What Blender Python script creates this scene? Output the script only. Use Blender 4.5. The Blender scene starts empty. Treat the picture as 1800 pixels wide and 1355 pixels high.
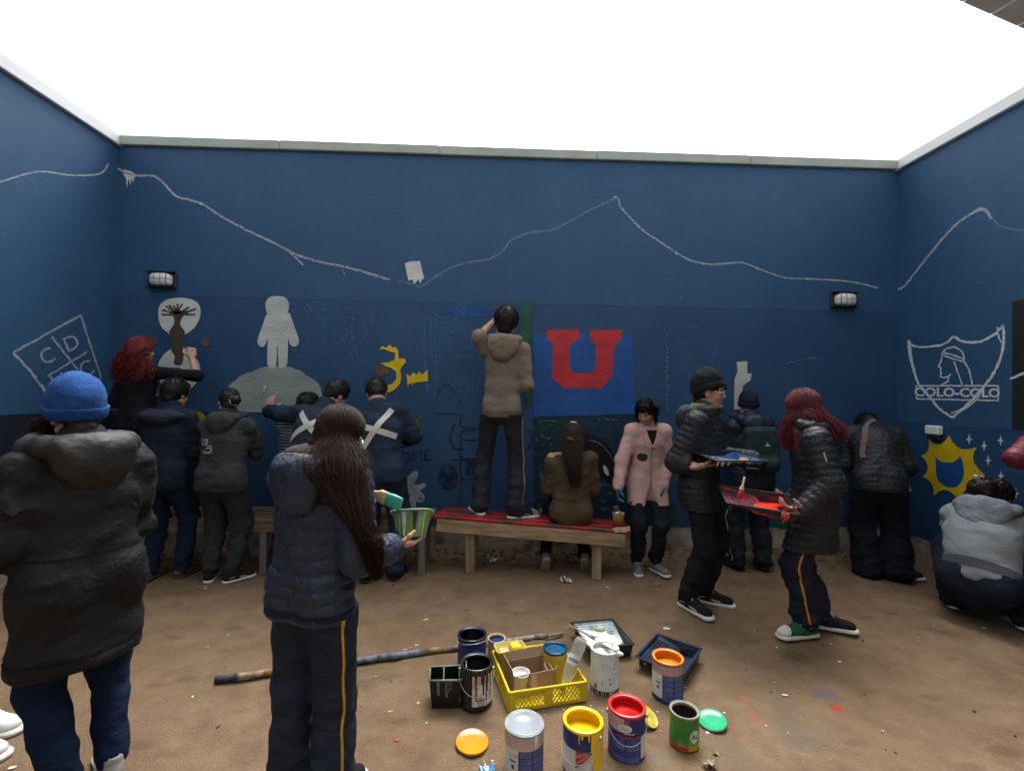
import bpy, bmesh, math, random
import numpy as np
from mathutils import Vector, Matrix
from mathutils.bvhtree import BVHTree
from mathutils.geometry import tessellate_polygon

rng = np.random.default_rng(7)
random.seed(7)
SC = bpy.context.scene
COL = SC.collection

# ------------------------------------------------------------------ camera
CAMH = 1.56
FPX, CXP, CYP = 820.0, 900.0, 677.5
def _rx(a):
    c, s = math.cos(a), math.sin(a); return np.array([[1, 0, 0], [0, c, -s], [0, s, c]])
def _ry(a):
    c, s = math.cos(a), math.sin(a); return np.array([[c, 0, s], [0, 1, 0], [-s, 0, c]])
def _rz(a):
    c, s = math.cos(a), math.sin(a); return np.array([[c, -s, 0], [s, c, 0], [0, 0, 1]])
CAMR = _rz(math.radians(-1.82)) @ _rx(math.pi / 2 + math.radians(0.9)) @ _rz(math.radians(0.9))
cam_data = bpy.data.cameras.new('camera')
cam_data.sensor_width = 36.0
cam_data.lens = FPX / 1800.0 * 36.0
cam_data.clip_start = 0.05
cam_data.clip_end = 500.0
cam = bpy.data.objects.new('camera', cam_data)
COL.objects.link(cam)
_m = np.eye(4); _m[:3, :3] = CAMR; _m[:3, 3] = (0, 0, CAMH)
cam.matrix_world = Matrix(_m.tolist())
SC.camera = cam
# survey helpers: where a sight line meets the ground / a wall, to measure real positions
def ray(px, py): return CAMR @ np.array([(px - CXP) / FPX, (CYP - py) / FPX, -1.0])
def gp(px, py, z=0.0):
    d = ray(px, py); return np.array([0, 0, CAMH]) + d * ((z - CAMH) / d[2])
def wp(px, py, Y):
    d = ray(px, py); return np.array([0, 0, CAMH]) + d * (Y / d[1])
def xp(px, py, X):
    d = ray(px, py); return np.array([0, 0, CAMH]) + d * (X / d[0])

# ------------------------------------------------------------------ world, sun, exposure
SUN_EL, SUN_AZ = math.radians(64), math.radians(12)
world = bpy.data.worlds.new('World'); SC.world = world; world.use_nodes = True
nt = world.node_tree
bg = nt.nodes['Background']
sky = nt.nodes.new('ShaderNodeTexSky'); sky.sky_type = 'NISHITA'; sky.sun_disc = False
sky.sun_elevation = SUN_EL; sky.sun_rotation = SUN_AZ
sky.dust_density = 6.0; sky.air_density = 1.6; sky.ozone_density = 1.0
hs = nt.nodes.new('ShaderNodeHueSaturation'); hs.inputs['Saturation'].default_value = 0.10
nt.links.new(sky.outputs[0], hs.inputs['Color'])
nt.links.new(hs.outputs[0], bg.inputs['Color'])
bg.inputs['Strength'].default_value = 0.15
sun_d = bpy.data.lights.new('sun', 'SUN'); sun_d.energy = 1.5; sun_d.angle = math.radians(32); sun_d.color = (1.0, 0.97, 0.93)
sun = bpy.data.objects.new('sun', sun_d); COL.objects.link(sun)
sun.rotation_euler = (math.radians(90) - SUN_EL, 0, math.pi - SUN_AZ)
SC.view_settings.view_transform = 'Standard'; SC.view_settings.look = 'None'
SC.view_settings.exposure = 1.40; SC.view_settings.gamma = 1.0
SC.view_settings.use_curve_mapping = False
SC.cycles.use_denoising = True
SC.cycles.max_bounces = 6; SC.cycles.diffuse_bounces = 4; SC.cycles.glossy_bounces = 3
SC.cycles.transmission_bounces = 6; SC.cycles.transparent_max_bounces = 10

# ------------------------------------------------------------------ materials
MATS = {}
def srgb(r, g, b):
    f = lambda c: (c / 255 / 12.92) if c / 255 <= 0.04045 else ((c / 255 + 0.055) / 1.055) ** 2.4
    return (f(r), f(g), f(b))
def material(name, col, rough=0.8, var=0.15, scale=20.0, bump=0.0, bscale=None, spec=0.3, metal=0.0, alpha=None,
             stretch=(1, 1, 1), island=0.0, sheen=0.0, col2=None, detail=4.0, c2amt=(0.45, 0.62), c2scale=4.0, coat=0.0, wrinkle=0.0, wscale=11.0):
    """procedural surface: base colour mottled by noise, optional second colour in patches, bump"""
    if name in MATS: return MATS[name]
    m = bpy.data.materials.new(name); m.use_nodes = True
    t = m.node_tree; b = t.nodes['Principled BSDF']; L = t.links.new
    tc = t.nodes.new('ShaderNodeTexCoord'); mp = t.nodes.new('ShaderNodeMapping')
    mp.inputs['Scale'].default_value = stretch
    L(tc.outputs['Object'], mp.inputs['Vector'])
    n = t.nodes.new('ShaderNodeTexNoise'); n.inputs['Scale'].default_value = scale; n.inputs['Detail'].default_value = detail
    L(mp.outputs[0], n.inputs['Vector'])
    mr = t.nodes.new('ShaderNodeMapRange')
    mr.inputs['From Min'].default_value = 0.3; mr.inputs['From Max'].default_value = 0.7
    mr.inputs['To Min'].default_value = 1 - var; mr.inputs['To Max'].default_value = 1 + var
    L(n.outputs['Fac'], mr.inputs['Value'])
    base = t.nodes.new('ShaderNodeMix'); base.data_type = 'RGBA'; base.blend_type = 'MULTIPLY'; base.inputs['Factor'].default_value = 1
    base.inputs['A'].default_value = (*col, 1)
    L(mr.outputs[0], base.inputs['B'])
    out = base.outputs['Result']
    if col2 is not None:
        n2 = t.nodes.new('ShaderNodeTexNoise'); n2.inputs['Scale'].default_value = c2scale; n2.inputs['Detail'].default_value = 6
        L(mp.outputs[0], n2.inputs['Vector'])
        r2 = t.nodes.new('ShaderNodeMapRange'); r2.inputs['From Min'].default_value = c2amt[0]; r2.inputs['From Max'].default_value = c2amt[1]
        L(n2.outputs['Fac'], r2.inputs['Value'])
        mx = t.nodes.new('ShaderNodeMix'); mx.data_type = 'RGBA'
        L(r2.outputs[0], mx.inputs['Factor']); L(out, mx.inputs['A']); mx.inputs['B'].default_value = (*col2, 1)
        out = mx.outputs['Result']
    if island > 0:
        g = t.nodes.new('ShaderNodeNewGeometry'); r3 = t.nodes.new('ShaderNodeMapRange')
        r3.inputs['To Min'].default_value = 1 - island; r3.inputs['To Max'].default_value = 1 + island
        L(g.outputs['Random Per Island'], r3.inputs['Value'])
        mx = t.nodes.new('ShaderNodeMix'); mx.data_type = 'RGBA'; mx.blend_type = 'MULTIPLY'; mx.inputs['Factor'].default_value = 1
        L(out, mx.inputs['A']); L(r3.outputs[0], mx.inputs['B']); out = mx.outputs['Result']
    L(out, b.inputs['Base Color'])
    b.inputs['Roughness'].default_value = rough
    b.inputs['Specular IOR Level'].default_value = spec
    b.inputs['Metallic'].default_value = metal
    if sheen: b.inputs['Sheen Weight'].default_value = sheen
    if coat: b.inputs['Coat Weight'].default_value = coat
    if wrinkle > 0:
        nw = t.nodes.new('ShaderNodeTexNoise'); nw.inputs['Scale'].default_value = wscale; nw.inputs['Detail'].default_value = 3; nw.inputs['Distortion'].default_value = 1.2
        L(mp.outputs[0], nw.inputs['Vector'])
        wb = t.nodes.new('ShaderNodeBump'); wb.inputs['Strength'].default_value = wrinkle; wb.inputs['Distance'].default_value = 0.03
        L(nw.outputs['Fac'], wb.inputs['Height']); L(wb.outputs[0], b.inputs['Normal'])
    if bump > 0:
        nb = t.nodes.new('ShaderNodeTexNoise'); nb.inputs['Scale'].default_value = bscale or scale * 3; nb.inputs['Detail'].default_value = 5
        L(mp.outputs[0], nb.inputs['Vector'])
        bp = t.nodes.new('ShaderNodeBump'); bp.inputs['Strength'].default_value = bump; bp.inputs['Distance'].default_value = 0.01
        L(nb.outputs['Fac'], bp.inputs['Height']); L(bp.outputs[0], b.inputs['Normal'])
        if wrinkle > 0: L(wb.outputs[0], bp.inputs['Normal'])
    if alpha is not None:      # worn / chalky coverage: (threshold low, high, noise scale)
        na = t.nodes.new('ShaderNodeTexNoise'); na.inputs['Scale'].default_value = alpha[2]; na.inputs['Detail'].default_value = 5
        L(mp.outputs[0], na.inputs['Vector'])
        ra = t.nodes.new('ShaderNodeMapRange'); ra.inputs['From Min'].default_value = alpha[0]; ra.inputs['From Max'].default_value = alpha[1]
        if len(alpha) > 3: ra.inputs['To Max'].default_value = alpha[3]
        L(na.outputs['Fac'], ra.inputs['Value']); L(ra.outputs[0], b.inputs['Alpha'])
    MATS[name] = m
    return m
def fabric(name, col, rough=0.9, bump=0.35, bscale=260, var=0.22, scale=9, **k):
    if max(col) < .032: col = tuple(c * 1.32 + a for c, a in zip(col, (.0006, .0010, .0018)))   # dark cloth lifted and blued, sky glare put into the colour
    k.setdefault('wrinkle', .40); k.setdefault('stretch', (1, 1, 1.9)); k.setdefault('wscale', 9.0)
    return material(name, col, rough=rough, bump=bump, bscale=bscale, var=var, scale=scale, spec=0.15, **k)

# ------------------------------------------------------------------ mesh gathering
class Geo:
    """collects verts / faces of ONE mesh object, with a material index per face"""
    def __init__(s): s.v = []; s.f = []; s.m = []; s.n = 0; s.mats = []; s.sm = []
    def mi(s, mat):
        if mat not in s.mats: s.mats.append(mat)
        return s.mats.index(mat)
    def add(s, v, f, mat, smooth=False):
        v = np.asarray(v, float).reshape(-1, 3); k = s.mi(mat)
        s.v.append(v)
        for q in f:
            s.f.append(tuple(int(i) + s.n for i in q)); s.m.append(k); s.sm.append(smooth)
        s.n += len(v)
        return s
    def build(s, name, parent=None, loc=None, split=None):
        v = np.concatenate(s.v) if s.v else np.zeros((0, 3))
        if parent is not None: off = np.array(parent_loc(parent))
        elif loc is not None: off = np.array(loc)
        else: off = np.zeros(3)
        me = bpy.data.meshes.new(name)
        me.from_pydata((v - off).tolist(), [], s.f)
        for m in s.mats: me.materials.append(m)
        me.polygons.foreach_set('material_index', s.m)
        me.polygons.foreach_set('use_smooth', s.sm)
        me.update()
        o = bpy.data.objects.new(name, me); COL.objects.link(o)
        if parent is not None: o.parent = parent
        elif loc is not None: o.location = loc
        return o
def parent_loc(p):
    l = Vector((0, 0, 0))
    while p is not None:
        l += p.location; p = p.parent
    return l
def tag(o, label=None, cat=None, group=None, kind=None):
    if label: o['label'] = label
    if cat: o['category'] = cat
    if group: o['group'] = group
    if kind: o['kind'] = kind
    return o
def thing(name, label, cat, loc=(0, 0, 0), group=None):
    o = bpy.data.objects.new(name, None); COL.objects.link(o); o.location = tuple(float(c) for c in loc)
    o.empty_display_size = 0.1
    return tag(o, label, cat, group)

def box_vf(c, half, R=None, bevel=0.0):
    """box, optionally with bevelled edges, in frame R (columns = axes)"""
    h = np.asarray(half, float); R = np.eye(3) if R is None else np.asarray(R)
    if bevel <= 0:
        v = np.array([[x, y, z] for x in (-1, 1) for y in (-1, 1) for z in (-1, 1)]) * h
        f = [(0, 1, 3, 2), (4, 6, 7, 5), (0, 4, 5, 1), (2, 3, 7, 6), (0, 2, 6, 4), (1, 5, 7, 3)]
    else:
        bm = bmesh.new(); bmesh.ops.create_cube(bm, size=2)
        bmesh.ops.scale(bm, vec=Vector(h), verts=bm.verts)
        bmesh.ops.bevel(bm, geom=list(bm.edges), offset=min(bevel, h.min() * .9), segments=1, affect='EDGES', profile=0.5)
        bm.verts.index_update()
        v = np.array([w.co[:] for w in bm.verts]); f = [tuple(w.index for w in q.verts) for q in bm.faces]; bm.free()
    return v @ R.T + np.asarray(c, float), f
def tube_vf(path, rad, seg=8, caps=True, flat=None):
    """tube along a polyline; rad scalar or per point"""
    P = np.asarray(path, float); n = len(P); r = np.broadcast_to(np.asarray(rad, float), (n,))
    T = np.gradient(P, axis=0); T /= np.linalg.norm(T, axis=1)[:, None] + 1e-9
    ref = np.array([0, 0, 1.0]) if abs(T[0][2]) < .9 else np.array([1.0, 0, 0])
    v = []
    s = np.cross(T[0], ref); s /= np.linalg.norm(s)
    for i in range(n):
        s = s - T[i] * (s @ T[i]); s /= np.linalg.norm(s); u = np.cross(T[i], s)
        for k in range(seg):
            a = 2 * math.pi * k / seg
            v.append(P[i] + r[i] * (math.cos(a) * s + math.sin(a) * u))
    f = [(i * seg + k, i * seg + (k + 1) % seg, (i + 1) * seg + (k + 1) % seg, (i + 1) * seg + k) for i in range(n - 1) for k in range(seg)]
    if caps: f += [tuple(range(seg))[::-1], tuple(range((n - 1) * seg, n * seg))]
    return np.array(v), f
def lathe_vf(prof, seg=32, c=(0, 0, 0), R=None, a0=0, a1=2 * math.pi):
    """surface of revolution of (radius, z) profile"""
    full = abs(a1 - a0 - 2 * math.pi) < 1e-6
    ns = seg if full else seg + 1
    v = []
    for r, z in prof:
        for k in range(ns):
            a = a0 + (a1 - a0) * k / seg; v.append((r * math.cos(a), r * math.sin(a), z))
    f = [(i * ns + k, i * ns + (k + 1) % ns, (i + 1) * ns + (k + 1) % ns, (i + 1) * ns + k) for i in range(len(prof) - 1) for k in range(seg)]
    R = np.eye(3) if R is None else R
    return np.array(v) @ np.asarray(R).T + np.asarray(c), f
def catmull(P, n=6, closed=False):
    P = np.asarray(P, float); out = []; N = len(P)
    for i in range(N if closed else N - 1):
        if closed: p0, p1, p2, p3 = P[(i - 1) % N], P[i], P[(i + 1) % N], P[(i + 2) % N]
        else: p0, p1, p2, p3 = P[max(i - 1, 0)], P[i], P[i + 1], P[min(i + 2, N - 1)]
        for k in range(n):
            t = k / n
            out.append(.5 * (2 * p1 + (p2 - p0) * t + (2 * p0 - 5 * p1 + 4 * p2 - p3) * t * t + (3 * p1 - p0 - 3 * p2 + p3) * t ** 3))
    if not closed: out.append(P[-1])
    return np.array(out)

# ------------------------------------------------------------------ implicit surfaces (smooth bodies and clothes)
_NT = rng.random((32, 32, 32)).astype(np.float32) * 2 - 1
def vnoise(x, y, z):
    xi = np.floor(x).astype(int); yi = np.floor(y).astype(int); zi = np.floor(z).astype(int)
    fx = x - xi; fy = y - yi; fz = z - zi
    fx = fx * fx * (3 - 2 * fx); fy = fy * fy * (3 - 2 * fy); fz = fz * fz * (3 - 2 * fz)
    g = lambda a, b, c: _NT[(xi + a) & 31, (yi + b) & 31, (zi + c) & 31]
    l = lambda a, b, t: a + (b - a) * t
    return l(l(l(g(0, 0, 0), g(1, 0, 0), fx), l(g(0, 1, 0), g(1, 1, 0), fx), fy), l(l(g(0, 0, 1), g(1, 0, 1), fx), l(g(0, 1, 1), g(1, 1, 1), fx), fy), fz)
def unit(v): v = np.asarray(v, float); return v / (np.linalg.norm(v) + 1e-12)
class SDF:
    def __init__(s, h): s.h = h; s.p = []; s.nz = []
    def rc(s, a, b, ra, rb, k=0.03, flat=None, quilt=None, fold=None, op='u'):
        """rounded cone a-b; flat=(dir, s): thinner along dir; quilt=(origin, axis, spacing, amp); fold=(amp, wavelength, phase)"""
        a = np.asarray(a, float); b = np.asarray(b, float); ba = b - a; L2 = ba @ ba + 1e-12; L = math.sqrt(L2)
        if flat is not None:
            n = unit(flat[0] - ba * ((np.asarray(flat[0]) @ ba) / L2)); sc = 1 / flat[1] - 1; fm = (1 + flat[1]) / 2
        ax = ba / L; e1 = unit(np.cross(ax, [0.31, 0.87, 0.4])); e2 = np.cross(ax, e1)
        def fn(x, y, z):
            px, py, pz = x - a[0], y - a[1], z - a[2]
            t = (px * ba[0] + py * ba[1] + pz * ba[2]) / L2
            tc = np.clip(t, 0, 1)
            vx, vy, vz = px - tc * ba[0], py - tc * ba[1], pz - tc * ba[2]
            if flat is not None:
                w = (vx * n[0] + vy * n[1] + vz * n[2]) * sc
                vx, vy, vz = vx + w * n[0], vy + w * n[1], vz + w * n[2]
            r = ra + (rb - ra) * tc
            if quilt is not None:
                o, qa, sp, am = quilt
                q = ((x - o[0]) * qa[0] + (y - o[1]) * qa[1] + (z - o[2]) * qa[2])
                q = q + 0.012 * vnoise(x * 6 + 3, y * 6, z * 6)
                r = r + am * (np.power(np.abs(np.sin(math.pi * q / sp)) + 1e-4, .4) - .78)
            if fold is not None:
                an = np.arctan2(vx * e2[0] + vy * e2[1] + vz * e2[2], vx * e1[0] + vy * e1[1] + vz * e1[2])
                ca, sa = np.cos(an), np.sin(an); q = t * L / fold[1]
                ww = vnoise(ca * .9 + fold[2] * 3 + 7, sa * .9 + 3, q * 1.9 + ca * .8 * math.cos(fold[2]) + fold[2]) + .5 * vnoise(ca * 1.7 + 5, sa * 1.7 + fold[2] * 5, q * 3.4 + sa * 1.5)
                r = r + fold[0] * 1.5 * ww
            d = np.sqrt(vx * vx + vy * vy + vz * vz) - r
            return d * fm if flat is not None else d
        mr = max(ra, rb) + (abs(quilt[3]) if quilt else 0) + (abs(fold[0]) * 2 if fold else 0)
        s.p.append((np.minimum(a, b) - mr, np.maximum(a, b) + mr, fn, k, op)); return s
    def el(s, c, rad, R=None, k=0.03, op='u'):
        c = np.asarray(c, float); rad = np.asarray(rad, float); R = np.eye(3) if R is None else np.asarray(R)
        m = rad.min()
        ext = np.sqrt(((R * rad[None, :]) ** 2).sum(1))
        def fn(x, y, z):
            px, py, pz = x - c[0], y - c[1], z - c[2]
            q = [(px * R[0, i] + py * R[1, i] + pz * R[2, i]) / rad[i] for i in range(3)]
            l = np.sqrt(q[0] ** 2 + q[1] ** 2 + q[2] ** 2)
            g = np.sqrt((q[0] / rad[0]) ** 2 + (q[1] / rad[1]) ** 2 + (q[2] / rad[2]) ** 2) + 1e-6
            return l * (l - 1) / g
        s.p.append((c - ext, c + ext, fn, k, op)); return s
    def bx(s, c, half, R=None, r=0.01, k=0.02, op='u'):
        c = np.asarray(c, float); hf = np.asarray(half, float) - r; R = np.eye(3) if R is None else np.asarray(R)
        ext = np.abs(R * np.asarray(half)[None, :]).sum(1)
        def fn(x, y, z):
            px, py, pz = x - c[0], y - c[1], z - c[2]
            q = [np.abs(px * R[0, i] + py * R[1, i] + pz * R[2, i]) - hf[i] for i in range(3)]
            o = np.sqrt(np.maximum(q[0], 0) ** 2 + np.maximum(q[1], 0) ** 2 + np.maximum(q[2], 0) ** 2)
            return o + np.minimum(np.maximum(q[0], np.maximum(q[1], q[2])), 0) - r
        s.p.append((c - ext, c + ext, fn, k, op)); return s
    def cut(s, pt, nrm):
        """keep the side the normal points away from"""
        pt = np.asarray(pt, float); n = unit(nrm)
        s.p.append((None, None, lambda x, y, z: (x - pt[0]) * n[0] + (y - pt[1]) * n[1] + (z - pt[2]) * n[2], 0.0, 'x')); return s
    def noise(s, amp, freq, ridge=False): s.nz.append((amp, np.broadcast_to(np.asarray(freq, float), (3,)), ridge)); return s
    def mesh(s, smooth=1):
        h = s.h
        lo = np.min([p[0] for p in s.p if p[4] == 'u'], axis=0) - 4 * h
        hi = np.max([p[1] for p in s.p if p[4] == 'u'], axis=0) + 4 * h
        n = np.ceil((hi - lo) / h).astype(int) + 1
        ax = [(lo[i] + h * np.arange(n[i])).astype(np.float32) for i in range(3)]
        D = np.full(n, 0.2, np.float32)
        for (a, b, fn, k, op) in s.p:
            if op == 'x':
                D = np.maximum(D, fn(ax[0][:, None, None], ax[1][None, :, None], ax[2][None, None, :]).astype(np.float32)); continue
            pad = k + 2 * h
            i0 = np.clip(np.floor((a - pad - lo) / h).astype(int), 0, n - 1); i1 = np.clip(np.ceil((b + pad - lo) / h).astype(int) + 1, 1, n)
            if (i1 <= i0).any(): continue
            sl = tuple(slice(i0[i], i1[i]) for i in range(3))
            d = fn(ax[0][sl[0]][:, None, None], ax[1][sl[1]][None, :, None], ax[2][sl[2]][None, None, :]).astype(np.float32)
            A = D[sl]
            if op == 'u':
                if k > 0:
                    q = np.maximum(k - np.abs(A - d), 0) / k; D[sl] = np.minimum(A, d) - q * q * k * .25
                else: D[sl] = np.minimum(A, d)
            else:
                if k > 0:
                    q = np.maximum(k - np.abs(A + d), 0) / k; D[sl] = np.maximum(A, -d) + q * q * k * .25
                else: D[sl] = np.maximum(A, -d)
        if s.nz:
            I = np.nonzero(np.abs(D) < 3 * h); X, Y, Z = ax[0][I[0]], ax[1][I[1]], ax[2][I[2]]
            for am, fq, rg in s.nz:
                wv = vnoise(X * fq[0] * .6 + 3, Y * fq[1] * .6, Z * fq[2] * .6 + 8) * (.9 if rg else 0)
                q = vnoise(X * fq[0] + 11 + wv, Y * fq[1] + 5 + wv, Z * fq[2] + 17 - wv)
                D[I] += (am * ((2.2 * np.abs(q) - .6) if rg else q)).astype(np.float32)
        S = D < 0
        cnt = sum(S[i:n[0] - 1 + i, j:n[1] - 1 + j, k:n[2] - 1 + k].astype(np.int8) for i in (0, 1) for j in (0, 1) for k in (0, 1))
        act = (cnt > 0) & (cnt < 8)
        idx = np.argwhere(act); N = len(idx)
        offs = np.array([[i, j, k] for i in (0, 1) for j in (0, 1) for k in (0, 1)])
        V = np.stack([D[idx[:, 0] + o[0], idx[:, 1] + o[1], idx[:, 2] + o[2]] for o in offs], 1)
        acc = np.zeros((N, 3)); c = np.zeros(N)
        for a in range(8):
            for b in range(a + 1, 8):
                if np.abs(offs[a] - offs[b]).sum() != 1: continue
                m = (V[:, a] < 0) != (V[:, b] < 0)
                t = V[:, a] / (V[:, a] - V[:, b] + 1e-12)
                acc += np.where(m[:, None], offs[a] + (offs[b] - offs[a]) * t[:, None], 0); c += m
        vert = lo + h * (idx + acc / c[:, None])
        vid = np.full(act.shape, -1, np.int64); vid[act] = np.arange(N)
        F = []
        for axn in range(3):
            b1, b2 = (axn + 1) % 3, (axn + 2) % 3
            sl0 = [slice(1, -1)] * 3; sl1 = [slice(1, -1)] * 3
            sl0[axn] = slice(0, -1); sl1[axn] = slice(1, None)
            A0 = S[tuple(sl0)]; A1 = S[tuple(sl1)]
            e = np.argwhere(A0 != A1)
            if len(e) == 0: continue
            ins = A0[tuple(e.T)]
            base = e.copy(); base[:, b1] += 1; base[:, b2] += 1
            def cell(d1, d2):
                q = base.copy(); q[:, b1] += d1; q[:, b2] += d2; return vid[tuple(q.T)]
            Q = np.stack([cell(-1, -1), cell(0, -1), cell(0, 0), cell(-1, 0)], 1)
            Q[~ins] = Q[~ins][:, ::-1]
            F.append(Q)
        F = np.concatenate(F)
        for _ in range(smooth):
            sm = np.zeros_like(vert); ct = np.zeros(N)
            for i in range(4):
                j = (i + 1) % 4
                np.add.at(sm, F[:, i], vert[F[:, j]]); np.add.at(ct, F[:, i], 1)
            vert = vert * .45 + .55 * sm / ct[:, None]
        return vert, F
def sdf_geo(S, mat, smooth=1):
    v, f = S.mesh(smooth); return Geo().add(v, f, mat, True), v, f
def bvh_of(v, f): return BVHTree.FromPolygons(v.tolist(), f.tolist())
def drape(bvh, path, width, aim, off=0.003, seg=None, across=None):
    """strip laid on a surface: path points are cast along aim (vector or per-point) onto it"""
    P = np.asarray(path, float); n = len(P); T = np.gradient(P, axis=0)
    A = np.broadcast_to(np.asarray(aim, float), P.shape); V = []; ok = []
    w = np.broadcast_to(np.asarray(width, float), (n,))
    for i in range(n):
        s = unit(np.cross(T[i], A[i])) if across is None else unit(across)
        row = []
        for q in (-.5, 0, .5):
            o = P[i] + s * w[i] * q - unit(A[i]) * .4
            hit = bvh.ray_cast(Vector(o), Vector(unit(A[i])), 1.0)
            row.append(None if hit[0] is None else np.array(hit[0]) - unit(A[i]) * off)
        V.append(row)
    vs = []; ids = {}
    for i in range(n):
        for q in range(3):
            if V[i][q] is not None: ids[i, q] = len(vs); vs.append(V[i][q])
    f = []
    for i in range(n - 1):
        for q in range(2):
            k = [(i, q), (i, q + 1), (i + 1, q + 1), (i + 1, q)]
            if all(c in ids for c in k): f.append(tuple(ids[c] for c in k))
    return np.array(vs).reshape(-1, 3), f
def lay_on(bv, pts, w, off=.004, n=4):
    """ribbon hugging a surface: path points snap to the nearest surface point"""
    P = catmull(pts, n) if len(pts) > 2 else np.array(pts); Q = []; N = []
    for p in P:
        h = bv.find_nearest(Vector(p)); Q.append(np.array(h[0])); N.append(np.array(h[1]))
    Q = np.array(Q); N = np.array(N); N[1:-1] = (N[:-2] + N[1:-1] + N[2:]) / 3; T = np.gradient(Q, axis=0); V = []
    for q, nn, t in zip(Q, N, T):
        s = unit(np.cross(t, nn))
        for k in (-.5, 0, .5):
            p = q + s * w * k; h = bv.find_nearest(Vector(p)); V.append(np.array(h[0]) + np.array(h[1]) * off)
    m = len(Q); return np.array(V), [(3 * i + k, 3 * i + k + 1, 3 * i + 3 + k + 1, 3 * i + 3 + k) for i in range(m - 1) for k in (0, 1)]
def strands_vf(paths, r0, r1):
    """many hair strands as tapering three-sided tubes; paths (N,K,3)"""
    P = np.asarray(paths); N, K, _ = P.shape
    T = np.gradient(P, axis=1); T /= np.linalg.norm(T, axis=2, keepdims=True) + 1e-9
    ref = rng.normal(size=(N, 1, 3)); s = np.cross(T, ref); s /= np.linalg.norm(s, axis=2, keepdims=True) + 1e-9
    u = np.cross(T, s)
    rr = (np.linspace(0, 1, K) ** 1.5)[None, :, None]; rr = r0 * (1 - rr) + r1 * rr
    V = np.stack([P + rr * (math.cos(a) * s + math.sin(a) * u) for a in (0, 2.094, 4.189)], 2).reshape(-1, 3)
    b = (np.arange(N)[:, None] * K + np.arange(K - 1)[None, :]).reshape(-1) * 3
    F = np.concatenate([np.stack([b + i, b + (i + 1) % 3, b + 3 + (i + 1) % 3, b + 3 + i], 1) for i in range(3)])
    return V, F
# ------------------------------------------------------------------ setting: court of three painted walls
WY, XL, XR = 4.55, -3.66, 4.01
ZC0, ZC1 = 3.86, 3.95

def ground_material(spots):
    m = bpy.data.materials.new('packed_dirt'); m.use_nodes = True; t = m.node_tree; L = t.links.new; b = t.nodes['Principled BSDF']
    tc = t.nodes.new('ShaderNodeTexCoord')
    def noise(sc, det=6, rough=.6, vec=None):
        n = t.nodes.new('ShaderNodeTexNoise'); n.inputs['Scale'].default_value = sc; n.inputs['Detail'].default_value = det; n.inputs['Roughness'].default_value = rough
        L(vec or tc.outputs['Object'], n.inputs['Vector']); return n.outputs['Fac']
    def ramp(v, a, c, lo=0, hi=1):
        r = t.nodes.new('ShaderNodeMapRange'); r.inputs['From Min'].default_value = a; r.inputs['From Max'].default_value = c
        r.inputs['To Min'].default_value = lo; r.inputs['To Max'].default_value = hi; L(v, r.inputs['Value']); return r.outputs[0]
    def mix(f, A, B, bt='MIX'):
        x = t.nodes.new('ShaderNodeMix'); x.data_type = 'RGBA'; x.blend_type = bt
        if hasattr(f, 'links') or not isinstance(f, (int, float)): L(f, x.inputs['Factor'])
        else: x.inputs['Factor'].default_value = f
        for s, v in (('A', A), ('B', B)):
            if isinstance(v, tuple): x.inputs[s].default_value = (*v, 1)
            else: L(v, x.inputs[s])
        return x.outputs['Result']
    c = mix(ramp(noise(1.1), .35, .65), (0.200, 0.130, 0.074), (0.262, 0.180, 0.108))
    c = mix(ramp(noise(5.0), .42, .72, 0, .75), c, (0.135, 0.086, 0.052))
    c = mix(ramp(noise(17.0), .55, .75, 0, .45), c, (0.285, 0.21, 0.143))
    c = mix(ramp(noise(90.0, 8), .3, .75, 0, .38), c, (0.120, 0.082, 0.054))
    # darker trodden prints
    mp = t.nodes.new('ShaderNodeMapping'); mp.inputs['Scale'].default_value = (1, 2.2, 1); mp.inputs['Rotation'].default_value = (0, 0, .5); L(tc.outputs['Object'], mp.inputs['Vector'])
    vo = t.nodes.new('ShaderNodeTexVoronoi'); vo.inputs['Scale'].default_value = 2.6; L(mp.outputs[0], vo.inputs['Vector'])
    c = mix(ramp(vo.outputs['Distance'], .10, .22, .42, 0), c, (0.098, 0.062, 0.042))
    sp = t.nodes.new('ShaderNodeSeparateXYZ'); L(tc.outputs['Object'], sp.inputs[0])
    nz = noise(9.0)
    for (x, y, r, col, st) in spots:
        d = t.nodes.new('ShaderNodeVectorMath'); d.operation = 'DISTANCE'; L(tc.outputs['Object'], d.inputs[0]); d.inputs[1].default_value = (x, y, 0)
        a = t.nodes.new('ShaderNodeMath'); a.operation = 'MULTIPLY_ADD'; L(nz, a.inputs[0]); a.inputs[1].default_value = r * 1.1; L(d.outputs['Value'], a.inputs[2])
        c = mix(ramp(a.outputs[0], r * 1.0, r * 1.75, st, 0), c, col)
    L(c, b.inputs['Base Color']); b.inputs['Roughness'].default_value = .93; b.inputs['Specular IOR Level'].default_value = .15
    bp = t.nodes.new('ShaderNodeBump'); bp.inputs['Strength'].default_value = .8; bp.inputs['Distance'].default_value = .02
    hsum = t.nodes.new('ShaderNodeMath'); hsum.operation = 'MULTIPLY_ADD'; L(noise(28.0, 8, .7), hsum.inputs[0]); hsum.inputs[1].default_value = .7
    L(noise(140.0, 4), hsum.inputs[2]); L(hsum.outputs[0], bp.inputs['Height']); L(bp.outputs[0], b.inputs['Normal'])
    return m
def ghash(x, y):
    return (.010 * vnoise(x * 1.7, y * 1.7, x * 0 + 2) + .007 * vnoise(x * 5, y * 5, x * 0 + 7) + .004 * vnoise(x * 14, y * 14, x * 0 + 1))
FOOT = [(rng.uniform(-3.2, 3.6), rng.uniform(1.5, 3.9), rng.uniform(0, 6.3)) for _ in range(70)]
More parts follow.
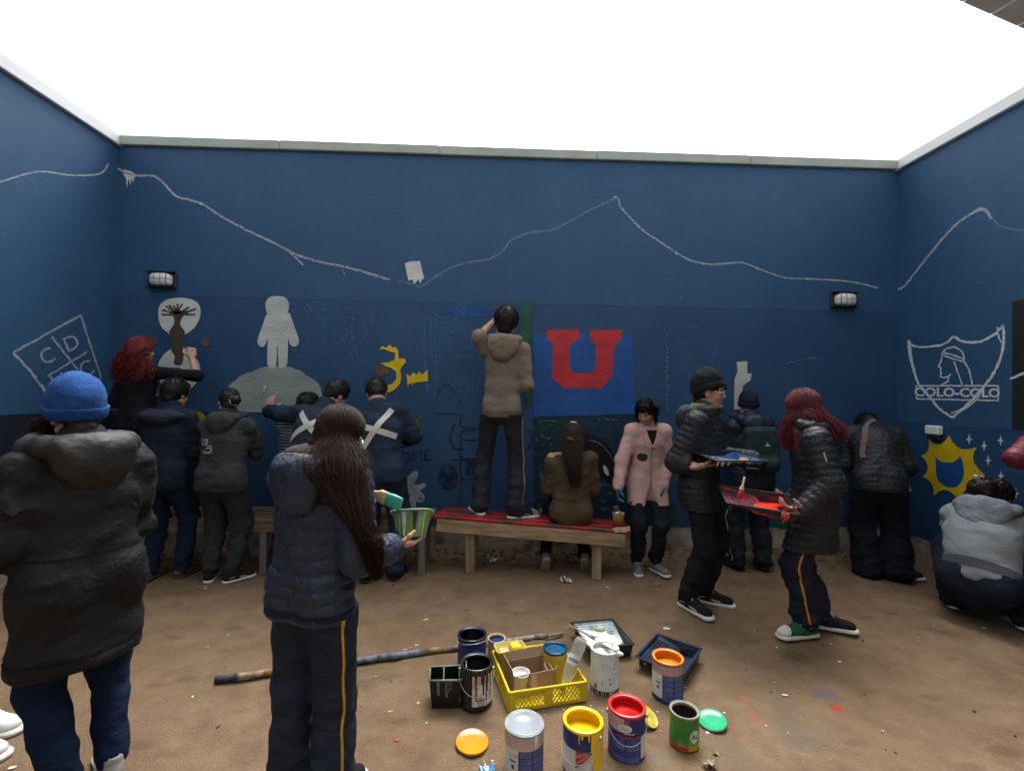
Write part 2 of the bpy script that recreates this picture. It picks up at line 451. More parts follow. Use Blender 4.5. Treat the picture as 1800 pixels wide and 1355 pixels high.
def gheight(x, y):
    z = ghash(x, y) - .004
    for fx, fy, fa in FOOT:
        u = (x - fx) * math.cos(fa) + (y - fy) * math.sin(fa); w = -(x - fx) * math.sin(fa) + (y - fy) * math.cos(fa); q = (u / .135) ** 2 + (w / .050) ** 2
        z = z - .010 * np.exp(-q * q) + .006 * np.exp(-(q - 1.9) ** 2 * 2.0)
    for d in (WY - y, x - XL, XR - x):
        k = np.clip((.26 - d) / .26, 0, 1); z = z + k ** 1.5 * (.055 + .05 * vnoise(x * 7, y * 7, x * 0 + 4) + .03 * vnoise(x * 23, y * 23, x * 0))
    return z
def build_ground():
    spots = []
    for px, py, r, col, st in [(1470, 1245, .035, (.42, .035, .03), .8), (1452, 1222, .07, (.10, .09, .14), .55), (1325, 1262, .03, (.42, .07, .04), .4),
                               (1310, 1228, .035, (.40, .12, .06), .45), (1375, 1240, .09, (.10, .095, .085), .45), (1400, 1290, .12, (.11, .105, .095), .45),
                               (1400, 1150, .10, (.055, .03, .02), .6), (940, 1310, .05, (.20, .17, .14), .5), (1290, 1330, .1, (.13, .12, .1), .4), (1160, 1330, .06, (.2, .18, .15), .4)]:
        g = gp(px, py); spots.append((g[0], g[1], r, col, st))
    xs = np.concatenate([[-60, -30, -12, -6], np.arange(-4.2, 4.6, .026), [6, 12, 30, 60]])
    ys = np.concatenate([[-60, -30, -12, -5, -3, -1.5, -.5], np.arange(.2, 5.0, .026), [6, 12, 30, 60]])
    X, Y = np.meshgrid(xs, ys, indexing='ij'); Z = gheight(X, Y)
    out = (X < XL - .1) | (X > XR + .1) | (Y > WY + .1) | (Y < 0); Z = np.where(out, -.01, Z)
    v = np.stack([X, Y, Z], -1).reshape(-1, 3); ny = len(ys)
    f = [(i * ny + j, (i + 1) * ny + j, (i + 1) * ny + j + 1, i * ny + j + 1) for i in range(len(xs) - 1) for j in range(ny - 1)]
    o = Geo().add(v, f, ground_material(spots), True).build('ground'); tag(o, 'packed brown dirt floor of the court with paint stains', kind='structure')
build_ground()

def wall_paint(name, col, dark, light):
    """old blue wall paint: roller streaks, mottling, faint scuffs, slightly glossy"""
    m = bpy.data.materials.new(name); m.use_nodes = True; t = m.node_tree; L = t.links.new; b = t.nodes['Principled BSDF']
    tc = t.nodes.new('ShaderNodeTexCoord')
    def noise(sc, st=(1, 1, 1), det=6):
        mp = t.nodes.new('ShaderNodeMapping'); mp.inputs['Scale'].default_value = st; L(tc.outputs['Object'], mp.inputs['Vector'])
        n = t.nodes.new('ShaderNodeTexNoise'); n.inputs['Scale'].default_value = sc; n.inputs['Detail'].default_value = det; n.inputs['Roughness'].default_value = .65
        L(mp.outputs[0], n.inputs['Vector']); return n.outputs['Fac']
    def mix(f, a, c, lo, hi, B, mx=1):
        r = t.nodes.new('ShaderNodeMapRange'); r.inputs['From Min'].default_value = lo; r.inputs['From Max'].default_value = hi; r.inputs['To Max'].default_value = mx
        L(f, r.inputs['Value']); x = t.nodes.new('ShaderNodeMix'); x.data_type = 'RGBA'; L(r.outputs[0], x.inputs['Factor'])
        if isinstance(a, tuple): x.inputs['A'].default_value = (*a, 1)
        else: L(a, x.inputs['A'])
        x.inputs['B'].default_value = (*B, 1); return x.outputs['Result']
    c = mix(noise(1.3), col, None, .35, .7, dark, .9)
    c = mix(noise(4.5, (1, 1, .6), 7), c, None, .56, .66, light, .28)
    c = mix(noise(.8, (1, 1, 1.5), 4), c, None, .5, .56, dark, .35)
    c = mix(noise(2.2, (1, 1, 14), 8), c, None, .48, .75, light, .35)       # horizontal roller marks
    c = mix(noise(2.0, (9, 9, .5), 6), c, None, .55, .72, dark, .6)
    c = mix(noise(5.0, (9, 9, .35), 3), c, None, .66, .72, light, .35)           # vertical runs
    c = mix(noise(120, (1, 1, 2.5), 3), c, None, .55, .8, light, .30)
    c = mix(noise(14, (1, 1, 1), 9), c, None, .66, .74, tuple(min(1, q * 2.2 + .03) for q in light), .35)   # chalky scuffs
    L(c, b.inputs['Base Color']); b.inputs['Roughness'].default_value = .62; b.inputs['Specular IOR Level'].default_value = .35
    bp = t.nodes.new('ShaderNodeBump'); bp.inputs['Strength'].default_value = .40; bp.inputs['Distance'].default_value = .005
    a = t.nodes.new('ShaderNodeMath'); a.operation = 'ADD'; L(noise(110, (1, 1, 1.6), 6), a.inputs[0]); L(noise(9, (1, 1, 1.6), 4), a.inputs[1])
    L(a.outputs[0], bp.inputs['Height']); L(bp.outputs[0], b.inputs['Normal']); return m
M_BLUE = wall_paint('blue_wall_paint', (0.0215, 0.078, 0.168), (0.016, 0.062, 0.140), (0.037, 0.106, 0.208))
M_BLUE2 = wall_paint('deep_shaded_blue_paint', (0.0175, 0.066, 0.152), (0.012, 0.049, 0.121), (0.031, 0.094, 0.195))  # lower coat: deeper paint, with the shade down there put into its colour
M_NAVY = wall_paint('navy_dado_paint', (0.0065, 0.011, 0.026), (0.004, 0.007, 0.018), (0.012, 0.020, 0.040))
M_PLINTH = material('bare_render', (0.36, 0.33, 0.27), rough=.95, var=.3, scale=6, bump=.9, bscale=40, col2=(0.15, 0.11, 0.08), c2amt=(.45, .68), c2scale=5)
M_COPE = material('galvanised_coping', (0.30, 0.34, 0.30), rough=.5, var=.14, scale=3, bump=.15, bscale=30, spec=.5, stretch=(1, 1, 1))
M_COPEW = material('skylit_coping', (0.62, 0.64, 0.66), rough=.45, var=.08, scale=3, bump=.1, bscale=30, spec=.5)  # side coping whitened, its sky reflection put into the colour

def strip_sheet(origin, du, L_, z0fn, z1, nrm, mat, g, nu=160, zseg=1, ragged=None):
    """painted layer on a wall face: from origin along du, ragged lower edge z0fn(u)"""
    us = np.linspace(0, L_, nu); v = []; f = []
    for u in us:
        z0 = z0fn(u)
        for z in (z0, z1): v.append(np.array(origin) + np.array(du) * u + np.array([0, 0, z]))
    for i in range(nu - 1): f.append((2 * i, 2 * i + 2, 2 * i + 3, 2 * i + 1))
    if np.cross(du, [0, 0, 1]) @ np.array(nrm) < 0: f = [q[::-1] for q in f]
    g.add(np.array(v), f, mat)
def ragged(base, amp, seed):
    return lambda u: base + amp * float(vnoise(np.array(u * 3.1 + seed), np.array(seed * 1.7), np.array(.3))) + amp * .5 * float(vnoise(np.array(u * 17.0 + seed), np.array(seed * .7), np.array(3.3)))
WALLS = {}
def build_walls():
    # back wall
    w = thing('wall', 'wide blue back wall of the court covered with half finished mural paintings', 'wall', (0, WY, 0)); WALLS['back'] = w
    g = Geo(); v, f = box_vf(((XL + XR) / 2, WY + .10, ZC0 / 2), ((XR - XL) / 2 + .2, .10, ZC0 / 2)); g.add(v, f, M_PLINTH); g.build('masonry', w)
    g = Geo(); strip_sheet((XL + .004, WY - .004, 0), (1, 0, 0), XR - XL - .008, ragged(.27, .03, 2.0), 2.43, (0, -1, 0), M_BLUE2, g); g.build('lower_paint_coat', w)
    g = Geo(); strip_sheet((XL + .004, WY - .006, 0), (1, 0, 0), XR - XL - .008, ragged(2.43, .006, 5.0), ZC0 - .001, (0, -1, 0), M_BLUE, g); g.build('upper_paint_coat', w)
    xe = wp(395, 700, WY)[0]
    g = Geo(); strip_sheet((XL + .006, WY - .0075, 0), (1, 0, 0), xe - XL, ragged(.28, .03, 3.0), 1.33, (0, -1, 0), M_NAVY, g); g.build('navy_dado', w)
    # a row of separate coping pieces
    n = 5; Lx = (XR - XL) / n
    for i in range(n):
        v, f = box_vf((XL + Lx * (i + .5), WY + .085, (ZC0 + ZC1) / 2 + .002 * (i % 2)), (Lx / 2 - .002, .125, (ZC1 - ZC0) / 2), bevel=.006)
        Geo().add(v, f, M_COPE).build('coping', w)
    # side walls
    for nm, X, sg, lab in (('left', XL, -1, 'blue left side wall of the court with chalked diamond crest and navy dado'), ('right', XR, 1, 'blue right side wall of the court with chalk shield and yellow sun')):
        w = thing('wall', lab, 'wall', (X, 0, 0)); WALLS[nm] = w
        Y0, Y1 = -.6, WY + .2
        g = Geo(); v, f = box_vf((X + sg * .10, (Y0 + Y1) / 2, ZC0 / 2 - .003), (.098, (Y1 - Y0) / 2, ZC0 / 2 - .003)); g.add(v, f, M_PLINTH); g.build('masonry', w)
        xs = X + .002 * sg - .006 * sg
        up = M_BLUE
        g = Geo(); strip_sheet((xs, Y0, 0), (0, 1, 0), WY - Y0, ragged(1.335, .006, 6 + sg), ZC0 - .004, (-sg, 0, 0), up, g); g.build('upper_paint_coat', w)
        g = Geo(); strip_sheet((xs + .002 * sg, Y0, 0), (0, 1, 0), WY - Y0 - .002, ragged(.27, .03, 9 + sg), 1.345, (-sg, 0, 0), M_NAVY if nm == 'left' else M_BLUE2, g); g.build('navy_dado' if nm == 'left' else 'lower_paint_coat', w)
        n = 4; Ly = (WY + .012 - Y0) / n
        for i in range(n):
            v, f = box_vf((X + sg * .075, Y0 + Ly * (i + .5), (ZC0 + ZC1) / 2 + .001), (.115, Ly / 2 - .002, (ZC1 - ZC0) / 2 + .008), bevel=.006)
            Geo().add(v, f, M_COPEW).build('coping', w)
build_walls()
def build_rear():  # unseen wall, added to cut the low sky light from behind
    w = thing('wall', 'unseen grey rear wall added behind the viewer to block low sky light', 'wall', (0, -1.7, 0))
    v, f = box_vf(((XL + XR) / 2, -1.8, 2.1), ((XR - XL) / 2 + 1.5, .1, 2.1)); Geo().add(v, f, material('grey_render', (.16, .16, .155), rough=.9, var=.2, scale=2, bump=.4)).build('masonry', w)
build_rear()

# ------------------------------------------------------------------ canopy corner, top right
def build_canopy():
    zc = 3.05
    A = gp(1640, -18, zc); B = gp(1800, 52, zc); d = unit(B - A); nb = np.array([d[1], -d[0], 0]); Lg = (XR - .02 - A[0]) / d[0]
    c = thing('canopy', 'corner of a boarded canopy roof with translucent sheeting at upper right', 'canopy', tuple(A))
    M_B = material('weathered_soffit_board', (0.56, 0.63, 0.71), rough=.85, var=.08, scale=5, bump=.3, bscale=60, stretch=(1, 6, 1))
    M_D = material('dark_steel_beam', (0.05, 0.045, 0.045), rough=.6, var=.2)
    M_P = material('translucent_green_sheet', (0.45, 0.62, 0.56), rough=.35, var=.2, scale=3, spec=.5)
    Rm = np.stack([d, nb, [0, 0, 1]], 1); n = int(Lg / .165); bw = Lg / n
    for i in range(n):
        v, f = box_vf(A + d * bw * (i + .5) + nb * .075 + np.array([0, 0, .012]), (bw / 2 - .004, .075, .012), Rm, .001); Geo().add(v, f, M_B).build('soffit_board', c)
    v, f = box_vf(A + d * Lg / 2 + nb * .185 + np.array([0, 0, .03]), (Lg / 2, .03, .04), Rm); Geo().add(v, f, M_D).build('beam', c)
    P = []; nn = 60; wd = 1.1
    for i in range(nn * 2 + 1):
        for j in (0, 1): P.append(A + d * Lg * i / (nn * 2) + nb * (.03 + wd * j) + np.array([0, 0, .085 + .012 * math.sin(i * math.pi / 2) + .12 * j]))
    Geo().add(np.array(P), [(2 * i, 2 * i + 2, 2 * i + 3, 2 * i + 1) for i in range(nn * 2)], M_P, True).build('corrugated_sheet', c)
    v, f = box_vf(A + d * (Lg - .05) + nb * .185 + np.array([0, 0, -zc / 2 - .02]), (.04, .04, zc / 2 - .03), Rm, .004); Geo().add(v, f, M_D).build('post', c)
build_canopy()

# ------------------------------------------------------------------ wall lamps
M_BLACKPL = material('black_plastic', (0.012, 0.012, 0.014), rough=.45, var=.2, spec=.5)
M_DIFF = material('frosted_diffuser', (0.66, 0.68, 0.68), rough=.35, var=.05, spec=.5)
def bulkhead(px, py, lab, w=.23, h=.14):
    c = wp(px, py, WY - .008)
    t = thing('wall_lamp', lab, 'lamp', tuple(c), 'oval bulkhead lamps on the back wall')
    v, f = box_vf(c + np.array([0, -.012, 0]), (w / 2 + .015, .012, h / 2 + .006), bevel=.006); Geo().add(v, f, M_BLACKPL).build('base_plate', t)
    n = 40; V = []; F = []
    for k, (sx, dy) in enumerate(((1, 0), (1, .03), (.86, .05), (.55, .062), (.02, .066))):
        for i in range(n):
            a = 2 * math.pi * i / n; ca, sa = math.cos(a), math.sin(a); e = .55
            V.append(c + np.array([sx * w * .43 * math.copysign(abs(ca) ** e, ca), -.024 - dy, sx * h * .42 * math.copysign(abs(sa) ** e, sa)]))
    for k in range(4):
        for i in range(n): F.append((k * n + i, k * n + (i + 1) % n, (k + 1) * n + (i + 1) % n, (k + 1) * n + i))
    Geo().add(np.array(V), F, M_DIFF, True).build('diffuser', t)
    for z in (-h / 2 - .002, h / 2 + .002):
        v, f = box_vf(c + np.array([0, -.045, z]), (w / 2 + .015, .022, .005), bevel=.002); Geo().add(v, f, M_BLACKPL).build('guard_rail', t)
    for x in (-.36 * w, -.12 * w, .12 * w, .36 * w):
        p = [c + np.array([x, -.05, -h / 2]), c + np.array([x, -.092, -h / 2 + .02]), c + np.array([x, -.096, 0]), c + np.array([x, -.092, h / 2 - .02]), c + np.array([x, -.05, h / 2])]
        v, f = tube_vf(catmull(p, 4), .0016 if abs(x) < .3 * w else .0035, 6); Geo().add(v, f, M_BLACKPL, True).build('guard_bar', t)
    p = [c + np.array([-w / 2, -.03, 0]), c + np.array([-.3 * w, -.094, 0]), c + np.array([.3 * w, -.094, 0]), c + np.array([w / 2, -.03, 0])]
    v, f = tube_vf(catmull(p, 4), .0016, 6); Geo().add(v, f, M_BLACKPL, True).build('guard_bar', t)
bulkhead(288, 493, 'black framed oval wall lamp above the white hourglass painting')
bulkhead(1481, 528, 'black framed oval wall lamp near the right corner of the back wall')
def side_lamp():
    c = xp(1647, 757, XR - .008)
    t = thing('wall_lamp', 'small white box lamp on the right wall above the yellow sun', 'lamp', tuple(c))
    v, f = box_vf(c + np.array([-.03, 0, .005]), (.03, .068, .042), bevel=.012); Geo().add(v, f, M_DIFF).build('diffuser', t)
    v, f = box_vf(c + np.array([-.022, 0, -.062]), (.022, .06, .022), bevel=.008); Geo().add(v, f, M_BLACKPL).build('base_plate', t)
side_lamp()

# ------------------------------------------------------------------ benches
M_WOOD = material('pale_pine', (0.34, 0.25, 0.145), rough=.75, var=.28, scale=5, bump=.25, bscale=50, stretch=(1.2, 10, 10), col2=(0.22, 0.15, 0.08), c2scale=2.5)
M_WOODV = material('pale_pine_post', (0.33, 0.25, 0.15), rough=.75, var=.28, scale=5, bump=.25, bscale=50, stretch=(10, 10, 1.2), col2=(0.21, 0.145, 0.085), c2scale=2.5)
M_RED = material('worn_red_paint', (0.30, 0.012, 0.011), rough=.42, var=.25, scale=8, bump=.25, bscale=40, spec=.45, col2=(0.055, 0.030, 0.022), c2amt=(.50, .55), c2scale=4.5, stretch=(.7, 2.0, 1))
M_OLDW = material('old_brown_plank', (0.135, 0.095, 0.062), rough=.85, var=.3, scale=4, bump=.35, bscale=40, stretch=(1, 9, 9))
M_GREYW = material('grey_post', (0.13, 0.12, 0.115), rough=.8, var=.3, scale=6, bump=.3, stretch=(8, 8, 1))
def build_benches():
    a = np.array([-.526, 4.06, 0]); b = np.array([1.122, 3.85, 0]); d = unit(b - a); n = np.array([-d[1], d[0], 0]); Lg = np.linalg.norm(b - a)
    za, zb = .495, .43
    dz = np.array([0, 0, (zb - za) / Lg]); dd = unit(d + dz); up = np.cross(n, dd) * -1; up = up if up[2] > 0 else -up
    Rm = np.stack([dd, n, up], 1)
    t = thing('bench', 'pale wooden bench with worn red painted top in the middle of the court', 'bench', tuple((a + b) / 2))
    c0 = (a + b) / 2 + np.array([0, 0, (za + zb) / 2])
    # three red planks
    for i, wv in enumerate((.107, .106, .107)):
        off = .055 + .1085 * i
        v, f = box_vf(c0 + n * off - up * .014 + dd * (.006 * (i - 1)), (Lg / 2 - .004 * i, wv / 2, .014), Rm, .004); Geo().add(v, f, M_RED).build('seat_plank', t)
    for off, nm in ((.018, 'apron'), (.300, 'apron')):
        v, f = box_vf(c0 + n * off - up * .084 - dd * .005, (Lg / 2 - .03, .018, .054), Rm, .003); Geo().add(v, f, M_WOOD).build(nm, t)
    for px, s in ((825, .31), (1050, 1.395)):
        for off in (.062, .255):
            p = a + d * s + n * off; zt = za + (zb - za) * s / Lg - .03
            v, f = box_vf((p[0], p[1], zt / 2), (.038, .026 if off < .1 else .03, zt / 2), np.stack([d, n, [0, 0, 1]], 1), .004); Geo().add(v, f, M_WOODV).build('leg', t)
        p = a + d * s + n * .16; v, f = box_vf((p[0], p[1], .3), (.022, .075, .03), np.stack([d, n, [0, 0, 1]], 1), .003); Geo().add(v, f, M_WOODV).build('cross_rail', t)
    # loose splintered veneer on the right front corner
    g = Geo(); q = c0 + d * (Lg / 2 - .10) - n * .004 + np.array([0, 0, -.032]); pts = [q + d * x + up * z for x, z in ((-.05, .02), (.0, .03), (.06, .03), (.09, .045), (.10, .01), (.05, -.012), (.02, -.004), (-.02, -.016))]
    pts2 = [p - n * .008 for p in pts]; k = len(pts)
    g.add(np.array(pts + pts2), [tuple(range(k, 2 * k))[::-1], tuple(range(k))] + [(i, (i + 1) % k, k + (i + 1) % k, k + i) for i in range(k)], material('split_wood', (.5, .4, .26), var=.2)); g.build('splinter', t)
    # long old bench along the wall at left
    t = thing('bench', 'old brown plank bench along the wall behind the painters at left', 'bench', (-2.0, 4.2, 0))
    x0, x1 = -3.3, -.56
    for i in range(3):
        y = 4.06 + .135 * i; v, f = box_vf(((x0 + x1) / 2 + .01 * i, y, .452 + .004 * i), ((x1 - x0) / 2, .06, .017), bevel=.004); Geo().add(v, f, M_OLDW).build('seat_plank', t)
    v, f = box_vf(((x0 + x1) / 2, 4.02, .395), ((x1 - x0) / 2 - .03, .016, .038), bevel=.003); Geo().add(v, f, M_OLDW).build('apron', t)
    for x in (-3.1, -1.95, -.62):
        for y in (4.04, 4.33):
            v, f = box_vf((x, y, .217), (.028, .028, .217), bevel=.004); Geo().add(v, f, M_GREYW).build('leg', t)
        v, f = box_vf((x, 4.19, .16), (.02, .12, .025), bevel=.003); Geo().add(v, f, M_GREYW).build('cross_rail', t)
build_benches()

# ------------------------------------------------------------------ loose dirt, pebbles and flecks
def build_litter():
    M_PEB = material('earth_clods', (0.14, 0.095, 0.062), rough=.95, var=.3, scale=30, island=.45)
    M_FLK = material('pale_flecks', (0.55, 0.50, 0.44), rough=.9, var=.2, island=.3)
    bm = bmesh.new(); bmesh.ops.create_icosphere(bm, subdivisions=1, radius=1.0)
    bm.verts.index_update(); iv = np.array([w.co[:] for w in bm.verts]); fi = [tuple(w.index for w in q.verts) for q in bm.faces]; bm.free()
    g = Geo(); g2 = Geo()
    for i in range(1150):
        nearw = i < 750
        x = rng.uniform(XL + .05, XR - .05); y = WY - abs(rng.normal(0, .16)) - .03 if nearw else rng.uniform(1.4, 4.4)
        s = abs(rng.normal(0, .011 if nearw else .0035)) + .0015
        z = float(gheight(np.array(x), np.array(y)))
        V = iv * (s * rng.uniform(.7, 1.4, 3)) * (1 + .25 * rng.normal(size=(len(iv), 1))) + np.array([x, y, z + s * .3]); g.add(V, fi, M_PEB)
    for i in range(115):
        x = rng.uniform(XL + .1, XR - .2); y = rng.uniform(1.5, 4.3); s = abs(rng.normal(0, .004)) + .002; a = rng.uniform(0, 6.3); z = float(gheight(np.array(x), np.array(y))) + .004
        k = 5; an = a + np.sort(rng.uniform(0, 2 * math.pi, k)); rr = s * rng.uniform(.6, 1.8, k)
        V = np.stack([x + rr * np.cos(an) * 1.6, y + rr * np.sin(an), z + rng.uniform(0, .003, k)], 1); g2.add(V, [tuple(range(k))], M_FLK)
    tag(g.build('earth_clods'), 'small clods and pebbles scattered over the dirt floor', kind='stuff')
    tag(g2.build('pale_flecks'), 'pale paint and paper flecks scattered over the dirt floor', kind='stuff')
build_litter()
# ------------------------------------------------------------------ mural: paint and chalk lying on the walls
def on_back(P, lay): return np.array([wp(x, y, WY - .0086 - .0007 * lay) for x, y in P])
def on_left(P, lay): return np.array([xp(x, y, XL + .0052 + .0007 * lay) for x, y in P])
def on_right(P, lay): return np.array([xp(x, y, XR - .0052 - .0007 * lay) for x, y in P])
FACE = {'back': on_back, 'left': on_left, 'right': on_right}
def paint_shape(g, P, mat, wall='back', lay=0, smooth=True, n=5, jit=.0):
    P = catmull(P, n, True) if smooth else np.array(P, float)
    if jit: P = P + rng.normal(0, jit, P.shape)
    V = FACE[wall](P, lay)
    tri = tessellate_polygon([[Vector((p[0], p[1], 0)) for p in P]])
    nv = np.array([0, -1, 0]) if wall == 'back' else (np.array([1, 0, 0]) if wall == 'left' else np.array([-1, 0, 0]))
    f = []
    for t in tri:
        a, b, c = V[t[0]], V[t[1]], V[t[2]]
        f.append(t if np.cross(b - a, c - a) @ nv > 0 else t[::-1])
    g.add(V, f, mat)
def paint_stroke(g, P, w, mat, wall='back', lay=1, smooth=True, n=5, jit=.25):
    """brush or chalk line of width w (survey px) with uneven edges"""
    P = catmull(P, n) if smooth else np.array(P, float)
    # resample evenly
    seg = np.r_[0, np.cumsum(np.linalg.norm(np.diff(P, axis=0), axis=1))]; m = max(2, int(seg[-1] / 3.0))
    s = np.linspace(0, seg[-1], m); P = np.stack([np.interp(s, seg, P[:, i]) for i in (0, 1)], 1)
    T = np.gradient(P, axis=0); T /= np.linalg.norm(T, axis=1)[:, None] + 1e-9; N = np.stack([-T[:, 1], T[:, 0]], 1)
    hw = w / 2 * (1 + rng.normal(0, jit, (m, 2)).clip(-.7, .9))
    A = P + N * hw[:, :1]; B = P - N * hw[:, 1:]
    V = FACE[wall](np.concatenate([A, B]), lay)
    f = [(i, i + 1, m + i + 1, m + i) for i in range(m - 1)]
    g.add(V, f, mat)
def text_vf(s, size=1.0, bold=0.0):
    cu = bpy.data.curves.new('tmp', 'FONT'); cu.body = s; cu.size = size; cu.offset = bold; cu.resolution_u = 3
    cu.align_x = 'CENTER'; cu.align_y = 'CENTER'
    o = bpy.data.objects.new('tmp', cu); me = o.to_mesh()
    v = np.array([w.co[:] for w in me.vertices]).reshape(-1, 3); f = [tuple(p.vertices) for p in me.polygons]
    o.to_mesh_clear(); bpy.data.objects.remove(o); bpy.data.curves.remove(cu)
    return v, f
def paint_text(g, s, c, hpx, mat, wall='back', lay=2, rot=0.0, stretch=1.0, bold=0.0):
    v, f = text_vf(s, 1.0, bold); v = v.copy()
    v *= hpx / .7; v[:, 0] *= stretch; cr, sr = math.cos(rot), math.sin(rot)
    P = np.stack([c[0] + v[:, 0] * cr + v[:, 1] * sr, c[1] + v[:, 0] * sr - v[:, 1] * cr], 1)
    g.add(FACE[wall](P, lay), f, mat)

CH = material('chalk_white', (0.62, 0.66, 0.70), rough=.95, var=.2, scale=40, alpha=(.30, .66, 150.0, .70))
CHF = material('faint_chalk', (0.50, 0.56, 0.64), rough=.95, var=.2, scale=40, alpha=(.36, .75, 150.0, .5))
CHS = material('bold_chalk', (0.62, 0.67, 0.72), rough=.95, var=.15, scale=30, alpha=(.22, .50, 130.0, .9))
PW = material('white_mural_paint', (0.54, 0.555, 0.53), rough=.6, var=.12, scale=6, bump=.5, bscale=26, stretch=(1, 1, 3), col2=(.45, .47, .455), c2scale=3)
PA = material('pale_grey_mural_paint', (0.45, 0.48, 0.455), rough=.6, var=.14, scale=6, bump=.5, bscale=26, stretch=(1, 1, 3), col2=(.36, .40, .385), c2scale=3)
PG = material('grey_green_mural_paint', (0.25, 0.295, 0.275), rough=.6, var=.16, scale=5, bump=.5, bscale=22, stretch=(1, 1, 3), col2=(.19, .235, .225), c2scale=2.5)
PG2 = material('scrubbed_grey_mural_paint', (0.25, 0.31, 0.33), rough=.7, var=.25, scale=12, bump=.2, alpha=(.28, .42, 22.0, 1.0))
PB = material('brown_mural_paint', (0.060, 0.042, 0.034), rough=.6, var=.2, scale=8)
PD = material('dusty_brown_dab', (0.115, 0.060, 0.052), rough=.7, var=.2)
PY = material('yellow_mural_paint', (0.60, 0.42, 0.012), rough=.5, var=.12, scale=8)
PYD = material('ochre_mural_paint', (0.36, 0.25, 0.012), rough=.5, var=.15, scale=8)
PR = material('red_mural_paint', (0.43, 0.026, 0.033), rough=.5, var=.16, scale=7, bump=.35, bscale=40, stretch=(1, 1, 1.5), col2=(.31, .020, .035), c2scale=3)
PBL = material('bright_blue_mural_paint', (0.012, 0.078, 0.285), rough=.55, var=.16, scale=4, bump=.3, bscale=40, stretch=(1, 1, 1.5), col2=(.010, .062, .215), c2scale=2.2)
PBL2 = material('mid_blue_mural_paint', (0.012, 0.080, 0.290), rough=.55, var=.2, scale=4, alpha=(.30, .6, 5.0, .75))
PGR = material('dark_green_mural_paint', (0.014, 0.070, 0.050), rough=.6, var=.3, scale=6, alpha=(.25, .45, 9.0, 1))
PGR2 = material('leaf_green_mural_paint', (0.050, 0.130, 0.030), rough=.6, var=.3, scale=8, alpha=(.30, .52, 14.0, .9))
PT = material('dark_teal_mural_paint', (0.006, 0.026, 0.045), rough=.6, var=.35, scale=5, bump=.2, stretch=(1, 1, 3))
PK = material('black_mural_paint', (0.0035, 0.0045, 0.007), rough=.6, var=.2, alpha=(.2, .35, 8.0, 1))
PKF = material('faint_dark_outline', (0.006, 0.014, 0.030), rough=.7, var=.2, alpha=(.25, .60, 14.0, .65))
PBF = material('faint_blue_chalk', (0.045, 0.150, 0.36), rough=.9, var=.2, alpha=(.34, .62, 60.0, .85))
PTW = material('pale_wave_paint', (0.13, 0.24, 0.28), rough=.7, var=.2, alpha=(.42, .66, 30.0, .65))

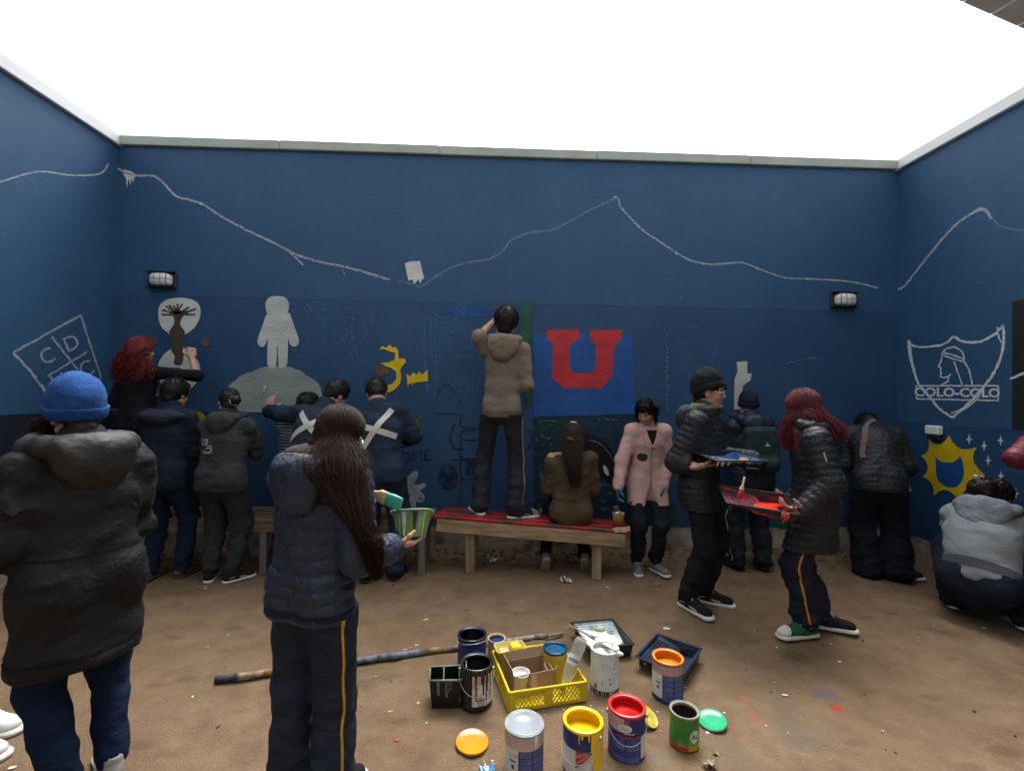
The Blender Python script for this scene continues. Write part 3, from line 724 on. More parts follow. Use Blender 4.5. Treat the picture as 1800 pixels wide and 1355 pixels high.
def build_mural():
    W = WALLS['back']
    # ---- chalk mountain ridge
    ridge = [(190, 288), (206, 296), (222, 305), (245, 309), (272, 310), (290, 325), (310, 345), (335, 352), (358, 360), (385, 378), (415, 395), (445, 410), (487, 430), (520, 447), (560, 460), (600, 468), (640, 478), (685, 492)]
    g = Geo(); paint_stroke(g, [(198, 292)] + ridge[1:], 3.6, CH, lay=1); paint_stroke(g, ridge[5:9], 3.0, CH, lay=2)
    paint_stroke(g, [(487, 430), (510, 444), (533, 466)], 2.6, CH)
    for a, b in (((414, 385), (415, 392)), ((561, 452), (563, 459)), ((585, 458), (587, 464)), ((630, 476), (665, 490)), ((603, 474), (607, 484))): paint_stroke(g, [a, b], 1.8, CHF)
    paint_stroke(g, [(700, 494), (725, 500), (740, 505)], 2.6, CHF)
    g.build('chalk_ridge_line', W)
    g = Geo(); paint_stroke(g, [(740, 505), (760, 490), (790, 472), (810, 465), (830, 460), (860, 455), (885, 440), (895, 425), (920, 412), (945, 407), (970, 405), (1000, 390), (1040, 368), (1082, 349)], 2.6, CHF)
    paint_stroke(g, [(1078, 347), (1086, 348), (1090, 362), (1105, 380), (1130, 405), (1160, 425), (1190, 445), (1215, 458), (1250, 465), (1290, 462), (1310, 463), (1340, 475), (1380, 488), (1420, 490), (1470, 493), (1510, 498), (1545, 507)], 2.8, CH)
    paint_stroke(g, [(1380, 489), (1450, 492)], 2.5, CH); g.build('chalk_ridge_line', W)
    g = Geo(); paint_shape(g, [(217, 298), (232, 302), (240, 309), (236, 313), (234, 322), (231, 312), (229, 326), (226, 314), (223, 330), (221, 312), (217, 308)], CHS, smooth=False, lay=1); g.build('dripping_white_dab', W)
    # ---- white patch
    g = Geo(); paint_shape(g, [(712, 463), (724, 459), (738, 459), (741, 470), (746, 492), (741, 490), (739, 499), (735, 492), (728, 500), (724, 491), (718, 493), (715, 480)], PW, smooth=False, jit=.5, lay=1); g.build('white_paint_patch', W)
    # ---- hourglass with tree
    g = Geo()
    paint_shape(g, [(278.5, 544), (284, 533), (297, 525.5), (317, 523.5), (335, 526), (348, 533), (352.7, 546.5), (350.5, 560), (344, 573), (335, 582), (325, 588), (319, 595), (318, 602), (323, 611), (333, 617), (345, 630), (352, 645), (350, 662), (341, 678), (322, 689), (303, 689), (286, 678), (278, 660), (278, 640), (288, 623), (299, 614), (303, 606), (302, 595), (295, 585), (286, 577.5), (279.6, 564)], PW, lay=1)
    g.build('hourglass_painting', W)
    g = Geo()
    paint_shape(g, [(300, 549), (306, 560), (305, 571), (297, 584), (302, 597), (300.6, 615), (307, 626), (306, 640), (320, 640), (322.8, 617), (320, 602), (325, 584), (317, 571), (321, 557), (332, 551), (318, 546), (310, 544)], PB, lay=2)
    for e in ((285, 545), (284, 553), (291, 538), (297, 536), (304, 537), (312, 534), (321, 534), (345, 543), (343, 553), (332, 540)):
        m = ((e[0] + 312) / 2, (e[1] + 549) / 2 + (2 if e[0] < 300 or e[0] > 330 else -1)); paint_stroke(g, [(312, 551), m, e], 3.2, PB, lay=3, jit=.2)
    g.build('tree_painting', W)
    g = Geo()
    for c in ((269.7, 599.6), (361.5, 602)): paint_shape(g, [(c[0] + 8 * math.cos(a), c[1] + 7.5 * math.sin(a)) for a in np.linspace(0, 6.0, 9)], PD, lay=1)
    g.build('brown_dots', W)
    # ---- astronaut on grey hill
    g = Geo(); paint_shape(g, [(401, 681), (416, 666.6), (420, 662), (434, 656), (447, 652), (460, 646), (486, 643.4), (512, 646), (530, 652), (537, 659), (549, 666), (562, 678), (566, 700), (560, 722), (431, 724), (412, 705)], PG, lay=1, jit=.4); g.build('grey_hill_painting', W)
    g = Geo()
    paint_shape(g, [(471.5, 551), (463, 568), (455, 590), (452.5, 600), (456, 608), (463, 609.5), (468, 602), (470.5, 595), (470, 615), (470, 640), (475, 646), (484, 645), (486.4, 630), (487, 609), (488, 609), (489, 630), (490.5, 645), (498, 646), (504.7, 640), (506, 615), (506.6, 596.5), (510, 605), (517, 609.4), (524, 605), (525, 596), (519, 578), (511, 556), (506, 550)], PA, lay=2, n=4)
    paint_shape(g, [(467, 540), (468, 529), (475, 522), (487, 520.5), (499, 522), (507, 530), (507.5, 542), (504, 551), (494, 555), (480, 555), (470, 551)], PA, lay=3, n=4)
    g.build('astronaut_painting', W)
    # ---- yellow dab on dado
    g = Geo(); paint_shape(g, [(333, 726), (348, 723), (360, 730), (364, 742), (352, 752), (340, 756), (334, 745)], PYD, lay=2); g.build('yellow_dab', W)
    # ---- yellow running figure and crown
    g = Geo()
    paint_shape(g, [(666.5, 614), (672.8, 607.7), (677.8, 611.4), (686.5, 606), (689, 610.5), (696.6, 610), (700, 618), (701, 630), (711.6, 630), (713.5, 636), (707, 643), (704, 650), (706, 662), (703.5, 674), (696, 683), (685, 690), (677.5, 687), (680, 679), (690, 674), (696.6, 665), (696, 653), (688, 646.5), (678, 643), (668, 637.5), (683, 637), (694, 633), (695, 620), (685, 617.7), (675, 613.5)], PY, lay=2, smooth=False, jit=.3); g.build('yellow_figure_painting', W)
    g = Geo(); paint_shape(g, [(715, 656.6), (720.4, 661.6), (726.7, 654.5), (733, 659), (736.7, 652.5), (742, 658.5), (752, 650), (752.5, 670), (735.5, 671.6), (726, 673), (725, 679), (723.5, 673), (718, 675), (717.5, 682), (716, 675)], PY, lay=2, smooth=False, jit=.2); g.build('yellow_crown_painting', W)
    g = Geo(); paint_shape(g, [(659, 648), (667, 643), (677, 645), (685, 652), (682, 657), (665, 660)], PD, lay=1); g.build('brown_dab', W)
    # ---- green flask, lettering, grey creature
    g = Geo(); paint_stroke(g, [(727, 736), (733, 731), (741, 736)], 5, PGR2); paint_stroke(g, [(733, 731), (734, 746), (740, 757), (738, 770), (729, 777), (715, 773)], 6, PGR2); paint_shape(g, [(729, 752), (738, 757), (738, 770), (728, 777), (716, 773), (724, 765)], PGR2, lay=2); g.build('green_flask_painting', W)
    g = Geo(); paint_text(g, 'ONE', (729, 803), 19, PKF, bold=.02, stretch=1.0, lay=1, rot=-.06); g.build('dark_lettering', W)
    g = Geo(); paint_shape(g, [(710, 841), (720, 834.7), (728, 827), (734, 829.7), (734, 838.5), (728, 848.5), (735.5, 851), (745, 848), (749, 853.5), (743, 859), (738, 862), (745.5, 868.6), (746, 878), (739, 884), (731.7, 882), (730, 893.7), (710, 897), (709, 881), (713, 861), (709.5, 848.5)], PG2, lay=1, n=4, jit=.4); g.build('grey_creature_painting', W)
    # ---- faint drawings around the bench
    g = Geo()
    for pts, w in (([(765, 545), (790, 548), (815, 535), (828, 530)], 3), ([(772, 570), (800, 560), (822, 540)], 2.5), ([(780, 590), (800, 580), (815, 565)], 2.5), ([(803, 622), (815, 613), (840, 613), (850, 616)], 2), ([(803, 622), (815, 627), (850, 626)], 2), ([(803, 616), (803, 626)], 2),
                   ([(787, 662), (795, 680), (803, 662), (810, 690), (814, 665)], 3), ([(820, 664), (821, 690), (832, 665), (833, 692), (843, 668)], 3), ([(766, 560), (764, 600), (768, 660), (762, 700)], 3), ([(775, 600), (772, 640)], 2.5), ([(640, 560), (645, 600), (642, 640)], 2), ([(610, 540), (612, 600)], 2), ([(560, 560), (575, 620)], 1.6), ([(590, 545), (620, 552), (660, 548)], 1.6), ([(1190, 570), (1215, 575), (1240, 568)], 2), ([(1380, 640), (1420, 630), (1450, 632)], 3), ([(600, 590), (625, 640), (640, 700)], 2), ([(570, 535), (572, 585)], 3), ([(622, 545), (618, 590), (630, 630)], 3), ([(650, 540), (655, 575)], 3), ([(748, 560), (745, 620), (752, 690)], 3.5), ([(757, 555), (760, 640)], 2.5), ([(700, 560), (735, 575), (742, 600)], 2), ([(755, 545), (780, 560), (800, 552), (824, 533)], 2.5), ([(1200, 640), (1212, 660), (1206, 690)], 2.5), ([(1240, 600), (1258, 610), (1250, 640)], 2)): paint_stroke(g, pts, w, PBF, lay=1)
    paint_stroke(g, [(790, 545), (800, 533), (806, 540), (800, 548), (790, 545)], 1.6, PBF)
    paint_shape(g, [(775, 540), (870, 541), (872, 556), (812, 558), (775, 552)], PBL2, lay=0, smooth=False); g.build('faint_blue_sketches', W)
    g = Geo()
    for pts, w in (([(765, 727), (812, 728)], 3), ([(800, 745), (792, 760), (792, 775), (800, 788), (815, 790)], 5), ([(812, 727), (808, 745), (818, 752), (845, 752)], 3), ([(812, 757), (842, 757), (842, 772), (812, 772), (812, 757)], 3), ([(810, 772), (811, 805), (842, 805)], 3), ([(795, 808), (845, 808)], 3), ([(810, 810), (812, 840), (845, 840)], 3), ([(812, 840), (808, 880)], 3), ([(930, 755), (935, 775), (926, 790)], 4), ([(770, 690), (785, 675), (800, 690), (815, 720)], 2)): paint_stroke(g, pts, w, PKF, lay=1)
    paint_shape(g, [(785, 815), (800, 822), (805, 845), (795, 862), (778, 858), (770, 840), (775, 822)], PKF, lay=1); paint_shape(g, [(819, 810), (838, 810), (838, 836), (819, 836)], PKF, lay=1, smooth=False); g.build('faint_robot_sketch', W)
    # ---- green band, blue square, red letter
    g = Geo(); paint_shape(g, [(915, 531), (937, 529), (936, 600), (935, 712), (922, 714), (912, 660)], PGR, lay=1, smooth=False, jit=.6); g.build('green_band_painting', W)
    g = Geo(); paint_shape(g, [(938, 588), (1000, 584), (1060, 587), (1112, 586), (1114, 650), (1116, 727), (1030, 730), (938, 733)], PBL, lay=1, smooth=False, jit=.6); g.build('blue_square_painting', W)
    g = Geo(); paint_shape(g, [(961.4, 579), (1018, 578.5), (1019, 595), (1007, 602), (1002, 609), (1002, 646), (1008, 655.5), (1039, 655.5), (1048, 646), (1047.4, 604), (1037.6, 597), (1038.4, 580), (1094, 580), (1093, 597.5), (1081, 604), (1076, 660), (1057, 682), (990.5, 682), (971, 664), (973, 602), (961.4, 597)], PR, lay=2, smooth=False, jit=.35); g.build('red_letter_painting', W)
    # ---- orca in a dark sea
    g = Geo(); paint_shape(g, [(937, 735), (1030, 732), (1117, 729), (1135, 760), (1140, 840), (1150, 922), (1040, 918), (937, 916)], PT, lay=1, smooth=False, jit=.8); g.build('dark_sea_painting', W)
    g = Geo(); paint_shape(g, [(1000, 760), (1040, 765), (1065, 778), (1080, 800), (1086, 830), (1082, 850), (1070, 848), (1055, 835), (1045, 810), (1020, 795), (990, 790)], PK, lay=2); g.build('orca_painting', W)
    g = Geo(); paint_shape(g, [(1060, 818), (1065, 820), (1070, 830), (1069, 836), (1063, 831)], PW, lay=3); paint_stroke(g, [(1037, 773), (1055, 780), (1070, 795), (1080, 815), (1082, 832)], 2, CHF, lay=3); g.build('orca_eye_patch', W)
    g = Geo()
    for pts, w in (([(940, 745), (950, 740), (975, 740), (990, 743)], 2.5), ([(945, 752), (955, 768), (965, 770), (972, 762)], 2.5), ([(940, 770), (955, 782), (980, 780)], 2), ([(950, 760), (965, 748), (985, 748)], 2), ([(1052, 850), (1070, 852), (1082, 860)], 4), ([(1050, 866), (1068, 866), (1080, 872)], 4), ([(1052, 880), (1075, 880)], 4), ([(1050, 893), (1075, 895)], 3.5), ([(937, 875), (945, 885), (965, 888)], 3), ([(940, 872), (965, 876)], 2.5), ([(958, 800), (953, 830), (957, 858)], 5), ([(952, 840), (948, 862)], 3), ([(1045, 735), (1080, 738), (1110, 736)], 2)): paint_stroke(g, pts, w, PTW, lay=2)
    g.build('pale_wave_strokes', W)
    g = Geo(); paint_text(g, 'M', (953, 898), 9, CHS, lay=3); g.build('white_lettering', W)
    g = Geo(); paint_stroke(g, [(957, 808), (954, 830), (958, 856)], 9, PTW, lay=3); g.build('pale_blue_streak', W)
    # ---- right part: drips, grey block, green
    g = Geo()
    for k in range(17): y = 585 + k * 8.2; paint_stroke(g, [(1172 + rng.normal(0, 1), y), (1173 + rng.normal(0, 1), y + 4)], 2, CHF)
    for c in ((541, 535), (545, 540), (1196, 520)): paint_stroke(g, [c, (c[0] + 3, c[1] + 7)], 2, CHF)
    for k in range(70):
        c = (rng.uniform(560, 1560), rng.uniform(520, 760)); a = rng.uniform(-1, 1); l = rng.uniform(2, 9); paint_stroke(g, [c, (c[0] + l * math.cos(a), c[1] + l * math.sin(a))], 1.0, PBF)
    g.build('chalk_flecks', W)
    g = Geo(); paint_shape(g, [(1296, 637), (1313, 635), (1314, 655), (1321, 658), (1319, 668), (1306, 678), (1303, 720), (1290, 720), (1291, 665), (1297, 652)], PA, lay=1, smooth=False, jit=.5); g.build('grey_block_painting', W)
    g = Geo(); paint_shape(g, [(1164, 850), (1180, 872), (1192, 900), (1185, 910), (1168, 905)], PGR, lay=2); paint_shape(g, [(1370, 880), (1385, 870), (1385, 925), (1362, 922)], PGR, lay=2); g.build('green_leaf_painting', W)
    # ---- left wall crest
    W = WALLS['left']; g = Geo()
    paint_stroke(g, [(0, 320), (50, 305), (80, 302), (120, 308), (165, 308), (183, 300), (190, 288)], 3.2, CH, 'left'); g.build('chalk_ridge_line', W)
    g = Geo(); k = dict(wall='left', lay=1, smooth=False)
    for P, w in (([(23, 620), (80, 588), (142, 554)], 4), ([(142, 554), (160, 610), (178, 664)], 3.2), ([(23, 620), (50, 648), (80, 688), (100, 706)], 5), ([(91, 592), (113, 620), (137, 650)], 3.2), ([(84, 661), (115, 642), (153, 619)], 3.4), ([(178, 664), (140, 690), (104, 708)], 3)): paint_stroke(g, P, w, CH, **k)
    paint_text(g, 'C', (83, 627), 27, CH, 'left', 2, rot=-.42, stretch=1.0); paint_text(g, 'D', (126, 604), 27, CH, 'left', 2, rot=-.42); paint_text(g, 'C', (152, 649), 27, CH, 'left', 2, rot=-.42); paint_text(g, 'U', (104, 672), 27, CH, 'left', 2, rot=-.42)
    g.build('chalk_crest', W)
    # ---- right wall
    W = WALLS['right']; g = Geo()
    paint_stroke(g, [(1573, 512), (1590, 503), (1600, 490), (1640, 440), (1670, 405), (1700, 380), (1728, 367)], 3.6, CH, 'right')
    paint_stroke(g, [(1712, 372), (1730, 367), (1742, 385)], 6, CH, 'right', 2); paint_stroke(g, [(1735, 370), (1755, 395), (1780, 403), (1800, 405), (1830, 400)], 2.4, CHF, 'right'); g.build('chalk_ridge_line', W)
    sh = [(1597.4, 597.5), (1602.4, 606), (1613.7, 609.3), (1633, 609.3), (1653, 606.8), (1664, 601.7), (1676.8, 591), (1686.6, 597.5), (1700.7, 601.7), (1723, 600.3), (1740, 593), (1752.6, 583.5), (1763.8, 572)]
    sh2 = [(1763.8, 572), (1763.8, 601.7), (1759.6, 627), (1745.6, 657.9), (1728.7, 680), (1706, 705.6), (1675, 733.6)]
    sh3 = [(1675, 733.6), (1653, 719.6), (1636, 700), (1616.5, 677.5), (1606.7, 652), (1599.6, 624), (1597.4, 597.5)]
    g = Geo(); paint_stroke(g, sh[:7], 3.2, CHS, 'right'); paint_stroke(g, sh[6:], 4.2, CHS, 'right'); paint_stroke(g, sh2, 4.6, CHS, 'right'); paint_stroke(g, sh3, 4.2, CHS, 'right'); paint_stroke(g, [(1753, 574), (1755, 590), (1760, 602)], 2.5, CHS, 'right', 2); paint_stroke(g, [(1672, 726), (1700, 716), (1722, 697)], 2.4, CHS, 'right', 2); paint_stroke(g, [(1599, 600), (1604, 640), (1612, 670)], 3, CHS, 'right', 2); g.build('chalk_shield', W)
    g = Geo()
    for P in ([(1655.8, 620), (1664, 612.4), (1678, 609.6), (1690.8, 617), (1694.5, 627), (1694.5, 635.4), (1681, 632.6), (1667, 627.6), (1655.8, 624), (1655.8, 620)], [(1656, 619), (1675, 624), (1693, 631)], [(1655.8, 626), (1653.5, 636.8), (1649.3, 643.8), (1654.4, 646), (1652.4, 651), (1655, 655), (1652.4, 660.7), (1657, 664), (1667, 662), (1672, 657)], [(1667, 663), (1667, 670), (1654.4, 677)], [(1676.8, 635.4), (1685, 658), (1691, 675)], [(1695, 635.4), (1703.5, 649.4), (1706.3, 663.5), (1709.6, 676)]): paint_stroke(g, P, 2.5, CHS, 'right', 1, smooth=False)
    g.build('chalk_profile_head', W)
    g = Geo()
    for P in ([(1610, 678), (1755, 678)], [(1755, 678), (1755, 705)], [(1755, 704), (1611, 701)], [(1611, 701), (1610, 678)]): paint_stroke(g, P, 2.4, CHS, 'right', 2)
    paint_text(g, 'COLO-COLO', (1682.5, 690.5), 15, CHS, 'right', 3, rot=.015, stretch=1.17, bold=.035); g.build('chalk_lettering', W)
    g = Geo()
    sp = [(1632, 771.5), (1668.4, 764.5), (1717.5, 785.5), (1731.5, 834.6), (1712, 864), (1688, 883.8), (1641.7, 871), (1622, 837.5), (1619.3, 801)]
    vl = [(1651.5, 781), (1687, 788), (1711, 809.4), (1711, 848), (1696, 862), (1664, 861), (1638, 850), (1631, 820.6), (1632, 790)]
    P = []
    for i in range(9):
        a = np.array(sp[i]); b = np.array(vl[i]); c = np.array(sp[(i + 1) % 9])
        for t in (0, .2, .4, .6, .8): q = (1 - t) ** 2 * a + 2 * t * (1 - t) * (2 * b - (a + c) / 2) + t * t * c; P.append(tuple(q))
    paint_shape(g, P, PY, 'right', 1, smooth=False); g.build('yellow_sun_painting', W)
    g = Geo(); paint_shape(g, [(1644.5, 804), (1648, 807), (1657, 812), (1666, 812.5), (1675.4, 812), (1684, 806), (1688, 801.5), (1691, 808), (1694, 820), (1693.6, 837.5), (1686.6, 851.5), (1675.4, 856.5), (1658.6, 853), (1647, 840), (1645, 823.4)], PBL, 'right', 2, n=3); g.build('blue_cat_shape_painting', W)
    for c in ((1703.5, 772), (1730, 783.6), (1758.8, 774), (1737, 809), (1759.6, 836), (1722.6, 851.5), (1599, 861), (1786, 867)):
        s = 1.0 if c[0] > 1600 else .8; g = Geo(); P = []
        for i in range(8):
            a = i * math.pi / 4; r = (10, 2.6, 6, 2.6)[i % 4] * s; P.append((c[0] + r * math.sin(a), c[1] - r * math.cos(a)))
        paint_shape(g, P, CHS, 'right', 1, smooth=False); g.build('white_star_painting', W)
    g = Geo(); paint_shape(g, [(1779, 530), (1960, 500), (1960, 765), (1779, 755)], material('black_board_paint', (.012, .013, .016), rough=.7, var=.3, scale=4), 'right', 1, smooth=False); g.build('black_painted_panel', W)
    g = Geo(); paint_stroke(g, [(1776, 666), (1800, 656), (1840, 645)], 4, CHS, 'right', 2); g.build('chalk_stroke', W)
    g = Geo(); paint_stroke(g, [(1580, 745), (1777, 753)], 1.2, PBF, 'right', 1); g.build('paint_seam', W)
build_mural()
# ------------------------------------------------------------------ people
SKIN = material('skin', (0.40, 0.235, 0.165), rough=.55, var=.10, scale=18, spec=.35, bump=.08, bscale=200)
SKIN2 = material('tan_skin', (0.33, 0.185, 0.125), rough=.55, var=.10, scale=18, spec=.35, bump=.08, bscale=200)
LIP = material('lips', (0.30, 0.10, 0.085), rough=.45, var=.1)
EYEW = material('eye_white', (0.6, 0.58, 0.55), rough=.3, var=.05); EYED = material('iris', (0.012, 0.008, 0.006), rough=.2, var=.1, spec=.5)
BROW = material('brow_hair', (0.010, 0.007, 0.006), rough=.7, var=.2)
def hairmat(name, col, isl=.45, rough=.50): return material(name, col, rough=rough, var=.15, scale=12, spec=.28, island=isl)
H_BLACK = hairmat('black_hair', (0.0075, 0.006, 0.0065)); H_DARK = hairmat('dark_brown_hair', (0.016, 0.0085, 0.0065)); H_BRN = hairmat('brown_hair', (0.030, 0.015, 0.010))
H_RED = hairmat('red_dyed_hair', (0.15, 0.020, 0.020), .5); H_RED2 = hairmat('wine_red_hair', (0.095, 0.012, 0.018), .5)

class Rig:
    """joint positions of a posed figure. face: 0 looks at the back wall, + turns right (deg)"""
    def __init__(s, x, y, face, H, base=0.0, lean=0.0, roll=0.0, twist=0.0, pz=None, head=(0, 0, 0), feet=None, b=1.0, hipoff=(0, 0), neck=1.0, lean2=1.0):
        a = math.radians(face); s.H = H; s.b = b; k = s.k = H / 1.6; s.pos = np.array([x, y, base]); s.face = face
        f = s.f = np.array([math.sin(a), math.cos(a), 0]); r = s.r = np.array([math.cos(a), -math.sin(a), 0]); u = s.u = np.array([0, 0, 1.0])
        s.hipc = s.pos + u * (pz if pz is not None else .525 * H) + r * hipoff[0] + f * hipoff[1]
        ln, rl = math.radians(lean), math.radians(roll)
        def up(q): return unit(u * math.cos(ln * q) + f * math.sin(ln * q) + r * math.tan(rl * q))
        s.waist = s.hipc + up(.35) * .090 * H; s.chest = s.waist + up(.8) * .115 * H; s.neck = s.chest + up(1.1 * lean2) * .105 * H * neck
        s.tu = unit(s.neck - s.waist); tw = math.radians(twist)
        r2 = r * math.cos(tw) - f * math.sin(tw); s.tr = unit(r2 - s.tu * (r2 @ s.tu)); s.tf = np.cross(s.tu, s.tr)
        s.sh = [s.neck - s.tu * .030 * H - s.tr * .100 * H * b ** .7, s.neck - s.tu * .030 * H + s.tr * .100 * H * b ** .7]   # 0 left, 1 right
        s.hip = [s.hipc - r * .052 * H * b ** .5, s.hipc + r * .052 * H * b ** .5]
        ya, pa, ta = [math.radians(q) for q in head]
        A = a + tw + ya; hf = np.array([math.sin(A), math.cos(A), 0]); hr = np.array([math.cos(A), -math.sin(A), 0])
        hf2 = hf * math.cos(pa) - u * math.sin(pa); hu = u * math.cos(pa) + hf * math.sin(pa)
        hr2 = hr * math.cos(ta) - hu * math.sin(ta); hu2 = hu * math.cos(ta) + hr * math.sin(ta)
        s.HR = np.stack([hr2, hf2, hu2], 1); s.hs = H / 7.35 / .233
        s.nt = s.neck + unit(.5 * hu2 + .5 * s.tu) * .055 * H
        s.hc = s.nt + hu2 * .045 * H + hf2 * .014 * H
        s.ank = []; s.fyaw = []; s.fpit = []
        for i, ft in enumerate(feet or ((-.09, 0), (.09, 0))):
            ft = tuple(ft) + (0,) * (5 - len(ft))
            p = s.pos + r * ft[0] + f * ft[1] + u * (.075 * k + ft[2]); s.ank.append(p); s.fyaw.append(face + ft[3]); s.fpit.append(ft[4])
        s.knee = [ik(s.hip[i], s.ank[i], .25 * H, .245 * H, f + r * (.25 * (1 if i else -1))) for i in (0, 1)]
        s.el = [None, None]; s.wr = [None, None]; s.hd = [None, None]; s.hn = [None, None]; s.curl = [.5, .5]
        for i in (0, 1): s.arm(i)
    def arm(s, i, wrist=None, hint=None, hdir=None, palm=None, curl=.5, elbow=None):
        """place an arm: wrist target in world; default hangs at the side"""
        sg = 1 if i else -1
        dflt = wrist is None
        if wrist is None: wrist = s.sh[i] - s.u * .305 * s.H + s.tr * sg * .06 * s.H + s.tf * .03 * s.H
        wrist = np.asarray(wrist, float)
        if hint is None: hint = (s.tr * sg * .6 - s.tf * .8 - s.u * .3) if dflt else (s.tr * sg * .30 - s.tf * .25 - s.u)
        if elbow is not None: s.el[i] = np.asarray(elbow, float); s.wr[i] = wrist
        else:
            L1, L2 = .175 * s.H, .152 * s.H; d = wrist - s.sh[i]; n = np.linalg.norm(d)
            if n > (L1 + L2) * .995: wrist = s.sh[i] + d / n * (L1 + L2) * .995
            s.el[i] = ik(s.sh[i], wrist, L1, L2, hint); s.wr[i] = wrist
        fd = unit(s.wr[i] - s.el[i]); s.hd[i] = unit(hdir) if hdir is not None else fd
        s.hn[i] = unit(palm) if palm is not None else unit(-s.tr * sg); s.curl[i] = curl
        return s
    def L(s, p):   # head-local -> world
        return np.asarray(p, float) * s.hs @ s.HR.T + s.hc
def ik(a, c, l1, l2, hint):
    d = c - a; n = np.linalg.norm(d); n2 = min(n, (l1 + l2) * .999); e = d / (n + 1e-9)
    x = (l1 * l1 - l2 * l2 + n2 * n2) / (2 * n2); h = math.sqrt(max(l1 * l1 - x * x, 1e-6))
    p = np.asarray(hint, float) - e * (np.asarray(hint) @ e); return a + e * x * (n / n2) + unit(p) * h

def hand_mesh(w, d, palm, side, curl, k, spread=.12, thumb=.5):
    """palm and five jointed fingers; d = pointing direction, palm = palm-facing normal, side 0 left 1 right"""
    y = unit(d); z = -unit(palm - y * (palm @ y)); x = np.cross(y, z); sg = -1 if side else 1
    B = np.stack([x, y, z], 1); S = SDF(.0042 * k); T = lambda p: (np.asarray(p) * k) @ B.T + w
    S.rc(T((0, -.03, 0)), T((0, .015, 0)), .026 * k, .028 * k, .01, flat=(z, .72))
    S.bx(T((0, .052, -.002)), np.array((.039, .042, .0135)) * k, B, .012 * k, .012)
    S.el(T((sg * .022, .03, -.010)), np.array((.020, .03, .014)) * k, B, .012)
    for j, (ox, ln) in enumerate(zip((.029, .010, -.009, -.027), (.074, .083, .077, .060))):
        p = np.array((sg * ox, .088, 0.0)); ang = 0.0; sp = sg * ox * spread * 12
        for q, fr in enumerate((.45, .31, .24)):
            ang += curl * (.9, 1.15, .8)[q] * (1 + .06 * j)
            n = p + ln * fr * np.array((sp * .25, math.cos(ang), -math.sin(ang)))
            S.rc(T(p), T(n), (.0092, .0084, .0076)[q] * k, (.0084, .0076, .0066)[q] * k, .004); p = n
    p = np.array((sg * .030, .018, -.006)); dr = np.array((sg * .75, .62, -.25 - .4 * thumb)); dr /= np.linalg.norm(dr)
    for q, ln in enumerate((.036, .032, .026)):
        n = p + dr * ln; S.rc(T(p), T(n), (.0125, .0102, .0092)[q] * k, (.0102, .0092, .0074)[q] * k, .008)
        p = n; dr = unit(dr + np.array((-sg * .35 * thumb * 1.6, .25, -.32 * thumb)))
    return S.mesh(0)
def _head_template():
    S = SDF(.0052)
    S.el((0, -.012, .030), (.0745, .093, .086)); S.el((0, .022, -.040), (.060, .068, .078), k=.03)
    S.el((0, .052, -.096), (.026, .024, .020), k=.025)
    S.rc((-.030, .078, .022), (.030, .078, .022), .013, .013, .02)
    for sg in (-1, 1):
        S.el((sg * .036, .060, -.032), (.024, .022, .022), k=.02)
        S.el((sg * .032, .092, .002), (.016, .012, .010), k=.012, op='s')
        S.rc((sg * .058, .005, -.062), (sg * .030, .05, -.095), .014, .014, .03)
        S.el((sg * .0765, -.008, -.010), (.009, .020, .032), R=_rz(sg * -.35) @ _rx(.15), k=.006)
        S.el((sg * .0845, -.002, -.008), (.006, .010, .018), k=.004, op='s')
        S.el((sg * .012, .096, -.031), (.009, .010, .008), k=.006)
    S.rc((0, .086, .014), (0, .108, -.026), .0085, .0115, .012)
    S.rc((-.016, .083, -.056), (.016, .083, -.056), .0085, .0085, .010); S.rc((-.013, .081, -.068), (.013, .081, -.068), .0090, .0090, .010)
    S.rc((-.02, .094, -.0622), (.02, .094, -.0622), .0028, .0028, .003, op='s')
    return S.mesh(1)
HEADV, HEADF = _head_template()
def blob(c, rad, R, n=10, m=6):
    v = [(math.cos(2 * math.pi * i / n) * math.sin(math.pi * j / m), math.sin(2 * math.pi * i / n) * math.sin(math.pi * j / m), math.cos(math.pi * j / m)) for j in range(m + 1) for i in range(n)]
    f = [(j * n + i, (j + 1) * n + i, (j + 1) * n + (i + 1) % n, j * n + (i + 1) % n) for j in range(m) for i in range(n)]
    return np.array(v) * rad @ np.asarray(R).T + c, f
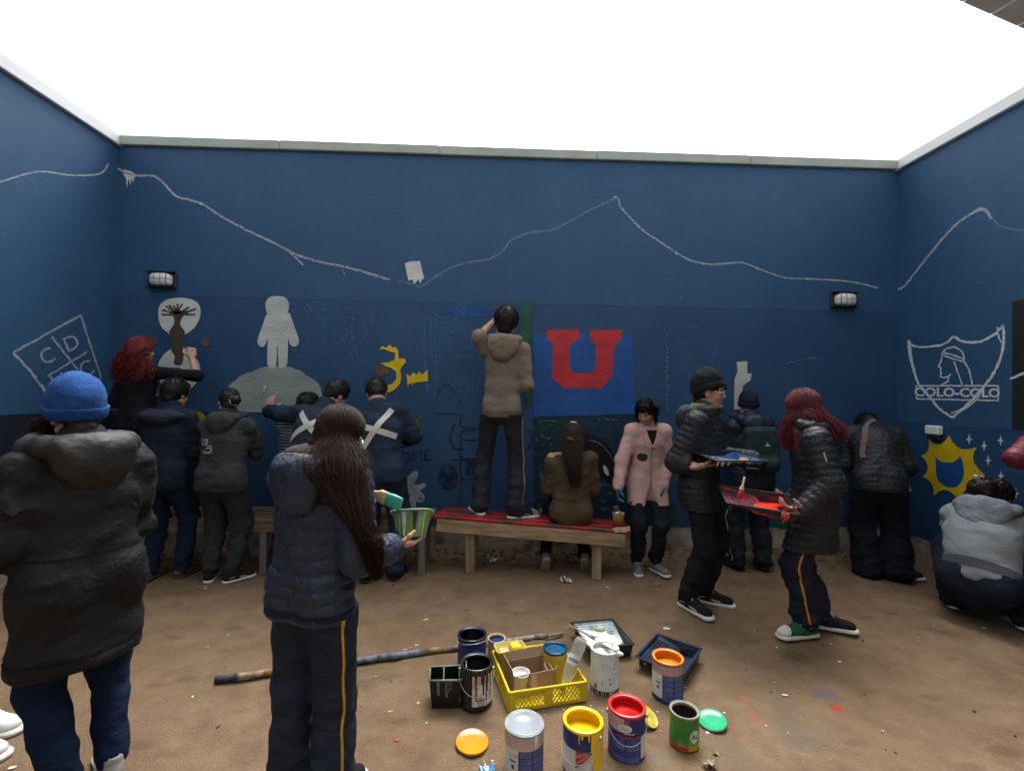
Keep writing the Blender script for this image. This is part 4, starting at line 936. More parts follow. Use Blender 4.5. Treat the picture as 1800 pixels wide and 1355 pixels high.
def make_body(R, root, skin=SKIN, bare=(False, False), hands=(True, True), gloves=None, face=True, h=.012):
    """body: one mesh; head, neck, trunk, limbs, hands"""
    g = Geo(); k = R.k
    g.add(R.L(HEADV), HEADF, skin, True)
    S = SDF(.0075); S.rc(R.neck - R.tu * .02, R.nt, .058 * k, .050 * k, .02); S.rc(R.nt, R.L((0, -.02, -.03)), .050 * k, .052 * k, .02)
    S.rc(R.neck - R.tu * .02, R.sh[0] + R.tu * .01, .045 * k, .038 * k, .03); S.rc(R.neck - R.tu * .02, R.sh[1] + R.tu * .01, .045 * k, .038 * k, .03)
    v, f = S.mesh(); g.add(v, f, skin, True)
    S = SDF(h)
    S.rc(R.hipc, R.waist, .125 * k, .105 * k, .03, flat=(R.f, .65)); S.rc(R.waist, R.chest, .105 * k, .125 * k, .03, flat=(R.tf, .65)); S.rc(R.chest, R.neck - R.tu * .05, .125 * k, .085 * k, .03, flat=(R.tf, .62))
    for i in (0, 1):
        S.rc(R.chest + R.tu * .05, R.sh[i], .06 * k, .048 * k, .03); S.rc(R.sh[i], R.el[i], .047 * k, .037 * k, .02); S.rc(R.el[i], R.wr[i], .037 * k, .0255 * k, .02)
        S.rc(R.hip[i], R.knee[i], .075 * k, .050 * k, .03); S.rc(R.knee[i], R.ank[i], .050 * k, .033 * k, .02)
        S.rc(R.ank[i], R.ank[i] + np.array([0, 0, -.03]), .033 * k, .03 * k, .02)
    v, f = S.mesh(); g.add(v, f, skin, True)
    for i in (0, 1):
        if hands[i]:
            m = gloves if gloves else skin
            v, f = hand_mesh(R.wr[i], R.hd[i], R.hn[i], i, R.curl[i], k * .98); g.add(v, f, m, True)
    if face:
        for sg in (-1, 1):
            v, f = blob(R.L((sg * .032, .0795, .003)), np.array((.0135, .010, .0072)) * R.hs, R.HR); g.add(v, f, EYEW, True)
            v, f = blob(R.L((sg * .032, .0872, .003)), np.array((.0058, .0030, .0058)) * R.hs, R.HR); g.add(v, f, EYED, True)
            v, f = tube_vf([R.L((sg * .014, .089, .021)), R.L((sg * .032, .088, .026)), R.L((sg * .050, .076, .021))], np.array((.0034, .0036, .0018)) * R.hs, 6); g.add(v, f, BROW, True)
            v, f = tube_vf([R.L((sg * .018, .0875, .008)), R.L((sg * .032, .0895, .0115)), R.L((sg * .047, .080, .006))], np.array((.0014, .0018, .0012)) * R.hs, 6); g.add(v, f, BROW, True)
        v, f = tube_vf([R.L((-.021, .084, -.061)), R.L((-.006, .0918, -.0565)), R.L((0, .0915, -.058)), R.L((.006, .0918, -.0565)), R.L((.021, .084, -.061))], np.array((.002, .0042, .004, .0042, .002)) * R.hs, 6); g.add(v, f, LIP, True)
        v, f = tube_vf([R.L((-.018, .084, -.064)), R.L((0, .0900, -.0685)), R.L((.018, .084, -.064))], np.array((.002, .0052, .002)) * R.hs, 6); g.add(v, f, LIP, True)
    return g.build('body', root)

def make_jacket(R, root, mat, th=.02, hem=.03, quilt=None, hood=None, sleeve=(1, 1), fold=.006, h=.011, fit=1.0, name='jacket', collar=.055, hoodmat=None, flare=0.0, opened=None, noise=.006, hoodsz=1.0, waistin=1.0, slit=False, hipfit=1.0):
    k = R.k; S = SDF(h); b = R.b; t = th; fo = lambda a, w, p: (a * fold / .006, w, p)
    q = None if quilt is None else (R.hipc, R.tu, quilt[0], quilt[1])
    hp = R.hipc - unit(.5 * R.u + .5 * R.tu) * hem
    hips = (.148 * b + t) * k * fit + flare; ws = (.128 * b * waistin + t) * k * fit; cs = (.146 * b + t) * k * fit
    S.rc(hp, R.waist, hips, ws, .04, flat=(R.f, .72), quilt=q, fold=None if quilt else (fold * 1.0, .13, 1.0))
    S.rc(R.waist, R.chest, ws, cs, .04, flat=(R.tf, .70), quilt=q, fold=None if quilt else (fold * .8, .16, 2.2))
    S.rc(R.chest, R.neck - R.tu * .055 * k, cs, (.100 + t) * k, .04, flat=(R.tf, .66), quilt=q)
    S.rc(R.sh[0], R.sh[1], (.047 + t * .7) * k, (.047 + t * .7) * k, .05)
    for i in (0, 1):
        if not hipfit: continue
        bb = R.b ** .8 * hipfit; h0 = R.hip[i] - R.f * .030 * k; S.rc(h0 + R.u * .03, h0 - R.u * .03, (.094 * bb + t * .25) * k, (.096 * bb + t * .25) * k, .05, quilt=q)
        if hem > .08: S.rc(R.hip[i], R.hip[i] + (R.knee[i] - R.hip[i]) * min(1.0, (hem + .10) / .40), (.094 * bb + t * .5) * k, (.086 * bb + t * .5) * k, .05, quilt=q)
    for i in (0, 1):
        qa = None if quilt is None else (R.sh[i], unit(R.el[i] - R.sh[i]), quilt[0] * .95, quilt[1] * .9)
        S.rc(R.sh[i], R.el[i], (.049 + t) * k, (.043 + t) * k, .035, quilt=qa, fold=None if quilt else (fold * .9, .085, i * 2.0))
        e = R.el[i] + (R.wr[i] - R.el[i]) * sleeve[i]
        qa = None if quilt is None else (R.el[i], unit(R.wr[i] - R.el[i]), quilt[0] * .9, quilt[1] * .9)
        if sleeve[i] > .05: S.rc(R.el[i], e, (.043 + t) * k, (.033 + t * .85) * k, .03, quilt=qa, fold=None if quilt else (fold * .9, .055, 1 + i))
    if collar:
        S.rc(R.neck - R.tu * .03, R.neck + unit(.4 * R.tu + .6 * (R.nt - R.neck)) * collar, (.070 + t * .4) * k, (.066 + t * .3) * k, .03)
    S.noise(noise * .7, (7, 7, 9))
    if quilt is None: S.noise(noise * .65, (5, 5, 13), True); S.noise(noise * .15, (12, 12, 30), True)
    else: S.noise(noise * .25, 28, True)
    if hem is not None:
        dn = unit(.75 * R.u + .25 * R.tu); S.cut(hp - dn * (hips * .30), -dn)
        R.hemcut = (hp - dn * (hips * .30 - .035), dn)
    if slit:
        a0 = R.hipc + R.u * .02 + R.f * .12; S.rc(a0, a0 - R.u * .30, .004, .085, .01, flat=(R.r, .9), op='s')
    v, f = S.mesh(0 if quilt else 1); o = Geo().add(v, f, mat, True).build(name, root)
    bv = bvh_of(v, f)
    if hood: make_hood(R, o, hoodmat or mat, t, hood, h, hoodsz)
    return o, bv
def make_hood(R, parent, mat, t, size, h, sz=1.0):
    """hood lying on the back and shoulders"""
    k = R.k; S = SDF(h * .9); tf, tr, tu = R.tf, R.tr, R.tu; c = R.neck + tu * .02 * k
    P = []
    for a in np.linspace(-125, 125, 9):
        a = math.radians(a); rad = (.088 + t * .8) * sz * k
        P.append(c - tf * math.cos(a) * rad * 1.05 + tr * math.sin(a) * rad * 1.05 + tu * (.012 - .022 * math.cos(a)) * k)
    for i in range(8): S.rc(P[i], P[i + 1], (.030 + .3 * t) * k * sz, (.030 + .3 * t) * k * sz, .02, fold=(.005, .05, i * 1.1))
    S.el(c - tf * (.088 + t * 1.25) * k - tu * (.035 * size + .005) * k, np.array((.115 * sz, .048 + .3 * t, .062 * size + .01)) * k, np.stack([tr, tf, tu], 1), .05)
    S.el(c - tf * (.075 + t) * k - tu * .085 * size * k, np.array((.075 * sz, .040 + .3 * t, .05 * size)) * k, np.stack([tr, tf, tu], 1), .05)
    S.el(R.neck + tu * .055 * k + tf * .01, np.array((.066 * sz, .075, .06)) * k, np.stack([tr, tf, tu], 1), .02, op='s')
    S.noise(.008, (10, 10, 14)); S.noise(.004, 28)
    v, f = S.mesh(); return Geo().add(v, f, mat, True).build('hood', parent)
def make_trousers(R, root, mat, th=.012, flare=0.0, h=.011, fold=.006, name='trousers', upto=1.0, top=.055, ext=(1.0, 1.0), clip=True):
    k = R.k; S = SDF(h); b = R.b ** .8
    S.rc(R.hipc - R.u * .02, R.hipc + unit(R.waist - R.hipc) * top * R.H, (.122 * b + th) * k, (.116 * b + th) * k, .04, flat=(R.f, .74))
    for i in (0, 1):
        S.el(R.hip[i] - R.f * .035 * k - R.u * .02, np.array((.085, .085, .095)) * k * b, None, .05)
        S.rc(R.hip[i], R.knee[i], (.083 * b + th) * k, (.058 * b + th) * k, .035, fold=(fold * .7, .21, i * 2 + 1))
        e = R.knee[i] + (R.ank[i] - R.knee[i]) * ext[i] * .99
        S.rc(R.knee[i], e, (.058 * b + th) * k, (.042 + th + flare) * k, .03, fold=(fold, .085, i * 1.7))
        S.cut if False else None
    S.noise(.005, (8, 8, 5)); S.noise(.0045, (8, 8, 11), True); S.noise(.0018, (16, 16, 30), True)
    if getattr(R, 'hemcut', None) is not None and clip: S.cut(R.hemcut[0], R.hemcut[1])   # tucked under the jacket
    v, f = S.mesh(); o = Geo().add(v, f, mat, True).build(name, root)
    return o, bvh_of(v, f)
def side_stripe(R, i, bv, mat, parent, w=.016, name='side_stripe', fwd=-.1, z1=.02, top=None):
    sg = 1 if i else -1; out = unit(R.r * sg + R.f * fwd)
    P = [R.hip[i] + R.u * .05] + [R.hip[i] + (R.knee[i] - R.hip[i]) * t for t in np.linspace(0.05, 1, 9)] + [R.knee[i] + (R.ank[i] - R.knee[i]) * t for t in np.linspace(.1, 1 - z1, 9)]
    P = np.array(P) + rng.normal(0, .0015, (len(P), 3))
    ww = np.full(len(P), w)
    if top: ww[:top[0]] = np.linspace(top[1], w, top[0])
    v, f = drape(bv, P + out * .0, ww, -out, .0035)
    if len(f): Geo().add(v, f, mat, True).build(name, parent)

_SH = {}
def shoe_template():
    S = SDF(.0065); S.rc((0, -.036, .014), (0, .145, .014), .040, .045, 0, flat=((0, 0, 1), .42)); S.cut((0, 0, 0), (0, 0, -1)); S.cut((0, 0, .030), (0, 0, 1)); _SH['sole'] = S.mesh()
    S = SDF(.0065); S.rc((0, -.034, .045), (0, .03, .050), .036, .035, .02); S.rc((0, .03, .046), (0, .140, .030), .037, .034, .03); S.rc((0, -.022, .06), (0, -.026, .098), .036, .036, .02); S.rc((0, .01, .07), (0, .07, .056), .028, .020, .02)
    S.cut((0, 0, .024), (0, 0, -1)); S.rc((0, -.024, .095), (0, -.026, .14), .028, .030, .004, op='s'); _SH['upper'] = S.mesh()
    S = SDF(.006); S.rc((0, .128, .034), (0, .150, .026), .0375, .034, .01); S.cut((0, 0, .024), (0, 0, -1)); S.cut((0, .126, .03), (0, -1, -.3)); _SH['cap'] = S.mesh()
shoe_template()
def make_shoe(R, i, root, upper, sole, lace=None, cap=None, stripe=None, sc=1.0):
    k = R.k * sc; a = math.radians(R.fyaw[i]); f = np.array([math.sin(a), math.cos(a), 0]); r = np.array([math.cos(a), -math.sin(a), 0]); p = math.radians(R.fpit[i])
    y = f * math.cos(p) - np.array([0, 0, 1]) * math.sin(p); z = np.array([0, 0, 1]) * math.cos(p) + f * math.sin(p); B = np.stack([r, y, z], 1)
    o0 = R.ank[i] - z * .075 * R.k + y * .01
    T = lambda q: np.asarray(q) * k @ B.T + o0
    v, fc = _SH['upper']; o = Geo().add(T(v), fc, upper, True).build('shoe', root)
    v, fc = _SH['sole']; Geo().add(T(v), fc, sole, True).build('sole', o)
    if cap: v, fc = _SH['cap']; Geo().add(T(v), fc, cap, True).build('toe_cap', o)
    if lace:
        g = Geo()
        for j in range(4):
            yy = .045 + .021 * j; zz = .081 - .0095 * j - (.003 if j == 3 else 0)
            for s in (-1, 1): v, fc = tube_vf([T((-s * .020, yy - .006, zz - .006)), T((0, yy, zz + .004)), T((s * .020, yy + .008, zz - .009))], .0032 * k, 5); g.add(v, fc, lace, True)
        for s in (-1, 1): v, fc = tube_vf([T((0, .045, .085)), T((s * .018, .05, .094)), T((s * .03, .06, .080)), T((s * .015, .052, .082))], .0026 * k, 5); g.add(v, fc, lace, True)
        g.build('lace', o)
    if stripe:
        g = Geo()
        for s in (-1, 1): v, fc = tube_vf([T((s * .038, -.03, .045)), T((s * .0385, .02, .052)), T((s * .039, .06, .040)), T((s * .036, .10, .036))], .0035 * k, 5); g.add(v, fc, stripe, True)
        g.build('side_mark', o)

# ---- hair
def scalp_cap(R, mat, th=.010, front=.052, low=-.045, noise=.004):
    """hair volume hugging the skull, open at the face"""
    S = SDF(.0062); S.el((0, -.014, .032), (.0745 + th, .093 + th, .086 + th)); S.rc((0, -.045, 0), (0, -.055, low), .062 + th * .6, .050 + th * .5, .03)
    S.bx((0, front + .10, -.046), (.12, .085, .122), _rx(-.35), .02, .015, op='s'); S.cut((0, 0, low - .02), (0, .25, -1))
    for sg in (-1, 1): S.el((sg * .085, .002, -.016), (.020, .022, .030), k=.01, op='s')
    S.noise(noise, 40); S.noise(noise * .6, 90)
    v, f = S.mesh(); return R.L(v), f
def scalp_roots(n, back=-.25, front=.30, part=None):
    out = []
    while len(out) < n:
        d = rng.normal(size=(n, 3)); d /= np.linalg.norm(d, axis=1)[:, None]
        lim = np.where(d[:, 1] > .1, front + (d[:, 1] - .1) * .45, back)
        out += list(d[d[:, 2] > lim])
    return np.array(out[:n])
def pushout(R, P, th=.010):
    L = ((P - R.hc) @ R.HR) / R.hs; c = np.array((0, -.014, .032)); rad = np.array((.0745 + th, .093 + th, .086 + th))
    q = (L - c) / rad; l = np.linalg.norm(q, axis=-1, keepdims=True); m = (l < 1) & (L[..., 2:3] > -.05)
    L2 = np.where(m, c + q / (l + 1e-9) * rad, L); return L2 * R.hs @ R.HR.T + R.hc
def make_hair(R, root, mat, ways, n=1200, r=(.0024, .0009), th=.012, K=14, wave=.0, wfreq=3.0, low=-.05, back=-.3, front=.32, cap=True, name='hair', jit=.008, frizz=.002, side=None, capth=None, vol=0.0, endv=.05):
    """long hair: strands from the scalp through way points (centre, spread across, spread deep)"""
    D = scalp_roots(n, back, front)
    if side is not None: D = D[(D @ np.asarray(side)) > -.35]; n = len(D)
    ce = np.array((0, -.014, .032)); rad = np.array((.0745 + th, .093 + th, .086 + th))
    lat = D[:, 0:1]; rnd = rng.uniform(-1, 1, (n, 1)); wpts = []
    for (c, su, sv) in ways:
        wpts.append(np.asarray(c) + (lat * .75 + rng.normal(0, .22, (n, 1))) * np.asarray(su) + (rnd * .8 + rng.normal(0, .15, (n, 1))) * np.asarray(sv) + rng.normal(0, jit, (n, 3)))
    d1 = ((wpts[0] - R.hc) @ R.HR / R.hs - ce) / rad; d1 /= np.linalg.norm(d1, axis=1)[:, None]
    pts = [R.L(ce + D * rad)]
    for q in (.35, .7):
        dq = D * (1 - q) + d1 * q; dq /= np.linalg.norm(dq, axis=1)[:, None] + 1e-6; pts.append(R.L(ce + dq * rad * (1.0 + .05 * q)))
    pts += wpts
    ends = rng.uniform(-.02, endv, (n, 1)) * np.array([0, 0, 1.0]); pts[-1] = pts[-1] + ends
    W = np.stack(pts, 1); m = W.shape[1]; t = np.linspace(0, m - 1 - 1e-6, K); i = t.astype(int); fr = (t - i)[None, :, None]
    g4 = [W[:, np.clip(i + o, 0, m - 1)] for o in (-1, 0, 1, 2)]
    P = .5 * (2 * g4[1] + (g4[2] - g4[0]) * fr + (2 * g4[0] - 5 * g4[1] + 4 * g4[2] - g4[3]) * fr ** 2 + (3 * g4[1] - g4[0] - 3 * g4[2] + g4[3]) * fr ** 3)
    P = pushout(R, P, th)
    tt = np.linspace(0, 1, K)[None, :, None]
    if wave:
        ph = rng.uniform(0, 6.3, (n, 1, 1)) * .5 + 6 * lat[:, None, :]; P = P + wave * tt * np.concatenate([np.sin(wfreq * 6.28 * tt + ph), np.cos(wfreq * 6.28 * tt + ph), np.sin(wfreq * 5 * tt + 2 * ph) * .5], 2)
    P = P + np.cumsum(rng.normal(0, frizz, P.shape), axis=1) * tt
    fl = rng.random((n, 1, 1)) < .06
    P = P + fl * np.cumsum(rng.normal(0, .0035, P.shape), axis=1) * tt
    v, f = strands_vf(P, r[0], r[1]); g = Geo()
    if cap: cv, cf = scalp_cap(R, mat, capth or th * .9, low=low); g.add(cv, cf, mat, True)
    if vol:
        S = SDF(.008); C_ = [R.L((0, -.05, -.01))] + [np.asarray(w[0]) for w in ways]; W_ = [.05] + [max(np.linalg.norm(w[1]), np.linalg.norm(w[2])) * .62 * vol for w in ways]; N_ = [unit(w[2]) for w in ways]
        F_ = [1.0] + [max(.35, min(np.linalg.norm(w[2]), np.linalg.norm(w[1])) / max(np.linalg.norm(w[1]), np.linalg.norm(w[2]))) for w in ways]
        for q in range(len(ways)): S.rc(C_[q], C_[q + 1], W_[q], W_[q + 1], .02, flat=(N_[q], F_[q + 1]) if np.linalg.norm(ways[q][1]) >= np.linalg.norm(ways[q][2]) else None)
        S.noise(.006, (40, 40, 10)); vv, ff = S.mesh(); g.add(vv, ff, mat, True)
    g.add(v, f, mat, True); return g.build(name, root)
def make_short_hair(R, root, mat, n=900, ln=.030, th=.014, front=.055, back=-.45, lift=.22, low=-.05):
    n = int(n * 1.8)
    D = scalp_roots(n, back, .28); c = np.array((0, -.014, .032)); rad = np.array((.0745 + th, .093 + th, .086 + th))
    P0 = c + D * rad * .97; crown = np.array((0.01, -.06, .10)); tang = P0 - crown; tang = tang - D * (tang * D).sum(1, keepdims=True); tang /= np.linalg.norm(tang, axis=1)[:, None] + 1e-6
    tang = tang + rng.normal(0, .22, tang.shape); l = ln * .85 * rng.uniform(.6, 1.3, (n, 1))
    P = np.stack([R.L(P0 + (tang * q + D * lift * (q - .6 * q * q)) * l) for q in (0, .35, .7, 1.0)], 1)
    v, f = strands_vf(P, .0018, .0008); cv, cf = scalp_cap(R, mat, th, front, low=low); g = Geo().add(cv, cf, mat, True); g.add(v, f, mat, True); return g.build('hair', root)
def make_beanie(R, root, mat, tall=.02, tilt=.22, th=.016, low=.012, cuff=.045, slouch=0.0):
    S = SDF(.0065); S.el((0, -.016 - slouch, .042 + tall * .5), (.0745 + th, .094 + th + slouch * .6, .088 + th + tall * .5)); n = np.array((0, tilt, -1)); S.cut((0, 0, low), n); S.noise(.0035, 26)
    v, f = S.mesh(); o = Geo().add(R.L(v), f, mat, True).build('beanie', root)
    S = SDF(.0058); S.el((0, -.016 - slouch * .4, .036), (.0745 + th + .009, .094 + th + .009 + slouch * .3, .095 + th)); S.cut((0, 0, low - .004), n); S.cut((0, 0, low + cuff), -n); S.noise(.002, 40)
    v, f = S.mesh(); Geo().add(R.L(v), f, mat, True).build('cuff', o); return o
def make_glasses(R, root, mat):
    g = Geo()
    for sg in (-1, 1):
        P = [R.L((sg * .034 + .024 * math.cos(a), .104 - .006 * abs(math.cos(a)), .002 + .019 * math.sin(a))) for a in np.linspace(0, 2 * math.pi, 17)]
        v, f = tube_vf(P, .0016, 6, False); g.add(v, f, mat, True)
        v, f = tube_vf([R.L((sg * .058, .100, .006)), R.L((sg * .074, .07, .008)), R.L((sg * .080, .0, .006))], .0016, 6); g.add(v, f, mat, True)
    v, f = tube_vf([R.L((-.010, .105, .006)), R.L((0, .109, .009)), R.L((.010, .105, .006))], .0016, 6); g.add(v, f, mat, True); g.build('glasses', root)
def person(R, label): return thing('person', label, 'person', tuple(R.pos))
def strip_on(bv, pts, w, aim, mat, name, parent, off=.004, n=14, smooth=True):
    P = catmull(pts, max(2, n // (len(pts) - 1))) if smooth and len(pts) > 2 else np.array([np.asarray(pts[0]) + (np.asarray(pts[-1]) - np.asarray(pts[0])) * t for t in np.linspace(0, 1, n)])
    v, f = drape(bv, P, w, aim, off)
    if len(f): Geo().add(v, f, mat, True).build(name, parent)
def band_around(c, R, bv, w, mat, name, parent, off=.003, frame=None):
    """rib, hem or seam running round a garment at the height of c"""
    r_, f_, u_ = frame or (R.r, R.f, R.u); A = np.linspace(0, 2 * math.pi, 49); aim = np.array([-(math.cos(a) * r_ + math.sin(a) * f_) for a in A])
    v, f = drape(bv, np.array([c] * 49), w, aim, off, across=u_)
    if len(f): Geo().add(v, f, mat, True).build(name, parent)
WHITE_RUB = material('white_rubber', (0.55, 0.54, 0.50), rough=.7, var=.15, scale=20); LACEW = fabric('white_lace', (.55, .55, .53))
BLKCAN = fabric('black_canvas', (0.010, 0.010, 0.011)); GREYSH = fabric('grey_knit_shoe', (0.16, 0.17, 0.17), var=.3); NAVYTR = fabric('navy_tracksuit', (0.014, 0.018, 0.029)); BLKTR = fabric('black_trouser', (0.011, 0.0125, 0.0165))
STRW = fabric('pale_stripe', (.42, .37, .30)); STRY = fabric('yellow_stripe', (.48, .27, .03)); STRO = fabric('orange_stripe', (.50, .20, .04))
PUFF_BLACK = material('black_puffer_nylon', (0.0115, 0.0135, 0.0180), rough=.52, var=.25, scale=9, bump=.5, bscale=42, spec=.32, wrinkle=.5, wscale=16)
PUFF_NAVY = material('navy_puffer_nylon', (0.014, 0.021, 0.043), rough=.5, var=.25, scale=9, bump=.5, bscale=42, spec=.35, wrinkle=.5, wscale=16)
DENIM = fabric('dark_denim', (0.0060, 0.0110, 0.027), var=.35, scale=6)
REFL = material('reflective_tape', (0.42, 0.42, 0.36), rough=.5, var=.14, scale=14, bump=.2, spec=.4)
OVERALL = fabric('navy_overall', (0.014, 0.025, 0.046), var=.28, scale=7)

# ================= 1 blue beanie, black parka (left foreground)
def p_beanie_woman():
    R = Rig(-1.585, 1.86, -58, 1.56, b=1.02, head=(0, 12, -4), lean=9, roll=1, feet=((-.05, -.05, 0, -4), (.10, -.03, 0, 10)))
    for i in (0, 1):
        sg = 1 if i else -1; R.arm(i, R.hipc + R.f * .24 + R.r * sg * .10 + R.u * .12, hint=R.r * sg * .35 - R.f * .35 - R.u, curl=.8)
    R.arm(1, R.hipc + R.f * .26 + R.r * .08 + R.u * .14, elbow=R.sh[1] - R.u * .27 + R.f * .05 + R.r * .03, curl=.8)
    t = person(R, 'person in blue knitted beanie and long black hooded parka at far left foreground'); make_body(R, t)
    M = material('black_parka_cloth', (0.0075, 0.0075, 0.0088), rough=.72, var=.35, scale=5, bump=.35, bscale=60, spec=.22, wrinkle=.45, wscale=7)
    o, bv = make_jacket(R, t, M, th=.034, hem=.245, fit=1.0, flare=.004, hood=1.35, fold=.011, h=.011, noise=.010, hoodsz=1.15, hoodmat=material('dark_hood_cloth', (0.017, 0.016, 0.0155), rough=.6, var=.3, scale=6, bump=.4, bscale=40, spec=.3))
    sm = fabric('parka_seam', (.004, .004, .005)); band_around(R.hipc - R.u * .235, R, bv, .010, sm, 'hem_seam', o); band_around(R.waist - R.u * .02, R, bv, .007, sm, 'waist_seam', o)
    o2, bv2 = make_trousers(R, t, fabric('blue_jeans', (0.0065, 0.0155, 0.044), var=.3, scale=5), th=.014, ext=(1, .93)); 
    make_beanie(R, t, fabric('blue_rib_knit', (0.017, 0.062, 0.21), bump=.6, bscale=160), th=.026, tall=.030, low=-.012, tilt=.30, cuff=.052, slouch=.012)
    c = R.L((-.085, .03, -.03)); d = -R.u
    make_hair(R, t, H_BRN, [(R.L((-.055, .115, -.02)), .04 * R.r, .05 * R.f), (R.L((-.055, .150, -.09)), .05 * R.r, .055 * R.f), (R.L((-.055, .155, -.20)), .05 * R.r, .05 * R.f)], n=2200, r=(.0016, .0007), side=(-.7, .7, 0), th=.006, back=-.5, front=-.2, wave=.012, low=-.07, capth=.004, vol=.5)
    for i in (0, 1): make_shoe(R, i, t, fabric('pale_canvas', (.35, .33, .30)), WHITE_RUB)
    v, f = lay_on(bv, [R.chest + R.tf * .2 - R.tr * .12, R.chest + R.tf * .16 - R.tr * .16 + R.tu * .08, R.sh[0] + R.tu * .06 + R.tf * .04, R.sh[0] - R.tf * .02 + R.tu * .06], .026, .006, 6); Geo().add(v, f, fabric('white_strap', (.42, .42, .44)), True).build('bag_strap', o)
    strip_on(bv, [R.sh[0] - R.tu * .13 - R.tf * .02 - R.tr * .03, R.sh[0] - R.tu * .15 - R.tf * .02 - R.tr * .01], .03, unit(R.tf + R.tr * .5), M_BLACKPL, 'sleeve_badge', o, off=.005, n=3)
p_beanie_woman()
# ================= 2 person beyond, white sneakers at the left edge
def p_edge_left():
    R = Rig(-2.84, 2.12, 84, 1.64, feet=((-.02, .52, 0, 8), (.12, .60, 0, 16)), hipoff=(0, .04))
    t = person(R, 'person in grey hoodie and white sneakers cut off by the left edge'); make_body(R, t)
    make_jacket(R, t, fabric('mid_grey_fleece', (.10, .105, .115)), th=.02); make_trousers(R, t, BLKTR); make_short_hair(R, t, H_DARK, n=300)
    for i in (0, 1): make_shoe(R, i, t, material('white_leather', (.62, .64, .62), rough=.5, var=.1), WHITE_RUB, sc=1.12)
p_edge_left()
# ================= 3 red curly hair, on the bench, painting hourglass
def p_redcurl():
    p = wp(243, 700, 4.20)
    R = Rig(p[0], 4.20, 12, 1.50, base=.475, head=(14, -2, -4), feet=((-.08, 0), (.08, .02)))
    R.arm(1, wp(337, 628, 4.36), elbow=wp(346, 660, 4.22), hdir=np.array([-.15, .25, 1.0]), palm=np.array([-.6, .8, 0]), curl=1.0); R.arm(0, R.sh[0] + np.array([.0, .22, -.2]))
    t = person(R, 'person with long curly red hair raising one arm to paint the hourglass'); make_body(R, t)
    make_jacket(R, t, fabric('black_tee', (.007, .007, .009)), th=.012, sleeve=(1, .08), hem=.05); make_trousers(R, t, BLKTR)
    dn = R.u
    make_hair(R, t, H_RED, [(R.L((0, -.09, -.06)), .14 * R.HR[:, 0], .05 * R.HR[:, 1]), (R.L((-.02, -.085, -.16)), .20 * R.HR[:, 0], .06 * R.HR[:, 1]), (R.L((-.03, -.085, -.27)), .22 * R.HR[:, 0], .06 * R.HR[:, 1])], n=2000, r=(.0026, .0013), th=.022, vol=.6, wave=.022, wfreq=4.5, K=22, jit=.018, frizz=.003)
    for i in (0, 1): make_shoe(R, i, t, BLKCAN, WHITE_RUB)
p_redcurl()
# ================= 4 navy hooded jacket, jeans
def p_navyjacket():
    R = Rig(-2.70, 3.90, 6, 1.625, b=1.05, head=(4, 14, 0), lean=6, feet=((-.10, 0, 0, -8), (.12, .06, 0, 4)))
    for i in (0, 1): R.arm(i, R.chest + R.tf * .30 + R.tr * (.10 if i else -.14) - R.u * .03)
    t = person(R, 'person in dark navy jacket with spread hood and jeans painting at the left'); make_body(R, t)
    M = fabric('dark_navy_wool', (.0085, .0115, .022), var=.3); o, bv = make_jacket(R, t, M, th=.028, hem=.06, fit=1.02)
    # wide flat hood collar
    S = SDF(.010); c = R.neck - R.tf * .05 - R.tu * .005; B = np.stack([R.tr, R.tf, R.tu], 1)
    S.el(c - R.tu * .03, (.215, .11, .050), B); S.el(c - R.tf * .04 - R.tu * .05, (.15, .09, .06), B, .04); S.el(R.neck + R.tu * .04 + R.tf * .02, (.075, .085, .05), B, .02, op='s'); S.noise(.007, 14)
    v, f = S.mesh(); Geo().add(v, f, fabric('navy_hood_cloth', (.013, .017, .030)), True).build('hood', o)
    make_trousers(R, t, DENIM, th=.014); make_short_hair(R, t, H_BLACK, n=900, ln=.04, th=.018)
    v, f = box_vf(R.neck - R.tf * .060 + R.tu * .050, (.016, .003, .008), B); Geo().add(v, f, LACEW).build('collar_label', o)
    for i in (0, 1): make_shoe(R, i, t, fabric('brown_suede', (.10, .07, .05)), material('brown_sole', (.06, .045, .035)))
p_navyjacket()
